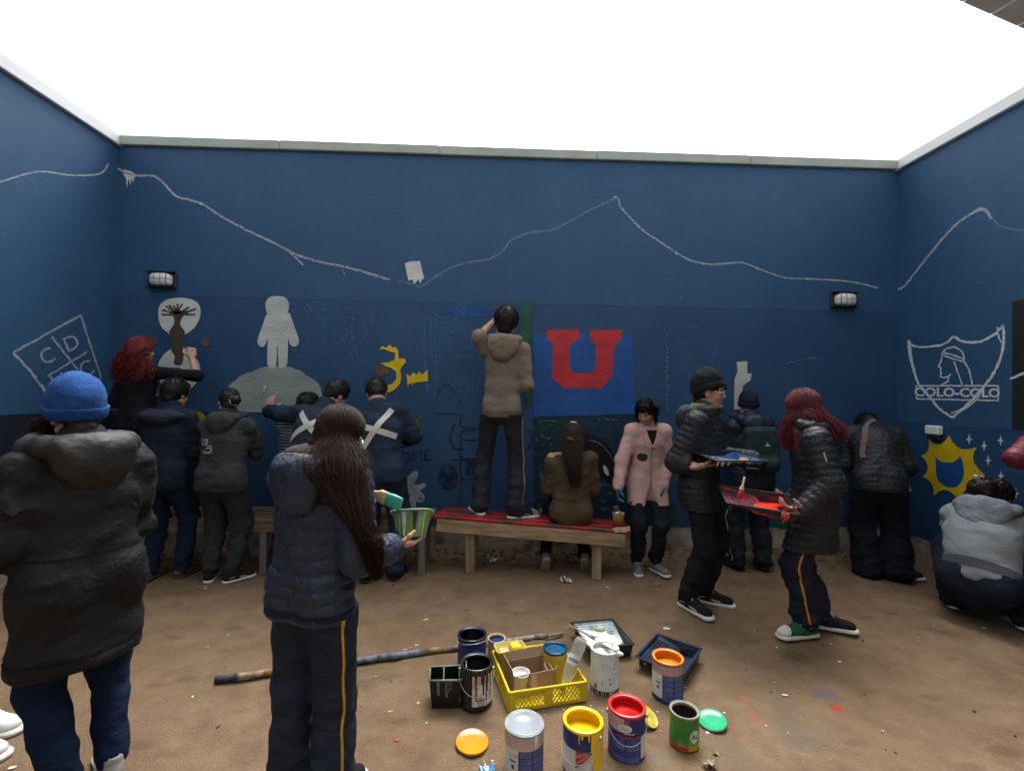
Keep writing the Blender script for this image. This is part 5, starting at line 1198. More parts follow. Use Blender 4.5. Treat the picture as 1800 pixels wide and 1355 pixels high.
# ================= 5 grey hoodie with print, bun
def p_greyhoodie():
    R = Rig(-2.22, 3.88, 4, 1.56, b=1.16, head=(-38, 16, 4), lean=7, feet=((-.075, -.02, 0, -20), (.10, -.02, 0, 38)))
    R.arm(0, R.chest + R.tf * .30 - R.tr * .05); R.arm(1, R.chest + R.tf * .32 + R.tr * .06 + R.tu * .05)
    t = person(R, 'person with dark bun, dark grey hoodie with snake print and sweatpants'); make_body(R, t)
    M = fabric('charcoal_fleece', (.026, .028, .029), var=.25); o, bv = make_jacket(R, t, M, th=.018, hem=.03, hood=1.1, fold=.009, fit=1.02, name='hoodie')
    band_around(R.hipc - R.u * .03, R, bv, .05, fabric('charcoal_rib', (.019, .020, .021)), 'hem_rib', o, .002)
    make_trousers(R, t, fabric('charcoal_sweatpants', (.020, .021, .024)), th=.018, fold=.008, ext=(.92, .92))
    g = Geo(); M2 = fabric('pale_print', (.34, .34, .31)); B = np.stack([R.tr, R.tf, R.tu], 1); C = R.chest - R.tu * .055 - R.tr * .065
    def loop(pts, w):
        P = catmull([C + R.tr * a + R.tu * b for a, b in pts], 5); v, f = drape(bv, P, w, R.tf, .004)
        if len(f): g.add(v, f, M2)
    loop([(-.05, -.03), (-.02, -.045), (.02, -.045), (.045, -.03), (.03, -.012), (.0, -.015), (-.01, -.03)], .010); loop([(.0, .02), (-.03, .01), (-.045, .03), (-.03, .052), (-.005, .05), (.01, .035), (-.01, .028), (-.02, .038)], .009); loop([(.0, .02), (.01, .0), (.035, .008), (.045, -.01)], .008); loop([(-.06, -.045), (-.02, -.055), (.05, -.052)], .005); loop([(-.005, .05), (.012, .06)], .006); g.build('snake_print', o)
    cv, cf = scalp_cap(R, H_BLACK, .010, low=-.045); g = Geo().add(cv, cf, H_BLACK, True); D = scalp_roots(500, -.4, .3); P0 = R.L(np.array((0, -.014, .032)) + D * np.array((.086, .105, .098)))
    bun = R.L((.035, -.118, -.015)); P1 = bun + rng.normal(0, .016, P0.shape); W = np.stack([P0, P0 * .7 + P1 * .3, P0 * .35 + P1 * .65, P1], 1); W = pushout(R, W, .011); v, f = strands_vf(W, .0022, .0014); g.add(v, f, H_BLACK, True)
    S = SDF(.006); S.el(bun + (bun - R.hc) * .18, (.040, .042, .038)); S.noise(.008, 45); v, f = S.mesh(); g.add(v, f, H_BLACK, True); g.build('hair', t)
    dr = unit(bun - R.hc); e1 = unit(np.cross(dr, [0, 0, 1])); e2 = np.cross(dr, e1); P = [bun + dr * .004 + (.034 + .003 * math.sin(5 * a)) * (math.cos(a) * e1 + math.sin(a) * e2) for a in np.linspace(0, 2 * math.pi, 25)]
    v, f = tube_vf(P, .0085, 7, False); Geo().add(v, f, fabric('white_scrunchie', (.45, .43, .42)), True).build('scrunchie', t)
    for i in (0, 1): make_shoe(R, i, t, BLKCAN, WHITE_RUB, stripe=WHITE_RUB)
p_greyhoodie()
# ================= 6 striped top, mostly hidden
def p_striped():
    p = wp(520, 800, 4.0)
    R = Rig(p[0] - .02, 4.02, 10, 1.545, lean=16, head=(5, 26, 0), feet=((-.16, 0), (.02, 0)))
    for i in (0, 1): R.arm(i, R.chest + R.tf * .3 + R.tr * (.1 if i else -.1))
    t = person(R, 'person with dark bowed head and navy striped top between two painters'); make_body(R, t)
    m = bpy.data.materials.new('navy_stripe_knit'); m.use_nodes = True; nt_ = m.node_tree; b = nt_.nodes['Principled BSDF']; tc = nt_.nodes.new('ShaderNodeTexCoord'); w = nt_.nodes.new('ShaderNodeTexWave'); w.bands_direction = 'Z'; w.inputs['Scale'].default_value = 12.5; w.inputs['Distortion'].default_value = .8
    nt_.links.new(tc.outputs['Object'], w.inputs['Vector']); rp = nt_.nodes.new('ShaderNodeMapRange'); rp.inputs['From Min'].default_value = .82; rp.inputs['From Max'].default_value = .92; nt_.links.new(w.outputs['Fac'], rp.inputs['Value']); mx = nt_.nodes.new('ShaderNodeMix'); mx.data_type = 'RGBA'; mx.inputs['A'].default_value = (.008, .012, .026, 1); mx.inputs['B'].default_value = (.11, .13, .17, 1); nt_.links.new(rp.outputs[0], mx.inputs['Factor']); nt_.links.new(mx.outputs['Result'], b.inputs['Base Color']); b.inputs['Roughness'].default_value = .9
    make_jacket(R, t, m, th=.014, hem=.02, name='jumper'); make_trousers(R, t, BLKTR); make_short_hair(R, t, H_BLACK, n=700, ln=.045, th=.022)
    for i in (0, 1): make_shoe(R, i, t, BLKCAN, WHITE_RUB)
p_striped()
# ================= 7, 8 workers in overalls with reflective cross
def cross_tape(R, bv, o, pts1, pts2, w=.048):
    strip_on(bv, pts1, w, R.tf, REFL, 'reflective_tape', o, .004, n=18, smooth=False); strip_on(bv, pts2, w, R.tf, REFL, 'reflective_tape', o, .007, n=18, smooth=False)
def p_worker_left():
    p = wp(545, 900, 3.9)
    R = Rig(p[0], 3.84, 14, 1.70, b=1.05, lean=20, roll=5, head=(18, 34, 10), feet=((-.12, 0), (.10, .02)), lean2=1.15)
    hw = wp(458, 722, 4.40); R.arm(0, hw, hint=-R.tr - R.u * .3, hdir=np.array([-.05, .35, 1.0]), palm=np.array([.2, 1, 0]), curl=.25); R.arm(1, R.chest + R.tf * .34 + R.tr * .08)
    t = person(R, 'person in navy overall with reflective cross reaching one arm to the grey hill painting'); make_body(R, t, SKIN2)
    o, bv = make_jacket(R, t, OVERALL, th=.024, hem=.02, fold=.009, name='overall_top', collar=.05); make_trousers(R, t, OVERALL, th=.024, fold=.008, name='overall_legs')
    A = R.tr; U = R.tu; C = R.chest - U * .0 + A * .01
    cross_tape(R, bv, o, [C - A * .15 + U * .115, C + A * .16 - U * .12], [C - A * .17 - U * .13, C + A * .14 + U * .10])
    make_short_hair(R, t, H_BLACK, n=1000, ln=.026, th=.012, low=-.035)
    for i in (0, 1): make_shoe(R, i, t, BLKCAN, material('black_sole', (.012, .012, .012)))
p_worker_left()
def p_worker_right():
    p = wp(674, 900, 3.93)
    R = Rig(p[0] - .02, 3.88, 4, 1.70, b=1.06, lean=14, roll=-9, head=(-14, 30, -6), feet=((-.10, .0), (.12, .06, 0, 10)), lean2=1.1)
    R.arm(1, wp(704, 778, 4.22), elbow=wp(727, 764, 3.98), hdir=np.array([-.5, .8, .1]), palm=np.array([-.6, .2, -.6]), curl=.8); R.arm(0, R.chest + R.tf * .32 - R.tr * .02)
    t = person(R, 'person in navy overall with reflective cross beside the yellow figure painting'); make_body(R, t)
    o, bv = make_jacket(R, t, OVERALL, th=.024, hem=.02, fold=.009, name='overall_top', collar=.03); o2, bv2 = make_trousers(R, t, OVERALL, th=.028, fold=.009, name='overall_legs')
    A = R.tr; U = R.tu; C = R.chest + U * .01 + A * .0
    cross_tape(R, bv, o, [C - A * .20 + U * .055, C + A * .16 - U * .10], [C - A * .11 - U * .17, C + A * .14 + U * .13])
    e = R.el[1] + (R.wr[1] - R.el[1]) * .55; d = unit(R.wr[1] - R.el[1]); e1 = unit(np.cross(d, [0, 0, 1])); e2 = np.cross(d, e1)
    v, f = lathe_vf([(.064, -.014), (.0655, 0), (.063, .014)], 24, e, np.stack([e1, e2, d], 1)); Geo().add(v, f, REFL, True).build('reflective_band', o)
    for i in (0, 1):
        c = R.ank[i] + (R.knee[i] - R.ank[i]) * .62; d = unit(R.knee[i] - R.ank[i]); e1 = unit(np.cross(d, [0, 1, .1])); e2 = np.cross(d, e1)
        v, f = lathe_vf([(.0905, -.017), (.0925, 0), (.0915, .017)], 24, c, np.stack([e1, e2, d], 1)); Geo().add(v, f, REFL, True).build('reflective_band', o2)
    make_short_hair(R, t, hairmat('near_black_hair', (.011, .008, .007)), n=1000, ln=.028, th=.013, low=-.022, back=-.3)
    for i in (0, 1): make_shoe(R, i, t, BLKCAN, material('black_sole', (.012, .012, .012)))
p_worker_right()
# ================= 9 foreground girl, navy puffer, long hair, brush and pot
FG = {}
def p_foreground():
    p = wp(552, 1000, 1.80)
    R = Rig(p[0], 1.80, 20, 1.47, b=1.03, pz=.80, head=(52, 26, 0), lean=4, feet=((-.085, -.01, 0, -8), (.085, .02, 0, 6)))
    FG['pot'] = wp(724, 922, 1.98); FG['brush'] = wp(655, 868, 1.93)
    R.arm(1, wp(690, 962, 1.90), hint=-R.f * .6 - R.u * .9 + R.r * .3, hdir=np.array([.85, .5, .05]), palm=np.array([-.1, .25, .95]), curl=.42)
    R.arm(0, wp(618, 880, 1.98), hint=-R.r * .8 - R.u * .7, hdir=np.array([.75, -.15, .25]), palm=np.array([.25, -.2, -.9]), curl=1.0)
    t = person(R, 'person with very long dark hair and navy puffer jacket holding a paint pot'); make_body(R, t)
    o, bv = make_jacket(R, t, PUFF_NAVY, th=.032, hem=.04, quilt=(.050, .0120), hood=1.5, h=.0072, hoodsz=1.10, noise=.004, flare=-.030, hipfit=.97)
    o2, bv2 = make_trousers(R, t, NAVYTR, th=.022, flare=.022, h=.0085, fold=.007)
    side_stripe(R, 1, bv2, STRY, o2, .010, fwd=-.55, top=(4, .026)); band_around(R.hipc - R.u * .045, R, bv, .026, fabric('navy_hem_elastic', (.009, .013, .026)), 'hem_band', o, .002)
    S = SDF(.009)   # dark fleece collar inside the hood
    for a in np.linspace(-110, 110, 7):
        q = math.radians(a); S.el(R.neck + R.tu * .055 - R.tf * math.cos(q) * .088 + R.tr * math.sin(q) * .088, (.040, .040, .034), None, .03)
    S.noise(.012, 30); S.noise(.006, 70); v, f = S.mesh(); Geo().add(v, f, fabric('dark_fur_trim', (.030, .024, .020)), True).build('fur_collar', o)
    Y = lambda x, y, d: wp(x, y, d)
    sx = np.array([.075, -.01, 0]); dv = np.array([.015, .035, 0])
    make_hair(R, t, material('long_dark_brown_hair', (.0175, .0070, .0045), rough=.55, var=.15, scale=12, spec=.13, island=.5), [(Y(592, 812, 1.72), np.array([.088, .02, 0]), np.array([0, .06, 0])), (Y(612, 872, 1.655), np.array([.052, .01, 0]), dv), (Y(640, 935, 1.615), np.array([.026, 0, 0]), dv * .7), (Y(663, 1008, 1.625), np.array([.014, 0, 0]), dv * .5)], n=5600, r=(.0011, .0004), th=.013, K=16, jit=.003, frizz=.0007, front=.42, low=-.07, vol=.62, endv=.13)
    make_glasses(R, t, material('thin_metal_frame', (.45, .45, .45), rough=.3, metal=1.0, var=.05))
    for i in (0, 1): make_shoe(R, i, t, BLKCAN, WHITE_RUB)
p_foreground()
# ================= 10 brown hoodie on the red bench
def p_hoodie_on_bench():
    a = wp(843, 893, 4.13); b = wp(904, 898, 4.10); zb = .47
    cx = (a[0] + b[0]) / 2
    R = Rig(cx + .03, 4.13, 6, 1.83, base=zb, b=.84, head=(0, -6, 6), lean=-2, roll=1.5, feet=((-.185, .02, 0.005, -28), (.135, .0, -.015, 68)), hipoff=(0.0, -.0))
    R.arm(0, wp(878, 556, 4.30), elbow=wp(842, 592, 4.08), hdir=np.array([.35, .45, .7]), palm=np.array([.3, .9, -.3]), curl=.9)
    R.arm(1, R.chest + R.tf * .24 + R.tr * .15 - R.u * .16, elbow=R.sh[1] - R.u * .31 + R.tr * .045 - R.tf * .01, hdir=np.array([-.4, .5, .4]), curl=.8)
    t = person(R, 'person in brown hoodie standing on the red bench painting the wall with raised arm'); make_body(R, t)
    o, bv = make_jacket(R, t, fabric('taupe_fleece', (.168, .138, .107), var=.08, bump=.12, wrinkle=.22), hipfit=.86, th=.011, hem=.045, hood=1.25, fold=.007, noise=.004, sleeve=(.10, .35), name='hoodie', flare=-.012, waistin=1.08)
    o2, bv2 = make_trousers(R, t, fabric('black_tracksuit', (.016, .018, .023)), th=.014, flare=.016, fold=.008); rb = fabric('taupe_rib', (.140, .113, .088)); band_around(R.hipc - R.u * .055, R, bv, .055, rb, 'hem_rib', o, .002); side_stripe(R, 1, bv2, STRW, o2, .010, fwd=-.55)
    make_short_hair(R, t, H_BLACK, n=1300, ln=.035, th=.020, low=-.05)
    M = fabric('grey_white_sneaker', (.20, .195, .175), var=.3)
    for i in (0, 1): make_shoe(R, i, t, BLKCAN, WHITE_RUB, cap=M, stripe=M, sc=1.0)
p_hoodie_on_bench()
# ================= 11 seated girl, brown jumper
def p_seated():
    p = wp(1003, 905, 4.06)
    R = Rig(p[0], 4.05, 4, 1.60, base=0, pz=.545, b=1.06, head=(6, 16, 2), lean=7, feet=((-.21, .09, .045, -6, 52), (.14, .11, .05, 4, 50)), hipoff=(0, 0))
    for i in (0, 1):
        sg = 1 if i else -1; R.arm(i, R.chest + R.tf * .26 + R.tr * sg * .15 - R.u * .22, hint=R.tr * sg * .25 - R.u - R.tf * .4)
        kn = np.array([R.hip[i][0] + sg * .05, R.hip[i][1] + .36, .50]); R.knee[i] = kn
    t = person(R, 'person in olive brown off-shoulder jumper seated on the red bench facing the wall'); make_body(R, t)
    S = SDF(.011); M = fabric('olive_brown_knit', (.066, .047, .028), var=.2, scale=6); k = R.k
    S.rc(R.hipc + R.u * -.035, R.waist, .168, .150, .04, flat=(R.f, .74), fold=(.009, .12, .5)); S.rc(R.waist, R.chest, .150, .168, .05, flat=(R.tf, .68), fold=(.009, .14, 1.5)); S.rc(R.chest, R.neck - R.tu * .075, .168, .125, .04, flat=(R.tf, .60))
    S.rc(R.sh[0] - R.tu * .045, R.sh[1] - R.tu * .005, .058, .060, .05)
    for i in (0, 1): S.el(R.hip[i] - R.f * .03 + R.u * .0, np.array((.105, .105, .10)), None, .05)
    for i in (0, 1): S.rc(R.sh[i] - R.tu * (.04 if i == 0 else .0), R.el[i], .064, .058, .05, fold=(.007, .08, i)); S.rc(R.el[i], R.wr[i], .058, .045, .03, fold=(.006, .06, 2))
    S.el(R.neck - R.tr * .06 + R.tu * .035 - R.tf * .02, (.12, .11, .055), np.stack([R.tr, R.tf, R.tu], 1), .02, op='s'); S.noise(.007, 9); S.noise(.0035, 24)
    v, f = S.mesh(); Geo().add(v, f, M, True).build('jumper', t)
    o2, bv2 = make_trousers(R, t, fabric('black_jeans', (.009, .011, .017)), th=.012)
    X = R.HR[:, 0]; F = R.HR[:, 1]
    make_hair(R, t, hairmat('reddish_brown_hair', (.022, .0095, .0072)), [(R.L((-.005, -.118, -.05)), .095 * X, .025 * F), (R.neck - R.tf * .130 + R.tu * .0 - R.tr * .0, .075 * X, .02 * F), (R.chest - R.tf * .168 + R.tu * .03 + R.tr * .01, .06 * X, .018 * F), (R.chest - R.tf * .168 - R.tu * .085 + R.tr * .02, .035 * X, .014 * F)], n=2600, r=(.0015, .0006), th=.014, K=14, jit=.005, front=.4, low=-.06, vol=.9)
    P = [R.L((-.05 + .1 * t_, -.07 - .02 * math.sin(t_ * 3.1), .112)) for t_ in np.linspace(.3, .9, 6)]; v, f = tube_vf(P, .006, 6); Geo().add(v, f, M_DIFF, True).build('hair_clip', t)
    for i in (0, 1): make_shoe(R, i, t, GREYSH, material('pale_sole', (.33, .32, .29), var=.25, scale=60, bump=.4))
p_seated()
# ================= 12 pink coat
def p_pink():
    R = Rig(1.345, 4.14, 176, 1.545, b=.94, head=(34, 32, 6), lean=5, feet=((-.075, .02, 0, -18), (.075, -.01, 0, 14)))
    R.arm(1, wp(1086, 858, 4.02), hint=R.tr * .8 - R.tf * .8, hdir=np.array([-.1, -.1, -1.0]), palm=np.array([1, -.2, 0]), curl=.55); R.arm(0, wp(1166, 852, 4.08), hint=-R.tr * .8 - R.tf * .8, hdir=np.array([0, -.1, -1.0]), palm=np.array([-1, 0, 0]), curl=.5)
    t = person(R, 'person in pale pink coat and blue gloves looking down beside the red bench')
    G_ = material('blue_nitrile_glove', (.014, .10, .17), rough=.45, var=.25, scale=30, spec=.4); make_body(R, t, gloves=G_)
    M = fabric('pink_wool', (.50, .325, .295), var=.07, scale=8, bump=.15, wrinkle=.15)
    o, bv = make_jacket(R, t, M, th=.018, hem=.165, fold=.005, name='coat', flare=.0, collar=0, h=.009, slit=True, noise=.0022, waistin=.95)
    K_ = fabric('black_top', (.010, .008, .008)); tf, tr, tu = R.tf, R.tr, R.tu
    # open neckline showing black top, lapels, placket, pocket stain
    top = R.neck + tf * .05 + tu * .01; bot = R.chest - tu * .015
    v, f = drape(bv, [R.neck - tu * .028, R.chest + tu * .07, R.chest + tu * .03, bot], [.10, .074, .040, .006], -tf, .003); Geo().add(v, f, K_, True).build('black_top', t)
    for sg in (-1, 1):
        strip_on(bv, [R.neck + tr * sg * .070 - tu * .02, R.chest + tr * sg * .045 + tu * .055, bot + tr * sg * .012], [.05] * 5 + [.034] * 0 if False else .040, -tf, fabric('pink_lapel', (.50, .315, .285), var=.1), 'lapel', o, .009, n=12)
    low = R.hipc - R.u * .15
    strip_on(bv, [bot, R.waist, R.hipc + R.tf * 0, low + R.u * .10], .010, -tf, fabric('pink_seam', (.30, .17, .15)), 'placket', o, .005, n=16)
    g = Geo()
    for (a, b_, w_) in ((.075, -.10, .075),):
        C = R.chest + tr * a + tu * b_; v, f = drape(bv, [C + tu * .03, C + tu * .015, C, C - tu * .02, C - tu * .036], [.045, .075, .08, .075, .04], -tf, .006); g.add(v, f, fabric('dark_paint_smear', (.025, .022, .024)))
    g.build('paint_smear', o)
    for sg, zz in ((1, .0), (-1, .005)):
        strip_on(bv, [R.chest + tr * sg * .09 + tu * zz - tr * .035, R.chest + tr * sg * .09 + tu * zz + tr * .035], .020, -tf, fabric('pink_flap', (.40, .245, .215)), 'pocket_flap', o, .006, n=6, smooth=False)
    # coat split at the lower front
    S = None
    pass
    make_trousers(R, t, BLKTR, th=.018, flare=.0, fold=.009, ext=(.90, .90))
    X = R.HR[:, 0]; F = R.HR[:, 1]; U = R.HR[:, 2]
    g = make_hair(R, t, H_BLACK, [(R.L((.0, -.085, -.05)), .085 * X, .04 * F), (R.L((.0, -.085, -.11)), .065 * X, .04 * F), (R.L((0, -.08, -.15)), .05 * X, .04 * F)], n=1100, r=(.0024, .0010), th=.014, K=12, front=.25, low=-.06)
    for sg in (-1, 1):   # face-framing locks parted in the middle
        n = 70; a0 = R.L((sg * .004, .055, .118)); P = []
        for j in range(n):
            q = rng.uniform(0, 1); jj = rng.normal(0, .004, 3)
            P.append(catmull([R.L((sg * .004, .02 + .055 * q, .128 - .018 * q)) + jj * .5, R.L((sg * .056, .070 - .02 * q, .088)) + jj, R.L((sg * (.080 + .006 * q), .050 - .03 * q, .01)) + jj, R.L((sg * (.080 + .01 * q), .050 - .04 * q, -.06)) + jj * 1.4, R.L((sg * (.072 + .02 * q), .055 - .05 * q, -.12 - .03 * rng.random())) + jj * 1.6], 3))
        v, f = strands_vf(np.array(P), .0024, .0010); Geo().add(v, f, H_BLACK, True).build('fringe', t)
    for i in (0, 1): make_shoe(R, i, t, GREYSH, WHITE_RUB, lace=LACEW)
p_pink()
# ================= 13 black beanie, glasses, black puffer, tray
TR = {}
def p_beanie_guy():
    R = Rig(1.525, 3.44, 130, 1.70, b=.97, head=(-12, 4, 0), lean=3, feet=((.105, .0, 0, -28), (-.07, .10, 0, 20)))
    R.ank = [R.pos + np.array([.055, .075, .078]), R.pos + np.array([-.105, -.03, .078])]; R.fyaw = [118, 156]; R.fpit = [0, 0]
    R.hip = [R.hipc - R.r * .09, R.hipc + R.r * .09]; R.knee = [ik(R.hip[i], R.ank[i], .25 * R.H, .245 * R.H, R.f) for i in (0, 1)]
    TR['a'] = wp(1278, 800, 3.24)
    R.arm(1, wp(1226, 820, 3.20), elbow=wp(1190, 812, 3.34), hdir=np.array([.95, .15, .12]), palm=np.array([0, .1, 1.0]), curl=.25); R.arm(0, wp(1322, 806, 3.40), hint=-R.tr * .4 - R.u, hdir=np.array([-.8, -.5, .1]), palm=np.array([-.2, -.3, -1.0]), curl=.6)
    t = person(R, 'person in black beanie, glasses and black puffer jacket holding a paint tray'); make_body(R, t, SKIN2)
    o, bv = make_jacket(R, t, PUFF_BLACK, th=.032, hem=.105, quilt=(.046, .0105), noise=.004, hood=1.1, sleeve=(1, .45), h=.009, flare=-.006, hoodmat=material('grey_lining', (.030, .032, .034), rough=.7, var=.25, scale=9))
    S = SDF(.008)
    for a in np.linspace(20, 120, 5): q = math.radians(a); S.el(R.neck + R.tu * .052 - R.tf * math.cos(q) * .080 + R.tr * math.sin(q) * .080, (.024, .024, .030), None, .03)
    v, f = S.mesh(); Geo().add(v, f, fabric('lime_lining', (.28, .32, .03)), True).build('hood_lining', o)
    strip_on(bv, [R.neck - R.tu * .03, R.chest, R.waist, R.hipc - R.u * .08], .008, -R.tf, M_BLACKPL, 'zip', o, .005, n=18)
    C = R.chest + R.tu * .03 - R.tr * .085; v, f = drape(bv, [C + R.tr * .018, C - R.tr * .016], .014, -R.tf, .006); Geo().add(v, f, LACEW).build('chest_badge', o)
    make_trousers(R, t, fabric('black_wide_trouser', (.0075, .008, .010)), th=.018, flare=.010, fold=.007, ext=(.87, .87))
    make_beanie(R, t, fabric('black_rib_knit', (.009, .010, .011), bump=.7, bscale=150), tall=.045, low=.020, tilt=.42, cuff=.050, slouch=.008)
    cv, cf = scalp_cap(R, H_BLACK, .006, low=-.05); Geo().add(cv, cf, H_BLACK, True).build('hair', t)
    D = np.array([(x, .085 + .012 * rng.random(), .055 + .01 * rng.random()) for x in np.linspace(-.05, .05, 70)]); P = np.stack([R.L(D + np.array((0, .004, .01))), R.L(D + np.array((.003, .016, -.006))), R.L(D + np.array((.008, .018, -.028)) + rng.normal(0, .004, D.shape))], 1); v, f = strands_vf(P, .0026, .001); Geo().add(v, f, H_BLACK, True).build('fringe', t)
    make_glasses(R, t, material('clear_glasses_frame', (.55, .50, .42), rough=.3, var=.1))
    for i in (0, 1): make_shoe(R, i, t, BLKCAN, WHITE_RUB, lace=LACEW, stripe=WHITE_RUB, sc=1.12)
p_beanie_guy()
# ================= 14 navy beanie, backpack
def p_backpack():
    R = Rig(2.335, 4.20, 2, 1.585, b=1.0, head=(4, 12, 0), lean=4, feet=((-.12, 0, 0, -30), (.11, -.01, 0, 14)))
    for i in (0, 1): R.arm(i, R.chest + R.tf * .26 + R.tr * (.10 if i else -.10) - R.u * .02)
    t = person(R, 'person in navy beanie and navy hooded jacket wearing a dark green backpack'); make_body(R, t)
    make_jacket(R, t, material('dark_navy_puffer', (.0095, .014, .032), rough=.5, var=.25, bump=.5, bscale=40), th=.034, hem=.04, quilt=(.055, .007), hood=1.6, hoodsz=1.12)
    o2, bv2 = make_trousers(R, t, BLKTR, th=.026, flare=.008, fold=.011); side_stripe(R, 0, bv2, STRW, o2, .007, fwd=-.5); side_stripe(R, 1, bv2, STRW, o2, .006, fwd=-.4)
    make_beanie(R, t, fabric('navy_knit', (.008, .011, .026)), tall=.02, low=-.01, tilt=.35, cuff=.05)
    for i in (0, 1): make_shoe(R, i, t, BLKCAN, material('black_sole', (.012, .012, .012)), sc=1.05)
    # backpack
    c = R.chest - R.tf * .175 - R.tu * .075; B = np.stack([R.tr, R.tf, R.tu], 1)
    b = thing('backpack', 'dark green school backpack with small white emblem worn against the wall', 'backpack', tuple(c - R.tu * .2))
    M = fabric('dark_green_nylon', (.010, .026, .027), rough=.7, var=.25)
    S = SDF(.010); S.bx(c, (.150, .065, .205), B, .055, .03); S.rc(c - R.tu * .12 - R.tf * .05 - R.tr * .06, c - R.tu * .12 - R.tf * .05 + R.tr * .06, .06, .06, .04); S.noise(.007, 12); v, f = S.mesh(); Geo().add(v, f, M, True).build('bag', b); bv = bvh_of(v, f)
    for sg in (-1, 1):
        P = catmull([c + R.tr * sg * .09 + R.tu * .17 + R.tf * .02, R.neck + R.tr * sg * .10 + R.tu * .045 - R.tf * .05, R.sh[1 if sg > 0 else 0] - R.tr * sg * .02 + R.tu * .072 + R.tf * .03, R.chest + R.tr * sg * .12 + R.tf * .15]); v, f = tube_vf(P, .016, 8); Geo().add(v, f, M, True).build('strap', b)
    P = catmull([c + R.tr * -.12 + R.tu * .06 - R.tf * .06, c + R.tu * .15 - R.tr * .08 - R.tf * .07, c + R.tu * .17 - R.tf * .07, c + R.tu * .15 + R.tr * .08 - R.tf * .07, c + R.tr * .12 + R.tu * .06 - R.tf * .06], 6); v, f = drape(bv, P, .007, R.tf, .003); Geo().add(v, f, M_BLACKPL, True).build('zip', b)
    g = Geo(); q = c + R.tu * .045 + R.tr * .02
    v, f = drape(bv, [q + R.tu * .02, q + R.tu * .012, q], [.010, .012, .004], R.tf, .004); g.add(v, f, LACEW); v, f = drape(bv, [q - R.tu * .004 - R.tr * .018, q - R.tu * .004 + R.tr * .018], .010, R.tf, .004); g.add(v, f, LACEW); g.build('emblem', b)
p_backpack()
# ================= 15 wine-red hair, black puffer, tray
def p_redhair():
    R = Rig(2.14, 3.08, -66, 1.60, b=1.02, head=(26, 14, 0), lean=3, feet=((-.09, .10, 0, -4), (.09, -.12, 0, -10)))
    R.ank = [R.pos + np.array([-.085, -.07, .075]), R.pos + np.array([.075, .045, .075])]; R.fyaw = [-98, -252]; R.fyaw[1] = 112; R.fpit = [0, 0]
    R.knee = [ik(R.hip[i], R.ank[i], .25 * R.H, .245 * R.H, R.f) for i in (0, 1)]
    TR['b'] = wp(1330, 876, 2.95)
    R.arm(0, wp(1410, 898, 2.88), hint=-R.tf * .8 - R.u * .6 + np.array([.3, -.3, 0]), hdir=np.array([-.95, .15, .15]), palm=np.array([.1, .25, .95]), curl=.45); R.arm(1, wp(1392, 880, 3.16), hint=-R.tf * .8 - R.u * .5, hdir=np.array([-.9, -.3, .1]), palm=np.array([0, -.2, 1]), curl=.5)
    t = person(R, 'person with wine red hair and black puffer jacket holding a tray of red paint'); make_body(R, t)
    o, bv = make_jacket(R, t, PUFF_BLACK, th=.036, hem=.225, quilt=(.050, .0115), noise=.004, h=.009, flare=.0, hood=.9)
    o2, bv2 = make_trousers(R, t, fabric('navy_glossy_tracksuit', (.0095, .0105, .021), rough=.6), th=.024, flare=.022, fold=.009, ext=(.87, .87)); side_stripe(R, 0, bv2, STRO, o2, .012, fwd=-.05)
    v, f = drape(bv, [R.el[0] + (R.sh[0] - R.el[0]) * q for q in (.55, .75)], .006, -unit(-R.r), .006)
    if len(f): Geo().add(v, f, REFL).build('sleeve_zip', o)
    X = R.HR[:, 0]; F = R.HR[:, 1]
    make_hair(R, t, H_RED2, [(R.L((-.035, .0, -.08)), .085 * X, .115 * F), (R.L((-.07, .03, -.17)), .060 * X, .125 * F), (R.L((-.08, .045, -.27)), .045 * X, .115 * F)], n=4200, r=(.0015, .0006), th=.016, K=14, wave=.006, wfreq=1.5, front=.05, low=-.07, jit=.006, vol=.8)
    n = 420; P = []
    for j in range(n):
        jj = rng.normal(0, .012, 3); P.append(catmull([R.L((-.05, -.09, .0)) + jj, R.L((-.055, -.135, -.09)) + jj, R.L((-.05, -.175, -.15)) + jj * 1.3, R.L((-.05, -.20, -.20 - .04 * rng.random())) + jj * 1.8], 4))
    v, f = strands_vf(np.array(P), .0024, .0009); Geo().add(v, f, H_RED2, True).build('hair_lock', t)
    gm = fabric('green_canvas', (.022, .085, .052))
    for i in (0, 1): make_shoe(R, i, t, gm if i == 0 else BLKCAN, WHITE_RUB, lace=LACEW, cap=WHITE_RUB if i == 0 else None, sc=1.15)
p_redhair()
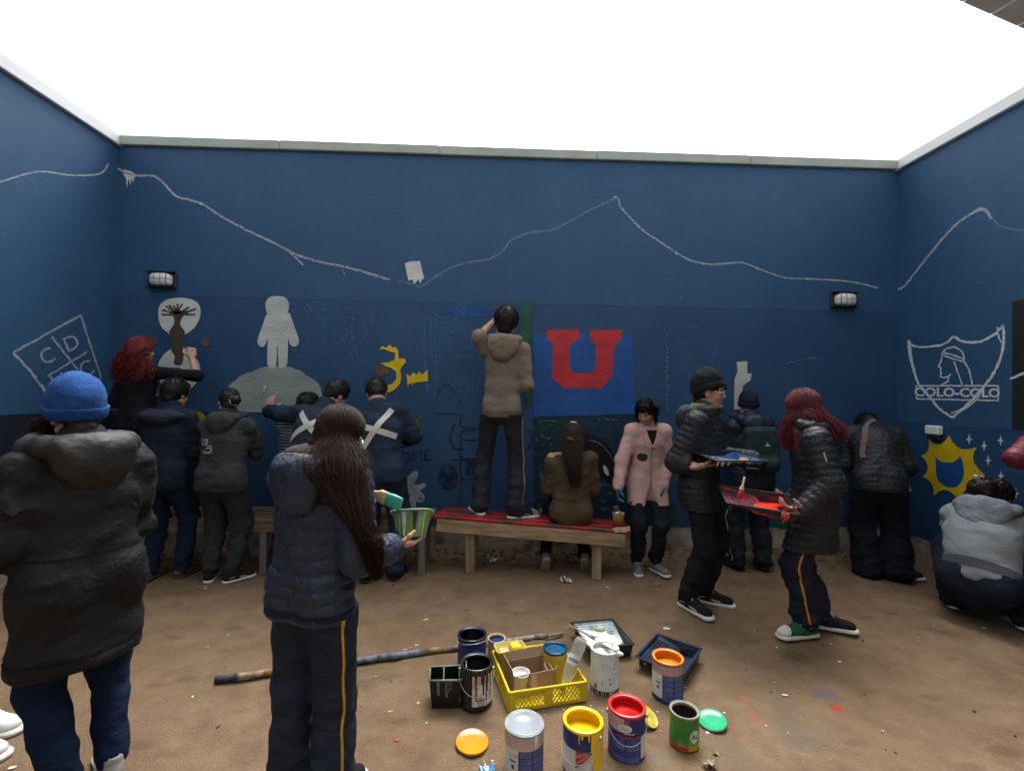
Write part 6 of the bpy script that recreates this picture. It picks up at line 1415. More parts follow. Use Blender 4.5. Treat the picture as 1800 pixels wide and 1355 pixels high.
# ================= 16 bent person in the right corner
def p_corner():
    R = Rig(3.38, 4.00, 28, 1.62, b=1.0, lean=36, head=(0, 85, 0), feet=((-.10, -.02, 0, 30), (.12, .0, 0, 62)), lean2=1.2, hipoff=(-.03, -.06))
    R.arm(0, R.chest + R.tf * .32 - R.tr * .02); R.arm(1, R.chest + R.tf * .30 + R.tr * .10 - R.u * .1, curl=.6)
    t = person(R, 'person in black puffer jacket bending to the wall in the right corner'); make_body(R, t)
    o, bv = make_jacket(R, t, PUFF_BLACK, th=.030, hem=.05, quilt=(.05, .008), h=.0105)
    make_trousers(R, t, fabric('black_baggy_trouser', (.0065, .0075, .011)), th=.040, flare=.035, fold=.010)
    make_short_hair(R, t, H_BLACK, n=500, ln=.05, th=.02)
    M = fabric('tan_scarf', (.14, .105, .085), var=.25)
    v, f = lay_on(bv, [R.neck + R.tu * .06 + R.tr * .02 - R.tf * .08, R.neck - R.tr * .06 - R.tf * .13, R.chest - R.tr * .10 - R.tf * .14, R.waist - R.tr * .13 - R.tf * .13 + R.tu * .05, R.waist - R.tr * .14 - R.tf * .12 - R.tu * .02], .042, .010, 5); Geo().add(v, f, M, True).build('scarf', t)
    for i in (0, 1): make_shoe(R, i, t, BLKCAN, WHITE_RUB, sc=1.15)
p_corner()
# ================= 17 crouching person at right
def p_crouch():
    R = Rig(3.41, 3.20, 62, 1.62, b=1.22, pz=.29, lean=34, head=(6, 34, 0), feet=((-.18, .16, 0, -14), (.20, .16, 0, 14)), lean2=1.1)
    for i in (0, 1):
        sg = 1 if i else -1; R.knee[i] = R.hip[i] + R.f * .34 + R.r * sg * .16 + R.u * .10; R.arm(i, R.chest + R.f * .34 + R.r * sg * .08 - R.u * .10, hint=-R.u + R.r * sg * .1)
    t = person(R, 'person crouching by the right wall in pale grey hooded sweatshirt and dark trousers'); make_body(R, t)
    m = bpy.data.materials.new('grey_panel_fleece'); m.use_nodes = True; n_ = m.node_tree; b = n_.nodes['Principled BSDF']; tc = n_.nodes.new('ShaderNodeTexCoord'); sp = n_.nodes.new('ShaderNodeSeparateXYZ'); n_.links.new(tc.outputs['Object'], sp.inputs[0])
    cr = n_.nodes.new('ShaderNodeValToRGB'); mr = n_.nodes.new('ShaderNodeMapRange'); mr.inputs['From Min'].default_value = .3; mr.inputs['From Max'].default_value = 1.1; n_.links.new(sp.outputs['Z'], mr.inputs['Value']); n_.links.new(mr.outputs[0], cr.inputs[0])
    cr.color_ramp.interpolation = 'CONSTANT'; e = cr.color_ramp.elements; e[0].color = (.20, .22, .235, 1); e[1].position = .16; e[1].color = (.22, .24, .255, 1); q = e.new(.60); q.color = (.17, .20, .23, 1)
    n_.links.new(cr.outputs[0], b.inputs['Base Color']); b.inputs['Roughness'].default_value = .95; nn = n_.nodes.new('ShaderNodeTexNoise'); nn.inputs['Scale'].default_value = 160; n_.links.new(tc.outputs['Object'], nn.inputs['Vector']); bp = n_.nodes.new('ShaderNodeBump'); bp.inputs['Strength'].default_value = .6; bp.inputs['Distance'].default_value = .01; n_.links.new(nn.outputs['Fac'], bp.inputs['Height']); n_.links.new(bp.outputs[0], b.inputs['Normal'])
    o, bv = make_jacket(R, t, m, th=.032, hem=-.075, hipfit=0, hood=1.7, fold=.011, name='sweatshirt', hoodsz=1.25, hoodmat=fabric('blue_grey_hood', (.17, .20, .235)), noise=.009, h=.0105)
    make_trousers(R, t, fabric('dark_navy_trouser', (.008, .010, .018)), th=.045, fold=.009, clip=False, top=.02)
    band_around(R.hipc + R.tu * .062, R, bv, .055, material('ribbed_grey_hem', (.085, .092, .105), rough=.95, var=.5, scale=40, stretch=(.3, .3, 6)), 'hem_rib', o, .004, (R.tr, R.tf, R.tu))
    X = R.HR[:, 0]; F = R.HR[:, 1]; cv, cf = scalp_cap(R, H_DARK, .022, noise=.010); g = Geo().add(cv, cf, H_DARK, True); bun = R.L((-.03, -.14, -.02)); D = scalp_roots(1200, -.4, .3); P0 = R.L(np.array((0, -.014, .032)) + D * np.array((.09, .109, .102))); P1 = bun + rng.normal(0, .03, P0.shape); W = pushout(R, np.stack([P0, P0 * .7 + P1 * .3, P0 * .3 + P1 * .7, P1 + rng.normal(0, .02, P0.shape)], 1), .022); v, f = strands_vf(W, .0018, .0008); g.add(v, f, H_DARK, True)
    S = SDF(.008); S.el(bun - F * .02, (.085, .075, .075)); S.noise(.018, 26); S.noise(.008, 60); v, f = S.mesh(); g.add(v, f, H_DARK, True); g.build('hair', t)
    S = SDF(.007); sc = R.L((-.075, -.135, .075)); S.el(sc, (.035, .030, .022)); S.el(sc + np.array([-.035, -.01, .004]), (.022, .018, .018), None, .02); S.noise(.010, 50); v, f = S.mesh(); Geo().add(v, f, fabric('white_cloth_bow', (.5, .5, .52)), True).build('scrunchie', t)
    for i in (0, 1): make_shoe(R, i, t, BLKCAN, WHITE_RUB, sc=1.1)
p_crouch()
# ================= 18 maroon jacket cut off at right edge
def p_edge_right():
    p = wp(1880, 800, 2.9)
    R = Rig(p[0], 2.90, 40, 1.58, feet=((-.08, 0), (.09, 0)))
    R.arm(0, R.chest + R.tf * .2 + R.tr * .02 - R.u * .04, elbow=wp(1788, 806, 2.92)); R.arm(1, R.chest + R.tf * .3)
    t = person(R, 'person in maroon jacket cut off by the right edge'); make_body(R, t)
    make_jacket(R, t, material('maroon_puffer', (.105, .008, .022), rough=.55, var=.25, bump=.4, bscale=40), th=.02, quilt=(.05, .009)); make_trousers(R, t, BLKTR); make_short_hair(R, t, H_DARK, n=300)
    for i in (0, 1): make_shoe(R, i, t, BLKCAN, WHITE_RUB)
p_edge_right()
# ------------------------------------------------------------------ paint cans, trays and tools
TIN = material('tin_plate', (.42, .43, .44), rough=.38, var=.15, scale=12, metal=.7, spec=.5)
PLAINW = material('white_label_print', (.56, .56, .53), rough=.5, var=.16, scale=14, col2=(.34, .31, .27), c2amt=(.58, .72), c2scale=16)
PLAINB = material('blue_label_print', (.020, .026, .125), rough=.45, var=.25, scale=12, col2=(.06, .06, .09), c2amt=(.60, .75), c2scale=15)
PLAINB2 = material('pale_blue_label_print', (.12, .16, .36), rough=.45, var=.15, scale=12)
PLAINR = material('red_label_print', (.42, .030, .035), rough=.5, var=.12)
INKR = material('red_hatch_print', (.50, .16, .15), rough=.5, var=.15)
INKK = material('dark_ink_print', (.02, .02, .025), rough=.5, var=.2)
def wet(name, col, **k): return material(name, col, rough=.22, var=.12, scale=9, spec=.5, bump=.12, bscale=14, **k)
W_OR = wet('wet_orange_paint', (.72, .235, .012)); W_YE = wet('wet_yellow_paint', (.74, .47, .006)); W_RE = wet('wet_red_paint', (.58, .010, .012)); W_BK = wet('wet_black_paint', (.006, .008, .010)); W_NV = wet('wet_navy_paint', (.008, .012, .03))
W_GY = wet('dried_grey_paint', (.27, .30, .33)); W_WH = wet('wet_white_paint', (.66, .70, .66)); W_GN = wet('wet_green_paint', (.02, .36, .16)); W_BL = wet('wet_blue_paint', (.008, .085, .18)); W_MINT = wet('wet_mint_paint', (.07, .42, .30)); W_BR = material('brown_residue', (.065, .045, .033), rough=.6, var=.25)
def cam_ang(c): return math.atan2(-c[1], -c[0])
def patch(g, c, a0, a1, z0, z1, r, mat, n=None):
    n = n or max(2, int(abs(a1 - a0) / .12)); v = []; f = []
    for i in range(n + 1):
        a = a0 + (a1 - a0) * i / n
        for z in (z0, z1): v.append((c[0] + r * math.cos(a), c[1] + r * math.sin(a), c[2] + z))
    g.add(np.array(v), [(2 * i, 2 * i + 2, 2 * i + 3, 2 * i + 1) for i in range(n)], mat, True)
def cyl_poly(g, c, pts, r, mat):
    """polygon (angle, z) wrapped on a can"""
    T = [[np.array(pts[i], float) for i in t] for t in tessellate_polygon([[Vector((p[0], p[1], 0)) for p in pts]])]; out = []
    while T:
        t = T.pop(); e = [abs(t[i][0] - t[(i + 1) % 3][0]) for i in range(3)]; k = int(np.argmax(e))
        if e[k] < .14: out.append(t); continue
        a, b, d = t[k], t[(k + 1) % 3], t[(k + 2) % 3]; m = (a + b) / 2; T += [[a, m, d], [m, b, d]]
    V = [p for t in out for p in t]; g.add(np.array([(c[0] + r * math.cos(a), c[1] + r * math.sin(a), c[2] + z) for a, z in V]), [(3 * i, 3 * i + 1, 3 * i + 2) for i in range(len(out))], mat, True)
def cyl_text(g, c, s, a, z, h, r, mat, rot=0.0, bold=0.0):
    v, f = text_vf(s, 1.0, bold); v = v * (h / .7); x = v[:, 0] * math.cos(rot) - v[:, 1] * math.sin(rot); y = v[:, 0] * math.sin(rot) + v[:, 1] * math.cos(rot)
    an = a + x / r; g.add(np.stack([c[0] + r * np.cos(an), c[1] + r * np.sin(an), c[2] + z + y], 1), f, mat, True)
def paint_can(px, py, label, r=.079, h=.20, body=PLAINB, inner=W_BK, rim=TIN, depth=.03, design=None, lid=None, handle=None, drips=None, name='paint_can', fill=None, tilt=None, group=None):
    c = gp(px, py, h); c = np.array([c[0], c[1], 0.0]); c[2] = float(gheight(np.array(c[0]), np.array(c[1]))) + .001
    t = thing(name, label, 'paint can', tuple(c), group); ac = cam_ang(c)
    prof = [(r * .2, .004), (r * .96, .004), (r * .985, 0), (r * 1.015, .004), (r * 1.01, .010), (r, .013), (r, h - .012), (r * 1.03, h - .008), (r * 1.045, h - .002), (r * 1.03, h + .002), (r * 1.0, h + .002)]
    nb = 6; v, f = lathe_vf(prof[:nb + 1], 48, c); Geo().add(v, f, body, True).build('can_body', t)
    v, f = lathe_vf([(r, h - .0121)] + prof[nb + 1:] + [(r * .98, h - .002), (r * .90, h - .004), (r * .88, h - .001), (r * .865, h - .004), (r * .87, h - .014)], 48, c); Geo().add(v, f, rim, True).build('rim', t)
    if lid is None:
        v, f = lathe_vf([(r * .868, h - .012), (r * .985, h - .016), (r * .985, h - depth - .002)], 48, c); Geo().add(v, f, fill or rim, True).build('inner_wall', t)
        V = [(0, 0)]; g = Geo(); ring = 8; vv = []; nn = 40
        for i in range(ring + 1):
            for k in range(nn): a = 2 * math.pi * k / nn; rr = r * .985 * i / ring; vv.append((c[0] + rr * math.cos(a), c[1] + rr * math.sin(a), c[2] + h - depth + .002 * math.sin(3 * a + px) * (i / ring) ** 2 + .0015 * math.sin(9 * rr / r + a)))
        g.add(np.array(vv), [(i * nn + k, i * nn + (k + 1) % nn, (i + 1) * nn + (k + 1) % nn, (i + 1) * nn + k) for i in range(ring) for k in range(nn)], inner, True); g.build('paint', t)
    else:
        v, f = lathe_vf([(r * .001, h - .004), (r * .80, h - .004), (r * .83, h + .001), (r * .90, h + .002), (r * .93, h - .001)], 48, c); Geo().add(v, f, lid, True).build('lid', t)
    if design: g = Geo(); design(g, c, ac, r + .0012, h); tag(g.build('label_print', t), kind='stuff')
    if drips:
        g = Geo(); mat, n, lmin, lmax, sp = drips
        for k in range(n):
            a = ac + rng.uniform(*sp); L = rng.uniform(lmin, lmax); w = rng.uniform(.02, .06); zt = h - .004; pts = [(a - w * 1.5, zt), (a - w, zt - L * .4), (a - w * .7, zt - L), (a, zt - L - .006), (a + w * .7, zt - L), (a + w, zt - L * .4), (a + w * 1.5, zt)]
            cyl_poly(g, c, pts[::-1], r * 1.047 if L < .02 else r + .0028, mat)
        tag(g.build('paint_drips', t), kind='stuff')
    if handle is not None:
        for sg in (-1, 1):
            q = c + np.array([math.cos(ac + handle[0] + sg * math.pi / 2) * (r + .004), math.sin(ac + handle[0] + sg * math.pi / 2) * (r + .004), h - .032]); v, f = blob(q, .009, np.eye(3), 10, 6); Geo().add(v, f, TIN, True).build('handle_ear', t)
        P = []
        for s in np.linspace(0, 1, 15):
            an = ac + handle[0] - math.pi / 2 + math.pi * s; dz = -handle[1] * math.sin(math.pi * s) ** .8; P.append(c + np.array([math.cos(an) * (r + .008), math.sin(an) * (r + .008), h - .032 + dz]))
        v, f = tube_vf(P, .0017, 6); Geo().add(v, f, TIN, True).build('handle', t)
    return t, c
def rows(g, c, a0, a1, z0, z1, r, n, mat, fill=.55):
    for i in range(n):
        z = z1 - (z1 - z0) * (i + .5) / n; hh = (z1 - z0) / n * .22; a = a0
        while a < a1 - .03:
            l = rng.uniform(.05, .16); patch(g, c, a, min(a + l, a1), z - hh, z + hh, r, mat, 2); a += l + rng.uniform(.02, .05)
            if rng.random() > fill + .35: break
def hatch(g, c, a0, a1, z0, z1, r, mat, step=.075):
    a = a0 - .4
    while a < a1 + .1:
        pts = [(a, z0), (a + step * .45, z0), (a + step * .45 + .32, z1), (a + .32, z1)]; q = [(min(max(p[0], a0), a1), p[1]) for p in pts]
        if max(p[0] for p in q) - min(p[0] for p in q) > .01: cyl_poly(g, c, q, r, mat)
        a += step
def d_blueback(stripe, off=0.0):
    def fn(g, c, ac, r, h):
        a = ac + off; patch(g, c, ac - 1.7, ac + 1.7, h * .70, h * .925, r, PLAINW); hatch(g, c, ac - 1.6, ac + 1.6, h * .70, h * .92, r + .0006, stripe)
        patch(g, c, a - 1.6, a - .28, .022, h * .70, r, PLAINW); patch(g, c, a - .28, a + 1.6, .022, h * .70, r, PLAINB)
        for k in range(2):
            b0 = a - .20 + k * .66; 
            for i in range(5): z1 = h * .68 - i * h * .128; patch(g, c, b0, b0 + .58, z1 - h * .108, z1, r + .0006, PLAINB2); rows(g, c, b0 + .03, b0 + .52, z1 - h * .10, z1 - .002, r + .0011, 3, PLAINB)
        patch(g, c, a - .78, a - .42, h * .46, h * .49, r + .0008, INKK); patch(g, c, a - .66, a - .52, h * .32, h * .40, r + .0008, INKK)
    return fn
def d_sipa(g, c, ac, r, h):
    patch(g, c, ac - 1.7, ac - .15, h * .66, h * .945, r, PLAINW); hatch(g, c, ac - 1.6, ac + .12, h * .66, h * .94, r + .0006, INKR); patch(g, c, ac - .15, ac + .9, h * .58, h * .945, r - .0004, PLAINB)
    ov = [(ac - .08 + .36 * math.cos(t), h * .755 + .0165 * math.sin(t)) for t in np.linspace(0, 2 * math.pi, 24)[:-1]]; cyl_poly(g, c, ov, r + .0012, PLAINW); cyl_text(g, c, 'Sipa', ac - .08, h * .755, .014, r + .0020, INKK)
    patch(g, c, ac - .10, ac + .42, h * .645, h * .665, r + .0012, PLAINW); patch(g, c, ac - .55, ac + .85, h * .560, h * .585, r + .0008, PLAINR)
    for k in range(2):
        b0 = ac - .82 + k * .80
        for i in range(4): z1 = h * .55 - i * h * .13; patch(g, c, b0, b0 + .74, z1 - h * .118, z1, r + .0006, PLAINB2 if i % 2 else material('mid_blue_label', (.055, .075, .25), rough=.45, var=.15)); rows(g, c, b0 + .04, b0 + .7, z1 - h * .10, z1 - .003, r + .0011, 3, PLAINB)
    patch(g, c, ac + .82, ac + 1.35, h * .10, h * .58, r + .0006, PLAINW)
def d_sel(g, c, ac, r, h):
    patch(g, c, ac - 1.7, ac + 1.6, .018, h * .64, r, PLAINW); patch(g, c, ac - 1.7, ac + .35, h * .62, h * .90, r + .0003, PLAINB)
    cyl_poly(g, c, [(ac - .35, h * .62), (ac - .35, h * .27), (ac + .55, h * .62)][::-1], r + .0009, PLAINR); cyl_text(g, c, 'NUEVO', ac - .10, h * .555, .011, r + .0016, PLAINW, rot=.45); cyl_text(g, c, 'RENOVACION', ac - .06, h * .465, .008, r + .0016, PLAINW, rot=.65)
    cyl_text(g, c, 'Sel', ac + .10, h * .17, .026, r + .0012, PLAINR, bold=.01); patch(g, c, ac - .02, ac + .75, h * .065, h * .095, r + .0009, INKK); rows(g, c, ac - .75, ac - .45, h * .02, h * .16, r + .0009, 5, INKK)
    cyl_poly(g, c, [(ac + .42, h * .96), (ac + .40, h * .70), (ac + .5, h * .52), (ac + .62, h * .25), (ac + .85, h * .10), (ac + 1.3, h * .12), (ac + 1.5, h * .96)], r + .0016, W_YE)
def d_rld(g, c, ac, r, h):
    patch(g, c, ac - .25, ac + 1.5, .028, h * .86, r, PLAINW); hatch(g, c, ac - .2, ac + .9, h * .66, h * .84, r + .0006, PLAINR); cyl_text(g, c, 'lld', ac + .15, h * .36, .022, r + .0009, PLAINR, bold=.01); patch(g, c, ac + .0, ac + .65, h * .27, h * .295, r + .0009, INKK); rows(g, c, ac + .1, ac + .5, h * .05, h * .24, r + .0009, 5, INKK); cyl_text(g, c, 'e', ac + .1, h * .58, .018, r + .0009, PLAINR)
def d_navy(g, c, ac, r, h):
    patch(g, c, ac - .5, ac + 1.6, h * .50, h * .80, r, material('royal_blue_label', (.02, .03, .22), rough=.45, var=.15)); patch(g, c, ac - .5, ac + 1.6, .02, h * .50, r, PLAINW); hatch(g, c, ac + .2, ac + 1.4, h * .38, h * .50, r + .0006, PLAINR)
def d_green(g, c, ac, r, h):
    patch(g, c, ac - 1.7, ac + 1.7, h * .16, h * .90, r, material('green_label', (.045, .20, .025), rough=.45, var=.3, scale=14, col2=(.18, .26, .10), c2scale=9)); patch(g, c, ac - 1.7, ac + .4, .006, h * .17, r, material('red_drip', (.40, .035, .015), rough=.4)); patch(g, c, ac + .3, ac + 1.6, .01, h * .22, r + .0006, material('gold_splash', (.42, .27, .02), rough=.4))
    ov = [(ac + .75 + .36 * math.cos(t), h * .47 + .028 * math.sin(t)) for t in np.linspace(0, 2 * math.pi, 20)[:-1]]; cyl_poly(g, c, ov, r + .0012, PLAINW); cyl_text(g, c, 'Ac', ac + .75, h * .47, .022, r + .0018, INKK, bold=.02)
def d_white(g, c, ac, r, h):
    patch(g, c, ac - 1.7, ac + 1.7, .004, .024, r, INKK)
    for k in range(22): a = ac + rng.uniform(-1.3, 1.3); patch(g, c, a, a + .05, .006, rng.uniform(.012, .03), r + .0006, PLAINW, 2)
    for k in range(16): a = ac + rng.uniform(-.2, .9); z = rng.uniform(.05, .17); patch(g, c, a, a + rng.uniform(.03, .09), z, z + rng.uniform(.004, .012), r + .0008, material('grey_smudge', (.12, .12, .12), rough=.7), 2)
    cyl_poly(g, c, [(ac - .75, .03), (ac - .6, .028), (ac - .52, .045), (ac - .62, .06), (ac - .72, .05)], r + .0008, material('grey_smudge', (.12, .12, .12)))

def build_cans():
    paint_can(830, 1115, 'dark navy paint can with black inside behind the black stained can', body=PLAINB, inner=W_BK, depth=.10, design=d_navy, fill=W_BK, rim=W_NV, handle=(.4, -.02))
    paint_can(838, 1167, 'paint can smeared with black drips beside the black divided bucket', body=W_BK, inner=W_BK, depth=.09, design=d_rld, fill=W_BK, rim=wet('dark_green_black_paint', (.012, .020, .020)), drips=(W_BK, 22, .03, .15, (-.9, 1.3)), handle=(0, .09))
    paint_can(922, 1267, 'paint can closed by a grey lid with red hatched band in front', body=PLAINW, lid=W_GY, rim=material('greyed_tin', (.36, .37, .36), rough=.45, var=.2, metal=.4), design=d_blueback(INKR), drips=(W_WH, 4, .01, .05, (.5, 1.2)))
    paint_can(1025, 1262, 'open can of yellow paint with yellow running down its side', body=PLAINB, inner=W_YE, fill=W_YE, rim=W_YE, depth=.055, design=d_sel, drips=(W_YE, 6, .012, .04, (-.3, 1.4)), handle=(-.6, .10), r=.081)
    paint_can(1102, 1238, 'open can of bright red paint with oval white brand mark', body=PLAINB, inner=W_RE, fill=W_RE, rim=wet('red_tin_rim', (.50, .035, .03)), depth=.045, design=d_sipa, handle=(.05, .085))
    paint_can(1174, 1152, 'open can of orange paint next to the empty navy tray', body=PLAINB, inner=W_OR, fill=W_OR, rim=wet('orange_tin_rim', (.60, .22, .03)), depth=.045, design=d_blueback(PLAINR, -.05), r=.077)
    paint_can(1203, 1246, 'small green tin with brown inside next to the green lid', r=.062, h=.15, body=material('green_tin', (.045, .16, .025), rough=.45, var=.2), inner=W_BR, fill=W_BR, rim=material('olive_grey_rim', (.24, .23, .18), rough=.5, var=.2), depth=.10, design=d_green)
    paint_can(873, 1122, 'small tan tin with blue paint inside behind the yellow crate', r=.052, h=.12, body=material('tan_cardboard_tin', (.48, .32, .13), rough=.6, var=.15), inner=wet('royal_blue_paint', (.012, .035, .16)), fill=wet('royal_blue_paint2', (.012, .035, .16)), rim=material('tan_rim', (.45, .33, .16), rough=.6), depth=.02)
    paint_can(976, 1137, 'yellow tin topped with dark blue paint at the back of the crate', r=.066, h=.17, body=material('mustard_tin', (.46, .33, .03), rough=.5, var=.15), inner=W_BL, fill=W_BL, rim=wet('dark_blue_rim', (.008, .045, .09)), depth=.012)
    t, c = paint_can(1063, 1136, 'white plastic paint pitcher with drips and grey smudges', r=.073, h=.215, body=material('white_plastic_pail', (.60, .62, .58), rough=.5, var=.08, spec=.4), inner=W_WH, fill=W_WH, rim=material('white_plastic_rim', (.62, .64, .60), rough=.4, var=.08), depth=.035, design=d_white, name='paint_pitcher')
    ac = cam_ang(c); d = np.array([math.cos(ac + 1.15), math.sin(ac + 1.15), 0]); S = SDF(.005); S.rc(c + d * .068 + np.array([0, 0, .205]), c + d * .098 + np.array([0, 0, .210]), .020, .009, .01); v, f = S.mesh(); Geo().add(v, f, W_WH, True).build('spout', t)
    # lids on the ground
    def lid(px, py, lab, mat, r=.072, tilt=(0, 0), z=.0, rim=TIN):
        c = gp(px, py, .01); c[2] = float(gheight(np.array(c[0]), np.array(c[1]))) + .003 + z; B = _rx(tilt[0]) @ _ry(tilt[1]); t = thing('can_lid', lab, 'can lid', tuple(c))
        v, f = lathe_vf([(r * .01, .001), (r * .96, .001), (r, .004), (r * 1.01, .010), (r * .98, .013)], 40, c, B); Geo().add(v, f, rim, True).build('lid_edge', t)
        v, f = lathe_vf([(r * .98, .0125), (r * .93, .0115), (r * .85, .0085), (r * .4, .0092), (r * .01, .0088)], 40, c, B); Geo().add(v, f, mat, True).build('paint', t)
    lid(830, 1303, 'round lid coated in orange paint lying on the dirt', W_OR, .073, rim=wet('orange_rim_paint', (.5, .22, .04)), tilt=(.05, .03)); lid(1252, 1268, 'round lid coated in green paint beside the green tin', W_GN, .066, (.10, -.12), .006); lid(1137, 1264, 'small lid with yellow smears behind the red paint can', material('yellow_smeared_tin', (.42, .36, .05), rough=.4, var=.3, scale=25), .055, (.35, .5), .025)
build_cans()

def frame_from(BL, BR, FL):
    x = BR - BL; w = np.linalg.norm(x); x = x / w; y = BL - FL; d = np.linalg.norm(y); y = unit(y - x * (x @ y)); return np.stack([x, y, np.cross(x, y)], 1), w, d
def lattice_side(a, b, z0, z1, nrm, mat, parent, th=.006):
    """crate side: solid rails, solid panels at the ends, diamond lattice between"""
    d = b - a; L = np.linalg.norm(d); d = d / L; u = np.array([0, 0, 1.0]); B = np.stack([d, nrm, u], 1); m = (a + b) / 2
    for z, hh in ((z0 + .009, .009), (z1 - .008, .008)): v, f = box_vf(m + u * z, (L / 2, th, hh), B, .002); Geo().add(v, f, mat).build('rail', parent)
    for s in (-1, 1): v, f = box_vf(m + d * s * (L / 2 - .016) + u * (z0 + z1) / 2, (.016, th * .98, (z1 - z0) / 2 - .017), B, .002); Geo().add(v, f, mat).build('corner_post', parent)
    v, f = box_vf(m + u * (z0 + z1) / 2, (.022, th * .9, (z1 - z0) / 2 - .017), B, .002); Geo().add(v, f, mat).build('side_panel', parent)
    g = Geo(); Hh = z1 - z0 - .034; zc = (z0 + z1) / 2
    for s0, s1 in ((-L / 2 + .032, -.022), (.022, L / 2 - .032)):
        w = s1 - s0; n = max(3, int(w / .019)); st = w / n
        for i in range(-2, n + 1):
            for sg in (1, -1):
                p0 = np.array([i * st, -Hh / 2 * sg]); p1 = np.array([(i + 2.2) * st, Hh / 2 * sg]); t0 = max(0, (0 - p0[0]) / (p1[0] - p0[0])); t1 = min(1, (w - p0[0]) / (p1[0] - p0[0]))
                if t1 - t0 < .05: continue
                q0 = p0 + (p1 - p0) * t0; q1 = p0 + (p1 - p0) * t1; P0 = m + d * (s0 + q0[0]) + u * (zc + q0[1]); P1 = m + d * (s0 + q1[0]) + u * (zc + q1[1])
                e = unit(P1 - P0); v, f = box_vf((P0 + P1) / 2 + nrm * .0006 * sg, (np.linalg.norm(P1 - P0) / 2, .003, .0022), np.stack([e, nrm, np.cross(e, nrm)], 1)); g.add(v, f, mat)
    tag(g.build('lattice', parent), kind='stuff')
def build_crate():
    FL, FR = gp(895, 1254), gp(1030, 1233); BL = gp(866, 1143, .105); BL[2] = 0; BR = BL + FR - FL; h = .105; mat = material('yellow_plastic', (.56, .42, .015), rough=.42, var=.12, scale=9, spec=.4)
    c = (FL + BR) / 2; c[2] = 0; t = thing('crate', 'yellow plastic crate with lattice sides full of painting supplies', 'crate', tuple(c)); x = unit(FR - FL); y = unit(BL - FL); nx = np.array([x[1], -x[0], 0]); 
    lattice_side(FL, FR, .006, h, np.array([x[1], -x[0], 0]), mat, t); lattice_side(BL, BR, .006, h, np.array([-x[1], x[0], 0]), mat, t); lattice_side(FL, BL, .006, h, np.array([-y[1], y[0], 0]), mat, t); lattice_side(FR, BR, .006, h, np.array([y[1], -y[0], 0]), mat, t)
    v = np.array([FL, FR, BR, BL]) + np.array([0, 0, .010]); v2 = v - np.array([0, 0, .006]); Geo().add(np.concatenate([v, v2]), [(0, 1, 2, 3), (7, 6, 5, 4), (0, 4, 5, 1), (1, 5, 6, 2), (2, 6, 7, 3), (3, 7, 4, 0)], mat).build('floor', t)
    # ---- cardboard box
    CB = material('corrugated_cardboard', (.30, .195, .115), rough=.9, var=.15, scale=6, bump=.15, bscale=80); CBI = material('cardboard_inside', (.19, .12, .07), rough=.95, var=.15)
    zt = .125; A = gp(903, 1190, zt); Bq = gp(973, 1176, zt); D = gp(888, 1162, zt); Cq = Bq + D - A
    tb = thing('cardboard_box', 'small open cardboard box inside the yellow crate', 'box', ((A[0] + Cq[0]) / 2, (A[1] + Cq[1]) / 2, .012))
    for p, q in ((A, Bq), (Bq, Cq), (Cq, D), (D, A)):
        d = unit(q - p); n = np.array([d[1], -d[0], 0]); m = (p + q) / 2; L = np.linalg.norm(q - p); v, f = box_vf((m[0] - n[0] * .002, m[1] - n[1] * .002, (.012 + zt) / 2), (L / 2 - .0005, .002, (zt - .012) / 2), np.stack([d, n, [0, 0, 1]], 1)); Geo().add(v, f, CB).build('box_wall', tb)
    v = np.array([A, Bq, Cq, D]); v[:, 2] = .015; Geo().add(v, [(0, 1, 2, 3)], CBI).build('box_floor', tb)
    d = unit(Bq - A); n = np.array([d[1], -d[0], 0]); LP = material('pink_print', (.42, .27, .25), rough=.8, var=.15); g = Geo()
    for s0, s1 in ((.004, .034), (.095, .13)):
        g = Geo(); L = np.linalg.norm(Bq - A); 
        P = [A + d * s0 + n * .0012, A + d * min(s1, L - .003) + n * .0012]; v = np.array([[*P[0][:2], .04], [*P[1][:2], .04], [*P[1][:2], zt - .002], [*P[0][:2], zt - .002]]); g.add(v, [(0, 1, 2, 3)], LP)
        for i in range(6): z = .05 + .012 * i; v = np.array([[*(P[0] + d * .004 + n * .0008)[:2], z], [*(P[1] - d * rng.uniform(.004, .012) + n * .0008)[:2], z], [*(P[1] - d * .008 + n * .0008)[:2], z + .003], [*(P[0] + d * .004 + n * .0008)[:2], z + .003]]); g.add(v, [(0, 1, 2, 3)], PLAINW)
        g.build('printed_strip', tb)
    pass
    M2 = material('crayon_scribble', (.10, .06, .035), rough=.9); P = [A + d * s + n * .003 + np.array([0, 0, z - zt]) for s, z in ((.045, .045), (.055, .07), (.06, .06), (.072, .085), (.08, .065), (.09, .05))]; v, f = tube_vf(P, .0015, 4); Geo().add(v, f, M2).build('scribble', tb)
    # flaps
    for p, q, out in ((Cq, D, .35), (D, A, .25)):
        d2 = unit(q - p); n2 = np.array([d2[1], -d2[0], 0]); m = (p + q) / 2; L = np.linalg.norm(q - p); up = unit(np.array([0, 0, 1]) + n2 * out); v, f = box_vf(m + up * .022, (L / 2 - .004, .0018, .022), np.stack([d2, np.cross(up, d2), up], 1)); Geo().add(v, f, CB).build('flap', tb)
    # cup in box
    c = (A + Bq) / 2 * .55 + (D + A) / 2 * .45 + np.array([.0, .0, 0]); c = A * .52 + Bq * .23 + D * .25; c[2] = .016
    tc = thing('cup', 'white plastic tub standing in the cardboard box', 'tub', tuple(c)); v, f = lathe_vf([(.001, .0), (.036, 0), (.045, .095), (.048, .100), (.048, .106), (.044, .106), (.042, .098), (.034, .085), (.001, .084)], 32, c); Geo().add(v, f, PLAINW, True).build('tub_wall', tc)
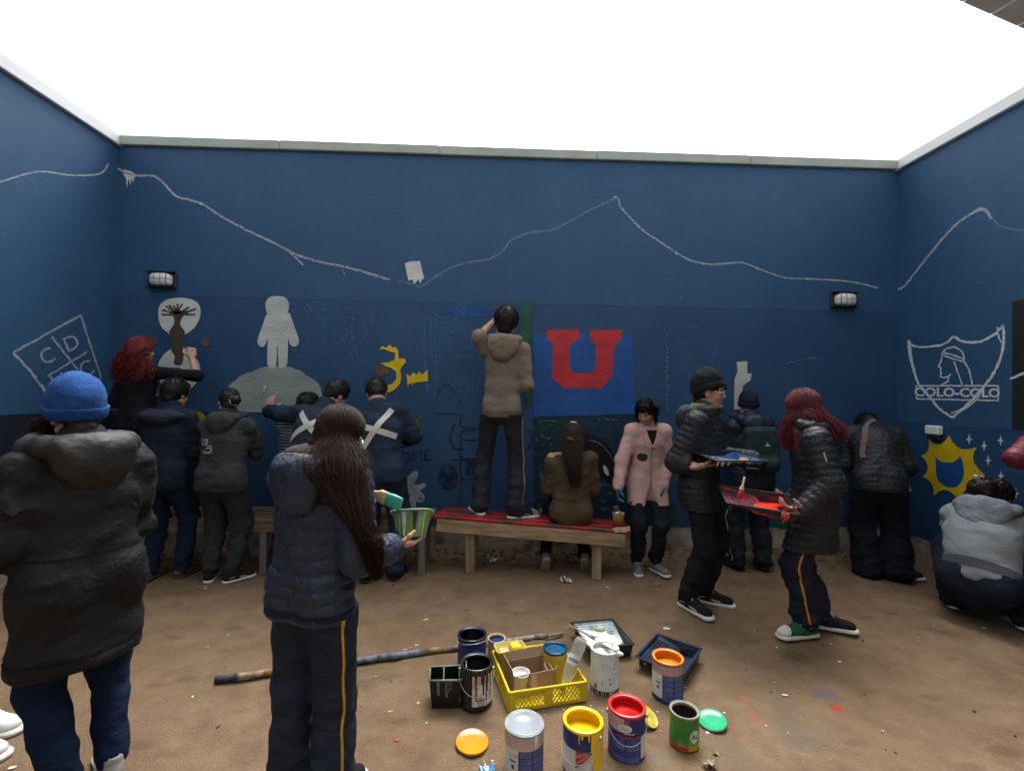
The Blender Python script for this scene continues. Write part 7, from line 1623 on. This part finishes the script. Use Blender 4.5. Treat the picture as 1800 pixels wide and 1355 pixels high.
    # yellow tub behind box
    o = gp(880, 1143, .15); xx = x; yy = y; q = BL + x * .085 - y * .06; q = np.array([q[0], q[1], .012]); tt = thing('tub', 'translucent pale yellow tub with sponges in the back of the crate', 'tub', tuple(q)); B = np.stack([x, y, [0, 0, 1]], 1)
    TY = material('pale_yellow_plastic', (.58, .47, .13), rough=.35, var=.1, spec=.5); hx, hy, th = .080, .052, .14
    def ring(z, s): 
        P = []
        for k in range(32): a = 2 * math.pi * k / 32; ca, sa = math.cos(a), math.sin(a); P.append(q + x * s * hx * math.copysign(abs(ca) ** .35, ca) + y * s * hy * math.copysign(abs(sa) ** .35, sa) + np.array([0, 0, z]))
        return P
    V = ring(0, .85) + ring(th, 1.0) + ring(th, 1.07) + ring(th - .01, 1.08) + ring(th - .01, .985) + ring(.006, .82); F = [(j * 32 + k, j * 32 + (k + 1) % 32, (j + 1) * 32 + (k + 1) % 32, (j + 1) * 32 + k) for j in range(5) for k in range(32)] + [tuple(range(160, 192))[::-1]]; Geo().add(np.array(V), F, TY, True).build('tub_wall', tt)
    for k, (dx, dy, hh, m_) in enumerate(((-.03, .0, .10, material('beige_sponge', (.52, .40, .20), rough=.95, var=.2, bump=.6, bscale=90)), (.032, .004, .125, material('yellow_sponge', (.62, .47, .03), rough=.95, var=.2, bump=.6, bscale=90)))):
        ts = thing('sponge', ('beige', 'bright yellow')[k] + ' block sponge standing in the pale yellow tub', 'sponge', tuple(q + x * dx + np.array([0, 0, .02]))); v, f = box_vf(q + x * dx + y * dy + np.array([0, 0, hh / 2 + .02]), (.028, .036, hh / 2), _rz(.1 * k) @ B, .006); Geo().add(v, f, m_).build('sponge_block', ts)
    # tape roll
    c = Bq * .45 + Cq * .55 + x * .022; c[2] = .10; tr = thing('tape_roll', 'tan cardboard tape roll standing between box and bottle', 'tape roll', (c[0], c[1], .012)); dd = unit(np.array([-.25, -.5, .85])); e1 = unit(np.cross(dd, [1, 0, 0])); e2 = np.cross(dd, e1); v, f = lathe_vf([(.028, -.012), (.036, -.012), (.036, .012), (.028, .012), (.028, -.012)], 32, c, np.stack([e1, e2, dd], 1)); Geo().add(v, f, material('kraft_roll', (.40, .30, .18), rough=.7)).build('roll', tr)
    v, f = box_vf((c[0], c[1], .05), (.02, .02, .038), None, .004); Geo().add(v, f, CB).build('core_card', tr)
    # bottle, upside down and leaning
    b0 = gp(988, 1212, .03); b1 = wp(1019, 1133, b0[1] + .06); ax = unit(b1 - b0); L = .265; e1 = unit(np.cross(ax, [0, 1, 0])); e2 = np.cross(ax, e1); Bm = np.stack([e1, e2, ax], 1)
    gl = bpy.data.materials.new('clear_plastic'); gl.use_nodes = True; pb = gl.node_tree.nodes['Principled BSDF']; pb.inputs['Base Color'].default_value = (.92, .95, .93, 1); pb.inputs['Roughness'].default_value = .12; pb.inputs['Transmission Weight'].default_value = .85; pb.inputs['IOR'].default_value = 1.15; nz = gl.node_tree.nodes.new('ShaderNodeTexNoise'); nz.inputs['Scale'].default_value = 14; bpn = gl.node_tree.nodes.new('ShaderNodeBump'); bpn.inputs['Strength'].default_value = .5; bpn.inputs['Distance'].default_value = .01; gl.node_tree.links.new(nz.outputs['Fac'], bpn.inputs['Height']); gl.node_tree.links.new(bpn.outputs[0], pb.inputs['Normal'])
    tbo = thing('bottle', 'clear plastic water bottle leaning upside down in the crate', 'bottle', tuple(b0)); r = .034
    prof = [(.012, 0), (.014, .02), (.016, .025), (r * .75, .06), (r, .085), (r * .94, .10), (r, .11), (r * .96, .125), (r * .97, .13), (r * .97, .18), (r, .185), (r * .93, .20), (r, .215), (r * .97, .245), (r * .7, L), (.004, L - .012)]
    v, f = lathe_vf(prof, 28, b0, Bm); Geo().add(v, f, gl, True).build('bottle_wall', tbo)
    v, f = lathe_vf([(r * .985, .132), (r * .985, .178)], 28, b0, Bm); Geo().add(v, f, material('clear_white_label', (.55, .57, .58), rough=.4, var=.1, alpha=(.2, .3, 8.0, .8)), True).build('bottle_label', tbo)
    v, f = lathe_vf([(.001, -.004), (.016, -.004), (.016, .016), (.013, .018)], 20, b0, Bm); Geo().add(v, f, PLAINB, True).build('bottle_cap', tbo)
    tv, tf_ = text_vf('antun', 1.0, .02); tv = tv * (.018 / .7); toc = -b0 + np.array([0, 0, CAMH]); toc = unit(toc - ax * (toc @ ax)); sd = np.cross(ax, toc); an = tv[:, 0] / r; rr = r * .985 + .0012; V = b0 + ax * .155 + (toc[None] * np.cos(an)[:, None] + sd[None] * np.sin(an)[:, None]) * rr + ax[None] * tv[:, 1:2] * 1.0; Geo().add(V, tf_, material('navy_ink', (.03, .05, .14)), True).build('label_text', tbo)
    # crumpled wrappers at the crate's corner
    for px, py, lab, cc in ((1030, 1195, 'crumpled cream wrapper on the crate corner', (.55, .50, .36)), (1015, 1203, 'yellowish crumpled film inside the crate corner', (.50, .45, .20))):
        c = gp(px, py, .11); S = SDF(.004); S.el(c, (.020, .016, .012)); S.el(c + np.array([.015, .01, -.004]), (.014, .012, .010), None, .01); S.noise(.010, 80); S.noise(.006, 160); v, f = S.mesh(0); o = Geo().add(v - c, f, material('wrapper' + str(px), cc, rough=.5, var=.2), True).build('wrapper', loc=tuple(c)); tag(o, lab, 'wrapper')
build_crate()

def roller_tray(c, xa, ya, L, W, D, label, mat, inner=None, pool=None, parts=True):
    """paint roller tray: sloped ribbed floor, deep well at +x end; xa,ya in-plane axes"""
    xa = unit(xa); ya = unit(ya - xa * (xa @ ya)); za = np.cross(xa, ya)
    if za[2] < 0: ya = -ya; za = -za
    t = thing('paint_tray', label, 'paint tray', tuple(c)); T = lambda p: np.asarray(p) @ np.stack([xa, ya, za]) + c
    l, w = L / 2, W / 2; i = .93
    top = [(-l, -w, 0), (l, -w, 0), (l, w, 0), (-l, w, 0)]; fl = [(-l * i, -w * .9, -D * .25), (l * .15, -w * .9, -D * .6), (l * .25, -w * .9, -D), (l * i, -w * .9, -D), (l * i, w * .9, -D), (l * .25, w * .9, -D), (l * .15, w * .9, -D * .6), (-l * i, w * .9, -D * .25)]
    th = .003; g = Geo()
    def shell(dz, flip):
        V = [T(np.array(p) + (0, 0, dz)) for p in fl] + [T(np.array(p) * np.array((.985, .985, 1)) + (0, 0, dz if dz < 0 else 0)) for p in top]; F = [(0, 1, 6, 7), (1, 2, 5, 6), (2, 3, 4, 5), (8, 9, 3, 2, 1, 0), (9, 10, 4, 3), (10, 11, 7, 6, 5, 4), (11, 8, 0, 7)]
        return np.array(V), [q[::-1] if flip else q for q in F]
    v, f = shell(0, False); g.add(v, f, inner or mat); v, f = shell(-th, True); g.add(v, f, mat); g.build('tray_shell', t)
    g = Geo(); P = [T(p) for p in ((-l, -w, 0), (l, -w, 0), (l, w, 0), (-l, w, 0))]
    for a, b in zip(P, P[1:] + P[:1]): d = unit(b - a); v, f = box_vf((a + b) / 2, (np.linalg.norm(b - a) / 2 + .005, .0075, .0035), np.stack([d, np.cross(za, d), za], 1), .002); g.add(v, f, mat)
    g.build('tray_rim', t)
    for k in range(7): x = -l * .82 + k * l * .14; zz = -D * .25 + (x + l * i) / (l * .15 + l * i) * (-D * .35); v, f = box_vf(T((x, 0, zz + .003)), (.0035, w * .78, .0025), np.stack([xa, ya, za], 1)); Geo().add(v, f, inner or mat).build('floor_rib', t)
    for s in (-1, 1): v, f = box_vf(T((-l * .86, s * w * .8, -D * .62)), (.012, .008, D * .36), np.stack([xa, ya, za], 1), .003); Geo().add(v, f, mat).build('foot', t)
    if pool: pool(t, T, l, w, D, za)
    return t
def build_trays():
    TB = material('black_tray_plastic', (.010, .013, .017), rough=.38, var=.3, scale=9, spec=.5); TN = material('navy_stained_tray', (.014, .018, .034), rough=.35, var=.4, scale=9, spec=.5, col2=(.010, .035, .07), c2scale=7); WS = material('white_smeared_plastic', (.34, .40, .42), rough=.35, var=.35, scale=14, col2=(.62, .66, .62), c2scale=9, c2amt=(.40, .6))
    z = .075; BL, BR, FR = gp(1005, 1095, z), gp(1075, 1087, z), gp(1113, 1131, z)
    def pool(t, T, l, w, D, za):
        S = SDF(.005)
        for k in range(9): S.el(T((rng.uniform(-l * .75, l * .35), rng.uniform(-w * .6, w * .6), -D * .36 - .008)), (.045, .040, .010), None, .02)
        S.noise(.005, 30); v, f = S.mesh(); Geo().add(v, f, W_WH, True).build('white_paint', t)
        v, f = blob(T((-l * .45, w * .15, -D * .15)), np.array((.030, .024, .018)), np.eye(3), 16, 10); Geo().add(v, f, material('paint_sponge', (.42, .44, .30), rough=.6, var=.2), True).build('paint_clot', t)
    c = (BL + FR) / 2; L = np.linalg.norm(FR - BR); W = np.linalg.norm(BR - BL)
    tr = roller_tray(c, FR - BR, BR - BL, L, W, .07, 'black roller tray holding thick white paint on the ground', TB, WS, pool)
    A, Bk, Cr, Dn = gp(1117, 1153, z), gp(1157, 1114, z), gp(1234, 1140, z), gp(1204, 1184, z)
    roller_tray((A + Cr) / 2, Cr - Bk, A - Bk, np.linalg.norm(Cr - Bk), np.linalg.norm(A - Bk), .065, 'empty navy stained roller tray on the ground behind the orange can', TN, TN)
    # held trays
    def pool_d(t, T, l, w, D, za):
        g = Geo()
        for k in range(26): x = rng.uniform(-l * .95, l * .95); ww = rng.uniform(.008, .025); zz = rng.uniform(.4, .95) * D; v = np.array([T((x - ww, -w * .99 + .0, -.004)), T((x + ww, -w * .99, -.004)), T((x + ww * .6, -w * .93, -zz * .7)), T((x - ww * .5, -w * .93, -zz * .7))]) ; v = v + (v.mean(0) - T((0, 0, -D / 2))) * .004; g.add(v, [(0, 1, 2, 3)], material('tray_smear%d' % (k % 3), [(.42, .45, .48), (.12, .18, .32), (.34, .38, .36)][k % 3], rough=.5, var=.4, scale=30))
        tag(g.build('paint_smears', t), kind='stuff')
    roller_tray(TR['a'], np.array([.95, .28, -.035]), np.array([-.28, .95, 0.13]), .44, .30, .060, 'dark smeared paint tray held by the person in black beanie', TB, material('blue_smeared_plastic', (.10, .19, .38), rough=.35, var=.35, scale=12, col2=(.38, .44, .50), c2scale=8), pool_d)
    def pool_r(t, T, l, w, D, za):
        S = SDF(.005)
        for k in range(8): S.el(T((rng.uniform(-l * .05, l * .8), rng.uniform(-w * .65, w * .65), -D * .86)), (.05, .045, .010), None, .03)
        S.noise(.003, 30); v, f = S.mesh(); Geo().add(v, f, wet('wet_scarlet_paint', (.62, .035, .015)), True).build('red_paint', t)
        for x0, yy, L_ in ((l * .62, -w * 1.01, .07), (l * .55, -w * 1.01, .045), (l * .70, -w * 1.01, .05)): P = [T((x0, yy, 0)), T((x0, yy - .006, -L_ * .6)), T((x0 - .004, yy - .004, -L_))]; v, f = tube_vf(P, [.010, .008, .004], 6); Geo().add(v, f, wet('scarlet_run', (.50, .08, .05)), True).build('paint_run', t)
    roller_tray(TR['b'], np.array([.88, -.22, -.10]), np.array([.35, .86, .20]), .41, .28, .06, 'dark tray with wet red paint held by the person with wine red hair', TB, material('red_smeared_plastic', (.16, .018, .022), rough=.35, var=.5, scale=12, col2=(.03, .02, .05), c2scale=8, c2amt=(.5, .62)), pool_r)
build_trays()

WOODH = material('brush_handle_wood', (.48, .32, .15), rough=.5, var=.18, scale=14, stretch=(4, 4, 4)); FERR = material('brush_ferrule', (.45, .45, .45), rough=.35, metal=.8, var=.1)
def brush(a, b, wdir, label, bristle, width=.025, L=None, handle=WOODH, ferr=None):
    """paint brush: handle end a, bristle tip b, flat across wdir"""
    a = np.asarray(a, float); b = np.asarray(b, float); d = unit(b - a); w = unit(wdir - d * (np.asarray(wdir) @ d)); n = np.cross(d, w); Lb = np.linalg.norm(b - a); t = thing('paint_brush', label, 'brush', tuple(a))
    def loft(st, mat, nm):
        V = []; k = 12
        for s, hw, ht in st:
            for i in range(k): q = 2 * math.pi * i / k; V.append(a + d * s * Lb + w * hw * math.copysign(abs(math.cos(q)) ** .6, math.cos(q)) + n * ht * math.copysign(abs(math.sin(q)) ** .6, math.sin(q)))
        m = len(st); F = [(j * k + i, j * k + (i + 1) % k, (j + 1) * k + (i + 1) % k, (j + 1) * k + i) for j in range(m - 1) for i in range(k)] + [tuple(range(k))[::-1], tuple(range((m - 1) * k, m * k))]; Geo().add(np.array(V), F, mat, True).build(nm, t)
    W = width / 2
    loft([(0, W * .28, W * .2), (.05, W * .42, W * .26), (.3, W * .34, W * .24), (.45, W * .6, W * .3), (.52, W * .92, W * .34)], handle, 'handle'); loft([(.52, W * .97, W * .38), (.66, W, W * .40)], ferr or FERR, 'ferrule'); loft([(.655, W * .95, W * .36), (.8, W * 1.05, W * .36), (.97, W * .98, W * .22), (1, W * .85, W * .10)], bristle, 'bristles')
def build_tools():
    # long roller pole
    a, b = gp(378, 1194, .016), gp(990, 1113, .016); t = thing('roller_pole', 'long paint-stained extension pole lying on the ground behind the cans', 'pole', tuple(a)); d = b - a
    cols = [((0, .055), (.055, .06, .075), .0175), ((.055, .12), (.33, .25, .16), .0165), ((.12, .22), (.34, .20, .05), .0165), ((.22, .42), (.14, .15, .19), .0175), ((.42, .56), (.17, .18, .22), .018), ((.56, .62), (.32, .20, .09), .0175), ((.62, .68), (.19, .165, .18), .018), ((.68, .715), (.17, .13, .14), .023), ((.715, .90), (.36, .31, .31), .0135), ((.90, .945), (.21, .17, .15), .0165), ((.945, 1.0), (.34, .29, .23), .011)]
    for k, ((s, e), c_, r) in enumerate(cols): v, f = tube_vf([a + d * s, a + d * (s + e) / 2, a + d * e], r, 14); Geo().add(v, f, material('pole_section_%d' % k, c_, rough=.6, var=.45, scale=26, col2=tuple(q * .45 for q in c_), c2scale=18), True).build('pole_section', t)
    # brush on pitcher and sticks
    p0 = gp(1000, 1098, .10); p1 = gp(1085, 1142, .225); brush(p0 + np.array([0, 0, .0]), p1, np.array([1, .3, 0]), 'long brush with white bristles lying across the white pitcher', W_WH, .03, handle=material('stained_handle', (.26, .25, .22), rough=.5, var=.2))
    # black divided bucket
    zt = .145; A, B_, C_, D_ = gp(755, 1196, zt), gp(812, 1195, zt), gp(811, 1169, zt), gp(756, 1172, zt); c = (A + C_) / 2; t = thing('bucket', 'black rectangular divided paint bucket with dried drips beside the stained can', 'bucket', (c[0], c[1], 0)); BKP = material('black_bucket_plastic', (.010, .012, .012), rough=.4, var=.3, scale=20, col2=(.10, .11, .09), c2amt=(.66, .72), c2scale=14); top = np.array([A, B_, C_, D_]); bot = (top - c) * .84 + c; bot[:, 2] = .004; tin_ = (top - c) * .93 + c; tin_[:, 2] = zt; bin_ = (bot - c) * .93 + c; bin_[:, 2] = .012; V = np.concatenate([bot, top, tin_, bin_]); F = [(i, (i + 1) % 4, 4 + (i + 1) % 4, 4 + i) for i in range(4)] + [(4 + i, 4 + (i + 1) % 4, 8 + (i + 1) % 4, 8 + i) for i in range(4)] + [(8 + i, 8 + (i + 1) % 4, 12 + (i + 1) % 4, 12 + i) for i in range(4)] + [(12, 13, 14, 15), (3, 2, 1, 0)]; Geo().add(V, F, BKP).build('bucket_wall', t)
    g = Geo(); GR = material('grey_dried_rim', (.15, .16, .13), rough=.6, var=.4, scale=30)
    for i in range(4): v, f = tube_vf([top[i], (top[i] + top[(i + 1) % 4]) / 2, top[(i + 1) % 4]], .005, 6); g.add(v, f, GR, True)
    g.build('rim', t); m0, m1 = tin_[0] * .58 + tin_[1] * .42, tin_[3] * .58 + tin_[2] * .42; V = np.array([m0, m1, m1 * [1, 1, 0] + [0, 0, .012], m0 * [1, 1, 0] + [0, 0, .012]]); V = np.concatenate([V, V + np.array([.004, 0, 0])]); Geo().add(V, [(0, 1, 2, 3), (7, 6, 5, 4), (0, 4, 5, 1)], GR).build('divider', t)
    P = catmull([top[1] + (0, 0, 0), top[1] + np.array([.02, 0, .035]), top[2] + np.array([.02, 0, .05]), top[2]], 5); v, f = tube_vf(P, .0018, 6); Geo().add(v, f, TIN, True).build('handle', t)
    g = Geo(); e = unit(top[1] - top[0]); nn = np.array([e[1], -e[0], 0])
    for k in range(5): x0 = rng.uniform(.02, .14); L_ = rng.uniform(.03, .1); q = top[0] + e * x0 + nn * .003; q2 = bot[0] + e * x0 * .84 + nn * .003; w_ = rng.uniform(.004, .016); dd = (q2 - q) / .14; v = np.array([q - e * w_, q + e * w_, q + dd * L_ + e * w_ * .6, q + dd * L_ - e * w_ * .6]); g.add(v, [(0, 3, 2, 1)], GR)
    g.build('paint_drips', t)
    # pot and brush in the foreground hands
    pc = FG['pot']; u = unit(np.array([-.05, .42, .90])); xx = unit(np.array([.97, .10, .0]) - u * (np.array([.97, .10, .0]) @ u) + np.array([0, 0, .28])); xx = unit(xx - u * (xx @ u)); yy = np.cross(u, xx); t = thing('paint_pot', 'tapered plastic paint pot streaked green and blue held in the foreground', 'paint pot', tuple(pc)); PM = material('streaked_pot_plastic', (.20, .27, .25), rough=.45, var=.35, scale=16, col2=(.22, .36, .08), c2scale=7, c2amt=(.45, .6), bump=.2); V = []; k = 28
    for z_, s_ in ((-.055, .050), (-.052, .056), (.045, .078), (.047, .090), (.053, .090), (.053, .076), (-.045, .052)):
        for i in range(k): a_ = 2 * math.pi * i / k; ca, sa = math.cos(a_), math.sin(a_); V.append(pc + u * z_ + xx * s_ * math.copysign(abs(ca) ** .6, ca) + yy * s_ * .8 * math.copysign(abs(sa) ** .6, sa))
    F = [(j * k + i, j * k + (i + 1) % k, (j + 1) * k + (i + 1) % k, (j + 1) * k + i) for j in range(6) for i in range(k)] + [tuple(range(k))[::-1], tuple(range(6 * k, 7 * k))]; Geo().add(np.array(V), F, PM, True).build('pot_wall', t)
    g = Geo()
    for i, cc in enumerate(((.30, .40, .46), (.16, .34, .05), (.40, .44, .40), (.02, .03, .02), (.18, .26, .36), (.25, .42, .10))):
        a_ = -math.pi / 2 - .75 + i * .3; ca, sa = math.cos(a_), math.sin(a_); w_ = .10; q = []
        for z_, s_, ww in ((.044, .0795, w_), (.0, .0685, w_ * .8), (-.03 - .012 * (i % 3), .0625, w_ * .3)):
            for sg in (-1, 1): an = a_ + sg * ww; c1, s1 = math.cos(an), math.sin(an); q.append(pc + u * z_ + xx * s_ * math.copysign(abs(c1) ** .6, c1) + yy * s_ * .8 * math.copysign(abs(s1) ** .6, s1) - yy * .0)
        g.add(np.array(q), [(0, 1, 3, 2), (2, 3, 5, 4)], material('pot_streak_%d' % i, cc, rough=.45, var=.3, scale=30))
    g.build('paint_streaks', t)
    brush(wp(628, 855, 1.945), wp(706, 887, 1.885), np.array([-.3, .1, .9]), 'wide wooden brush with mint green bristles held in the foreground', W_MINT, .056, handle=material('tan_brush_wood', (.50, .33, .17), rough=.5, var=.15), ferr=material('tan_ferrule', (.52, .40, .22), rough=.5, var=.1))
    brush(wp(1309, 838, 2.93), wp(1300, 876, 2.93), np.array([1, 0, 0]), 'small brush with red bristles standing in the red paint tray', wet('red_bristles', (.5, .02, .02)), .032, handle=material('cream_handle', (.6, .5, .36), rough=.5))
    brush(wp(459, 702, 4.42), wp(467, 676, 4.52), np.array([1, 0, 0]), 'thin brush touching the grey hill painting', W_GY, .012, handle=M_BLACKPL); brush(wp(342, 606, 4.42), wp(325, 613, 4.525), np.array([0, 0, 1]), 'thin brush touching the white hourglass painting', W_WH, .010, handle=M_BLACKPL); brush(wp(884, 552, 4.42), wp(904, 537, 4.52), np.array([0, 0, 1]), 'thin brush held up by the person on the bench', W_BL, .014)
    # cup with brush on the bench
    c = wp(1087, 920, 3.955); c[2] = .432; t = thing('cup', 'tan paper cup with a brush on the right end of the red bench', 'cup', tuple(c)); v, f = lathe_vf([(.001, .002), (.040, .002), (.041, 0), (.050, .118), (.052, .122), (.049, .122), (.047, .10), (.001, .10)], 32, c); Geo().add(v, f, material('tan_paper', (.46, .30, .14), rough=.75, var=.12), True).build('cup_wall', t)
    brush(c + np.array([.02, .01, .03]), c + np.array([-.018, .03, .175]), np.array([1, 0, 0]), 'dark bristled brush standing in the tan cup on the bench', material('dark_bristles', (.05, .055, .06), rough=.6, var=.3), .05)
    # paper scraps
    def scrap(px, py, lab, mats, s, seed):
        c = gp(px, py, .01); c[2] = float(gheight(np.array(c[0]), np.array(c[1]))); r2 = np.random.default_rng(seed); n = 7; g = Geo(); U, V_ = np.meshgrid(np.linspace(-1, 1, n), np.linspace(-1, 1, n), indexing='ij'); z = r2.uniform(0, 1, (n, n)) ** 1.5 * s * .9; P = np.stack([U * s * r2.uniform(.7, 1.1, (n, n)), V_ * s * .7 * r2.uniform(.7, 1.1, (n, n)), z + .004], -1).reshape(-1, 3)
        for i in range(n - 1):
            for j in range(n - 1): g.add(P[[i * n + j, (i + 1) * n + j, (i + 1) * n + j + 1, i * n + j + 1]], [(0, 1, 2, 3)], mats[int(r2.integers(len(mats)))])
        o = g.build('paper_scrap', loc=None); o.location = tuple(c); tag(o, lab, 'paper')
    pw = material('paper_white', (.6, .58, .58), rough=.9, var=.1); pp = material('paper_purple', (.12, .08, .20), rough=.8, var=.2); po = material('paper_orange', (.5, .25, .1), rough=.8); pbw = material('wrapper_blue', (.12, .32, .50), rough=.4)
    scrap(867, 985, 'white torn paper on the dirt under the red bench', [pw], .035, 3); scrap(994, 1021, 'crumpled white and purple paper on the dirt in front of the bench', [pw, pw, pp, po], .048, 5); scrap(855, 1352, 'blue and white crumpled wrapper at the bottom edge', [pw, pbw, pbw], .035, 8); scrap(1247, 1345, 'pale torn scrap on the dirt at the bottom edge', [material('pale_scrap', (.40, .34, .26), rough=.9)], .030, 9); scrap(1258, 1262 + 60, 'small pale scrap near the green lid', [material('pale_scrap', (.40, .34, .26), rough=.9)], .012, 10)
build_tools()

def build_splashes():
    """dried paint drops on the dirt around the cans"""
    g = Geo(); M = [material('splash_%d' % i, c, rough=.45, var=.15) for i, c in enumerate(((.55, .55, .52), (.50, .36, .02), (.02, .03, .12), (.38, .03, .02), (.45, .18, .02), (.30, .33, .34)))]
    for k in range(130):
        a = rng.uniform(0, 2 * math.pi); d = abs(rng.normal(0, .38)); x = .45 + d * math.cos(a) * 1.4; y = 2.25 + d * math.sin(a) * .9; s = abs(rng.normal(0, .0032)) + .0015; n = 8; an = np.linspace(0, 2 * math.pi, n, endpoint=False); rr = s * rng.uniform(.7, 1.4, n); z = float(gheight(np.array(x), np.array(y)))
        V = np.concatenate([np.stack([x + rr * np.cos(an), y + rr * np.sin(an), np.full(n, z + .001)], 1), [[x, y, z + .003]]]); g.add(V, [(i, (i + 1) % n, n) for i in range(n)], M[int(rng.integers(len(M)))], True)
    tag(g.build('paint_splashes'), 'dried paint drops on the dirt around the cans', kind='stuff')
build_splashes()
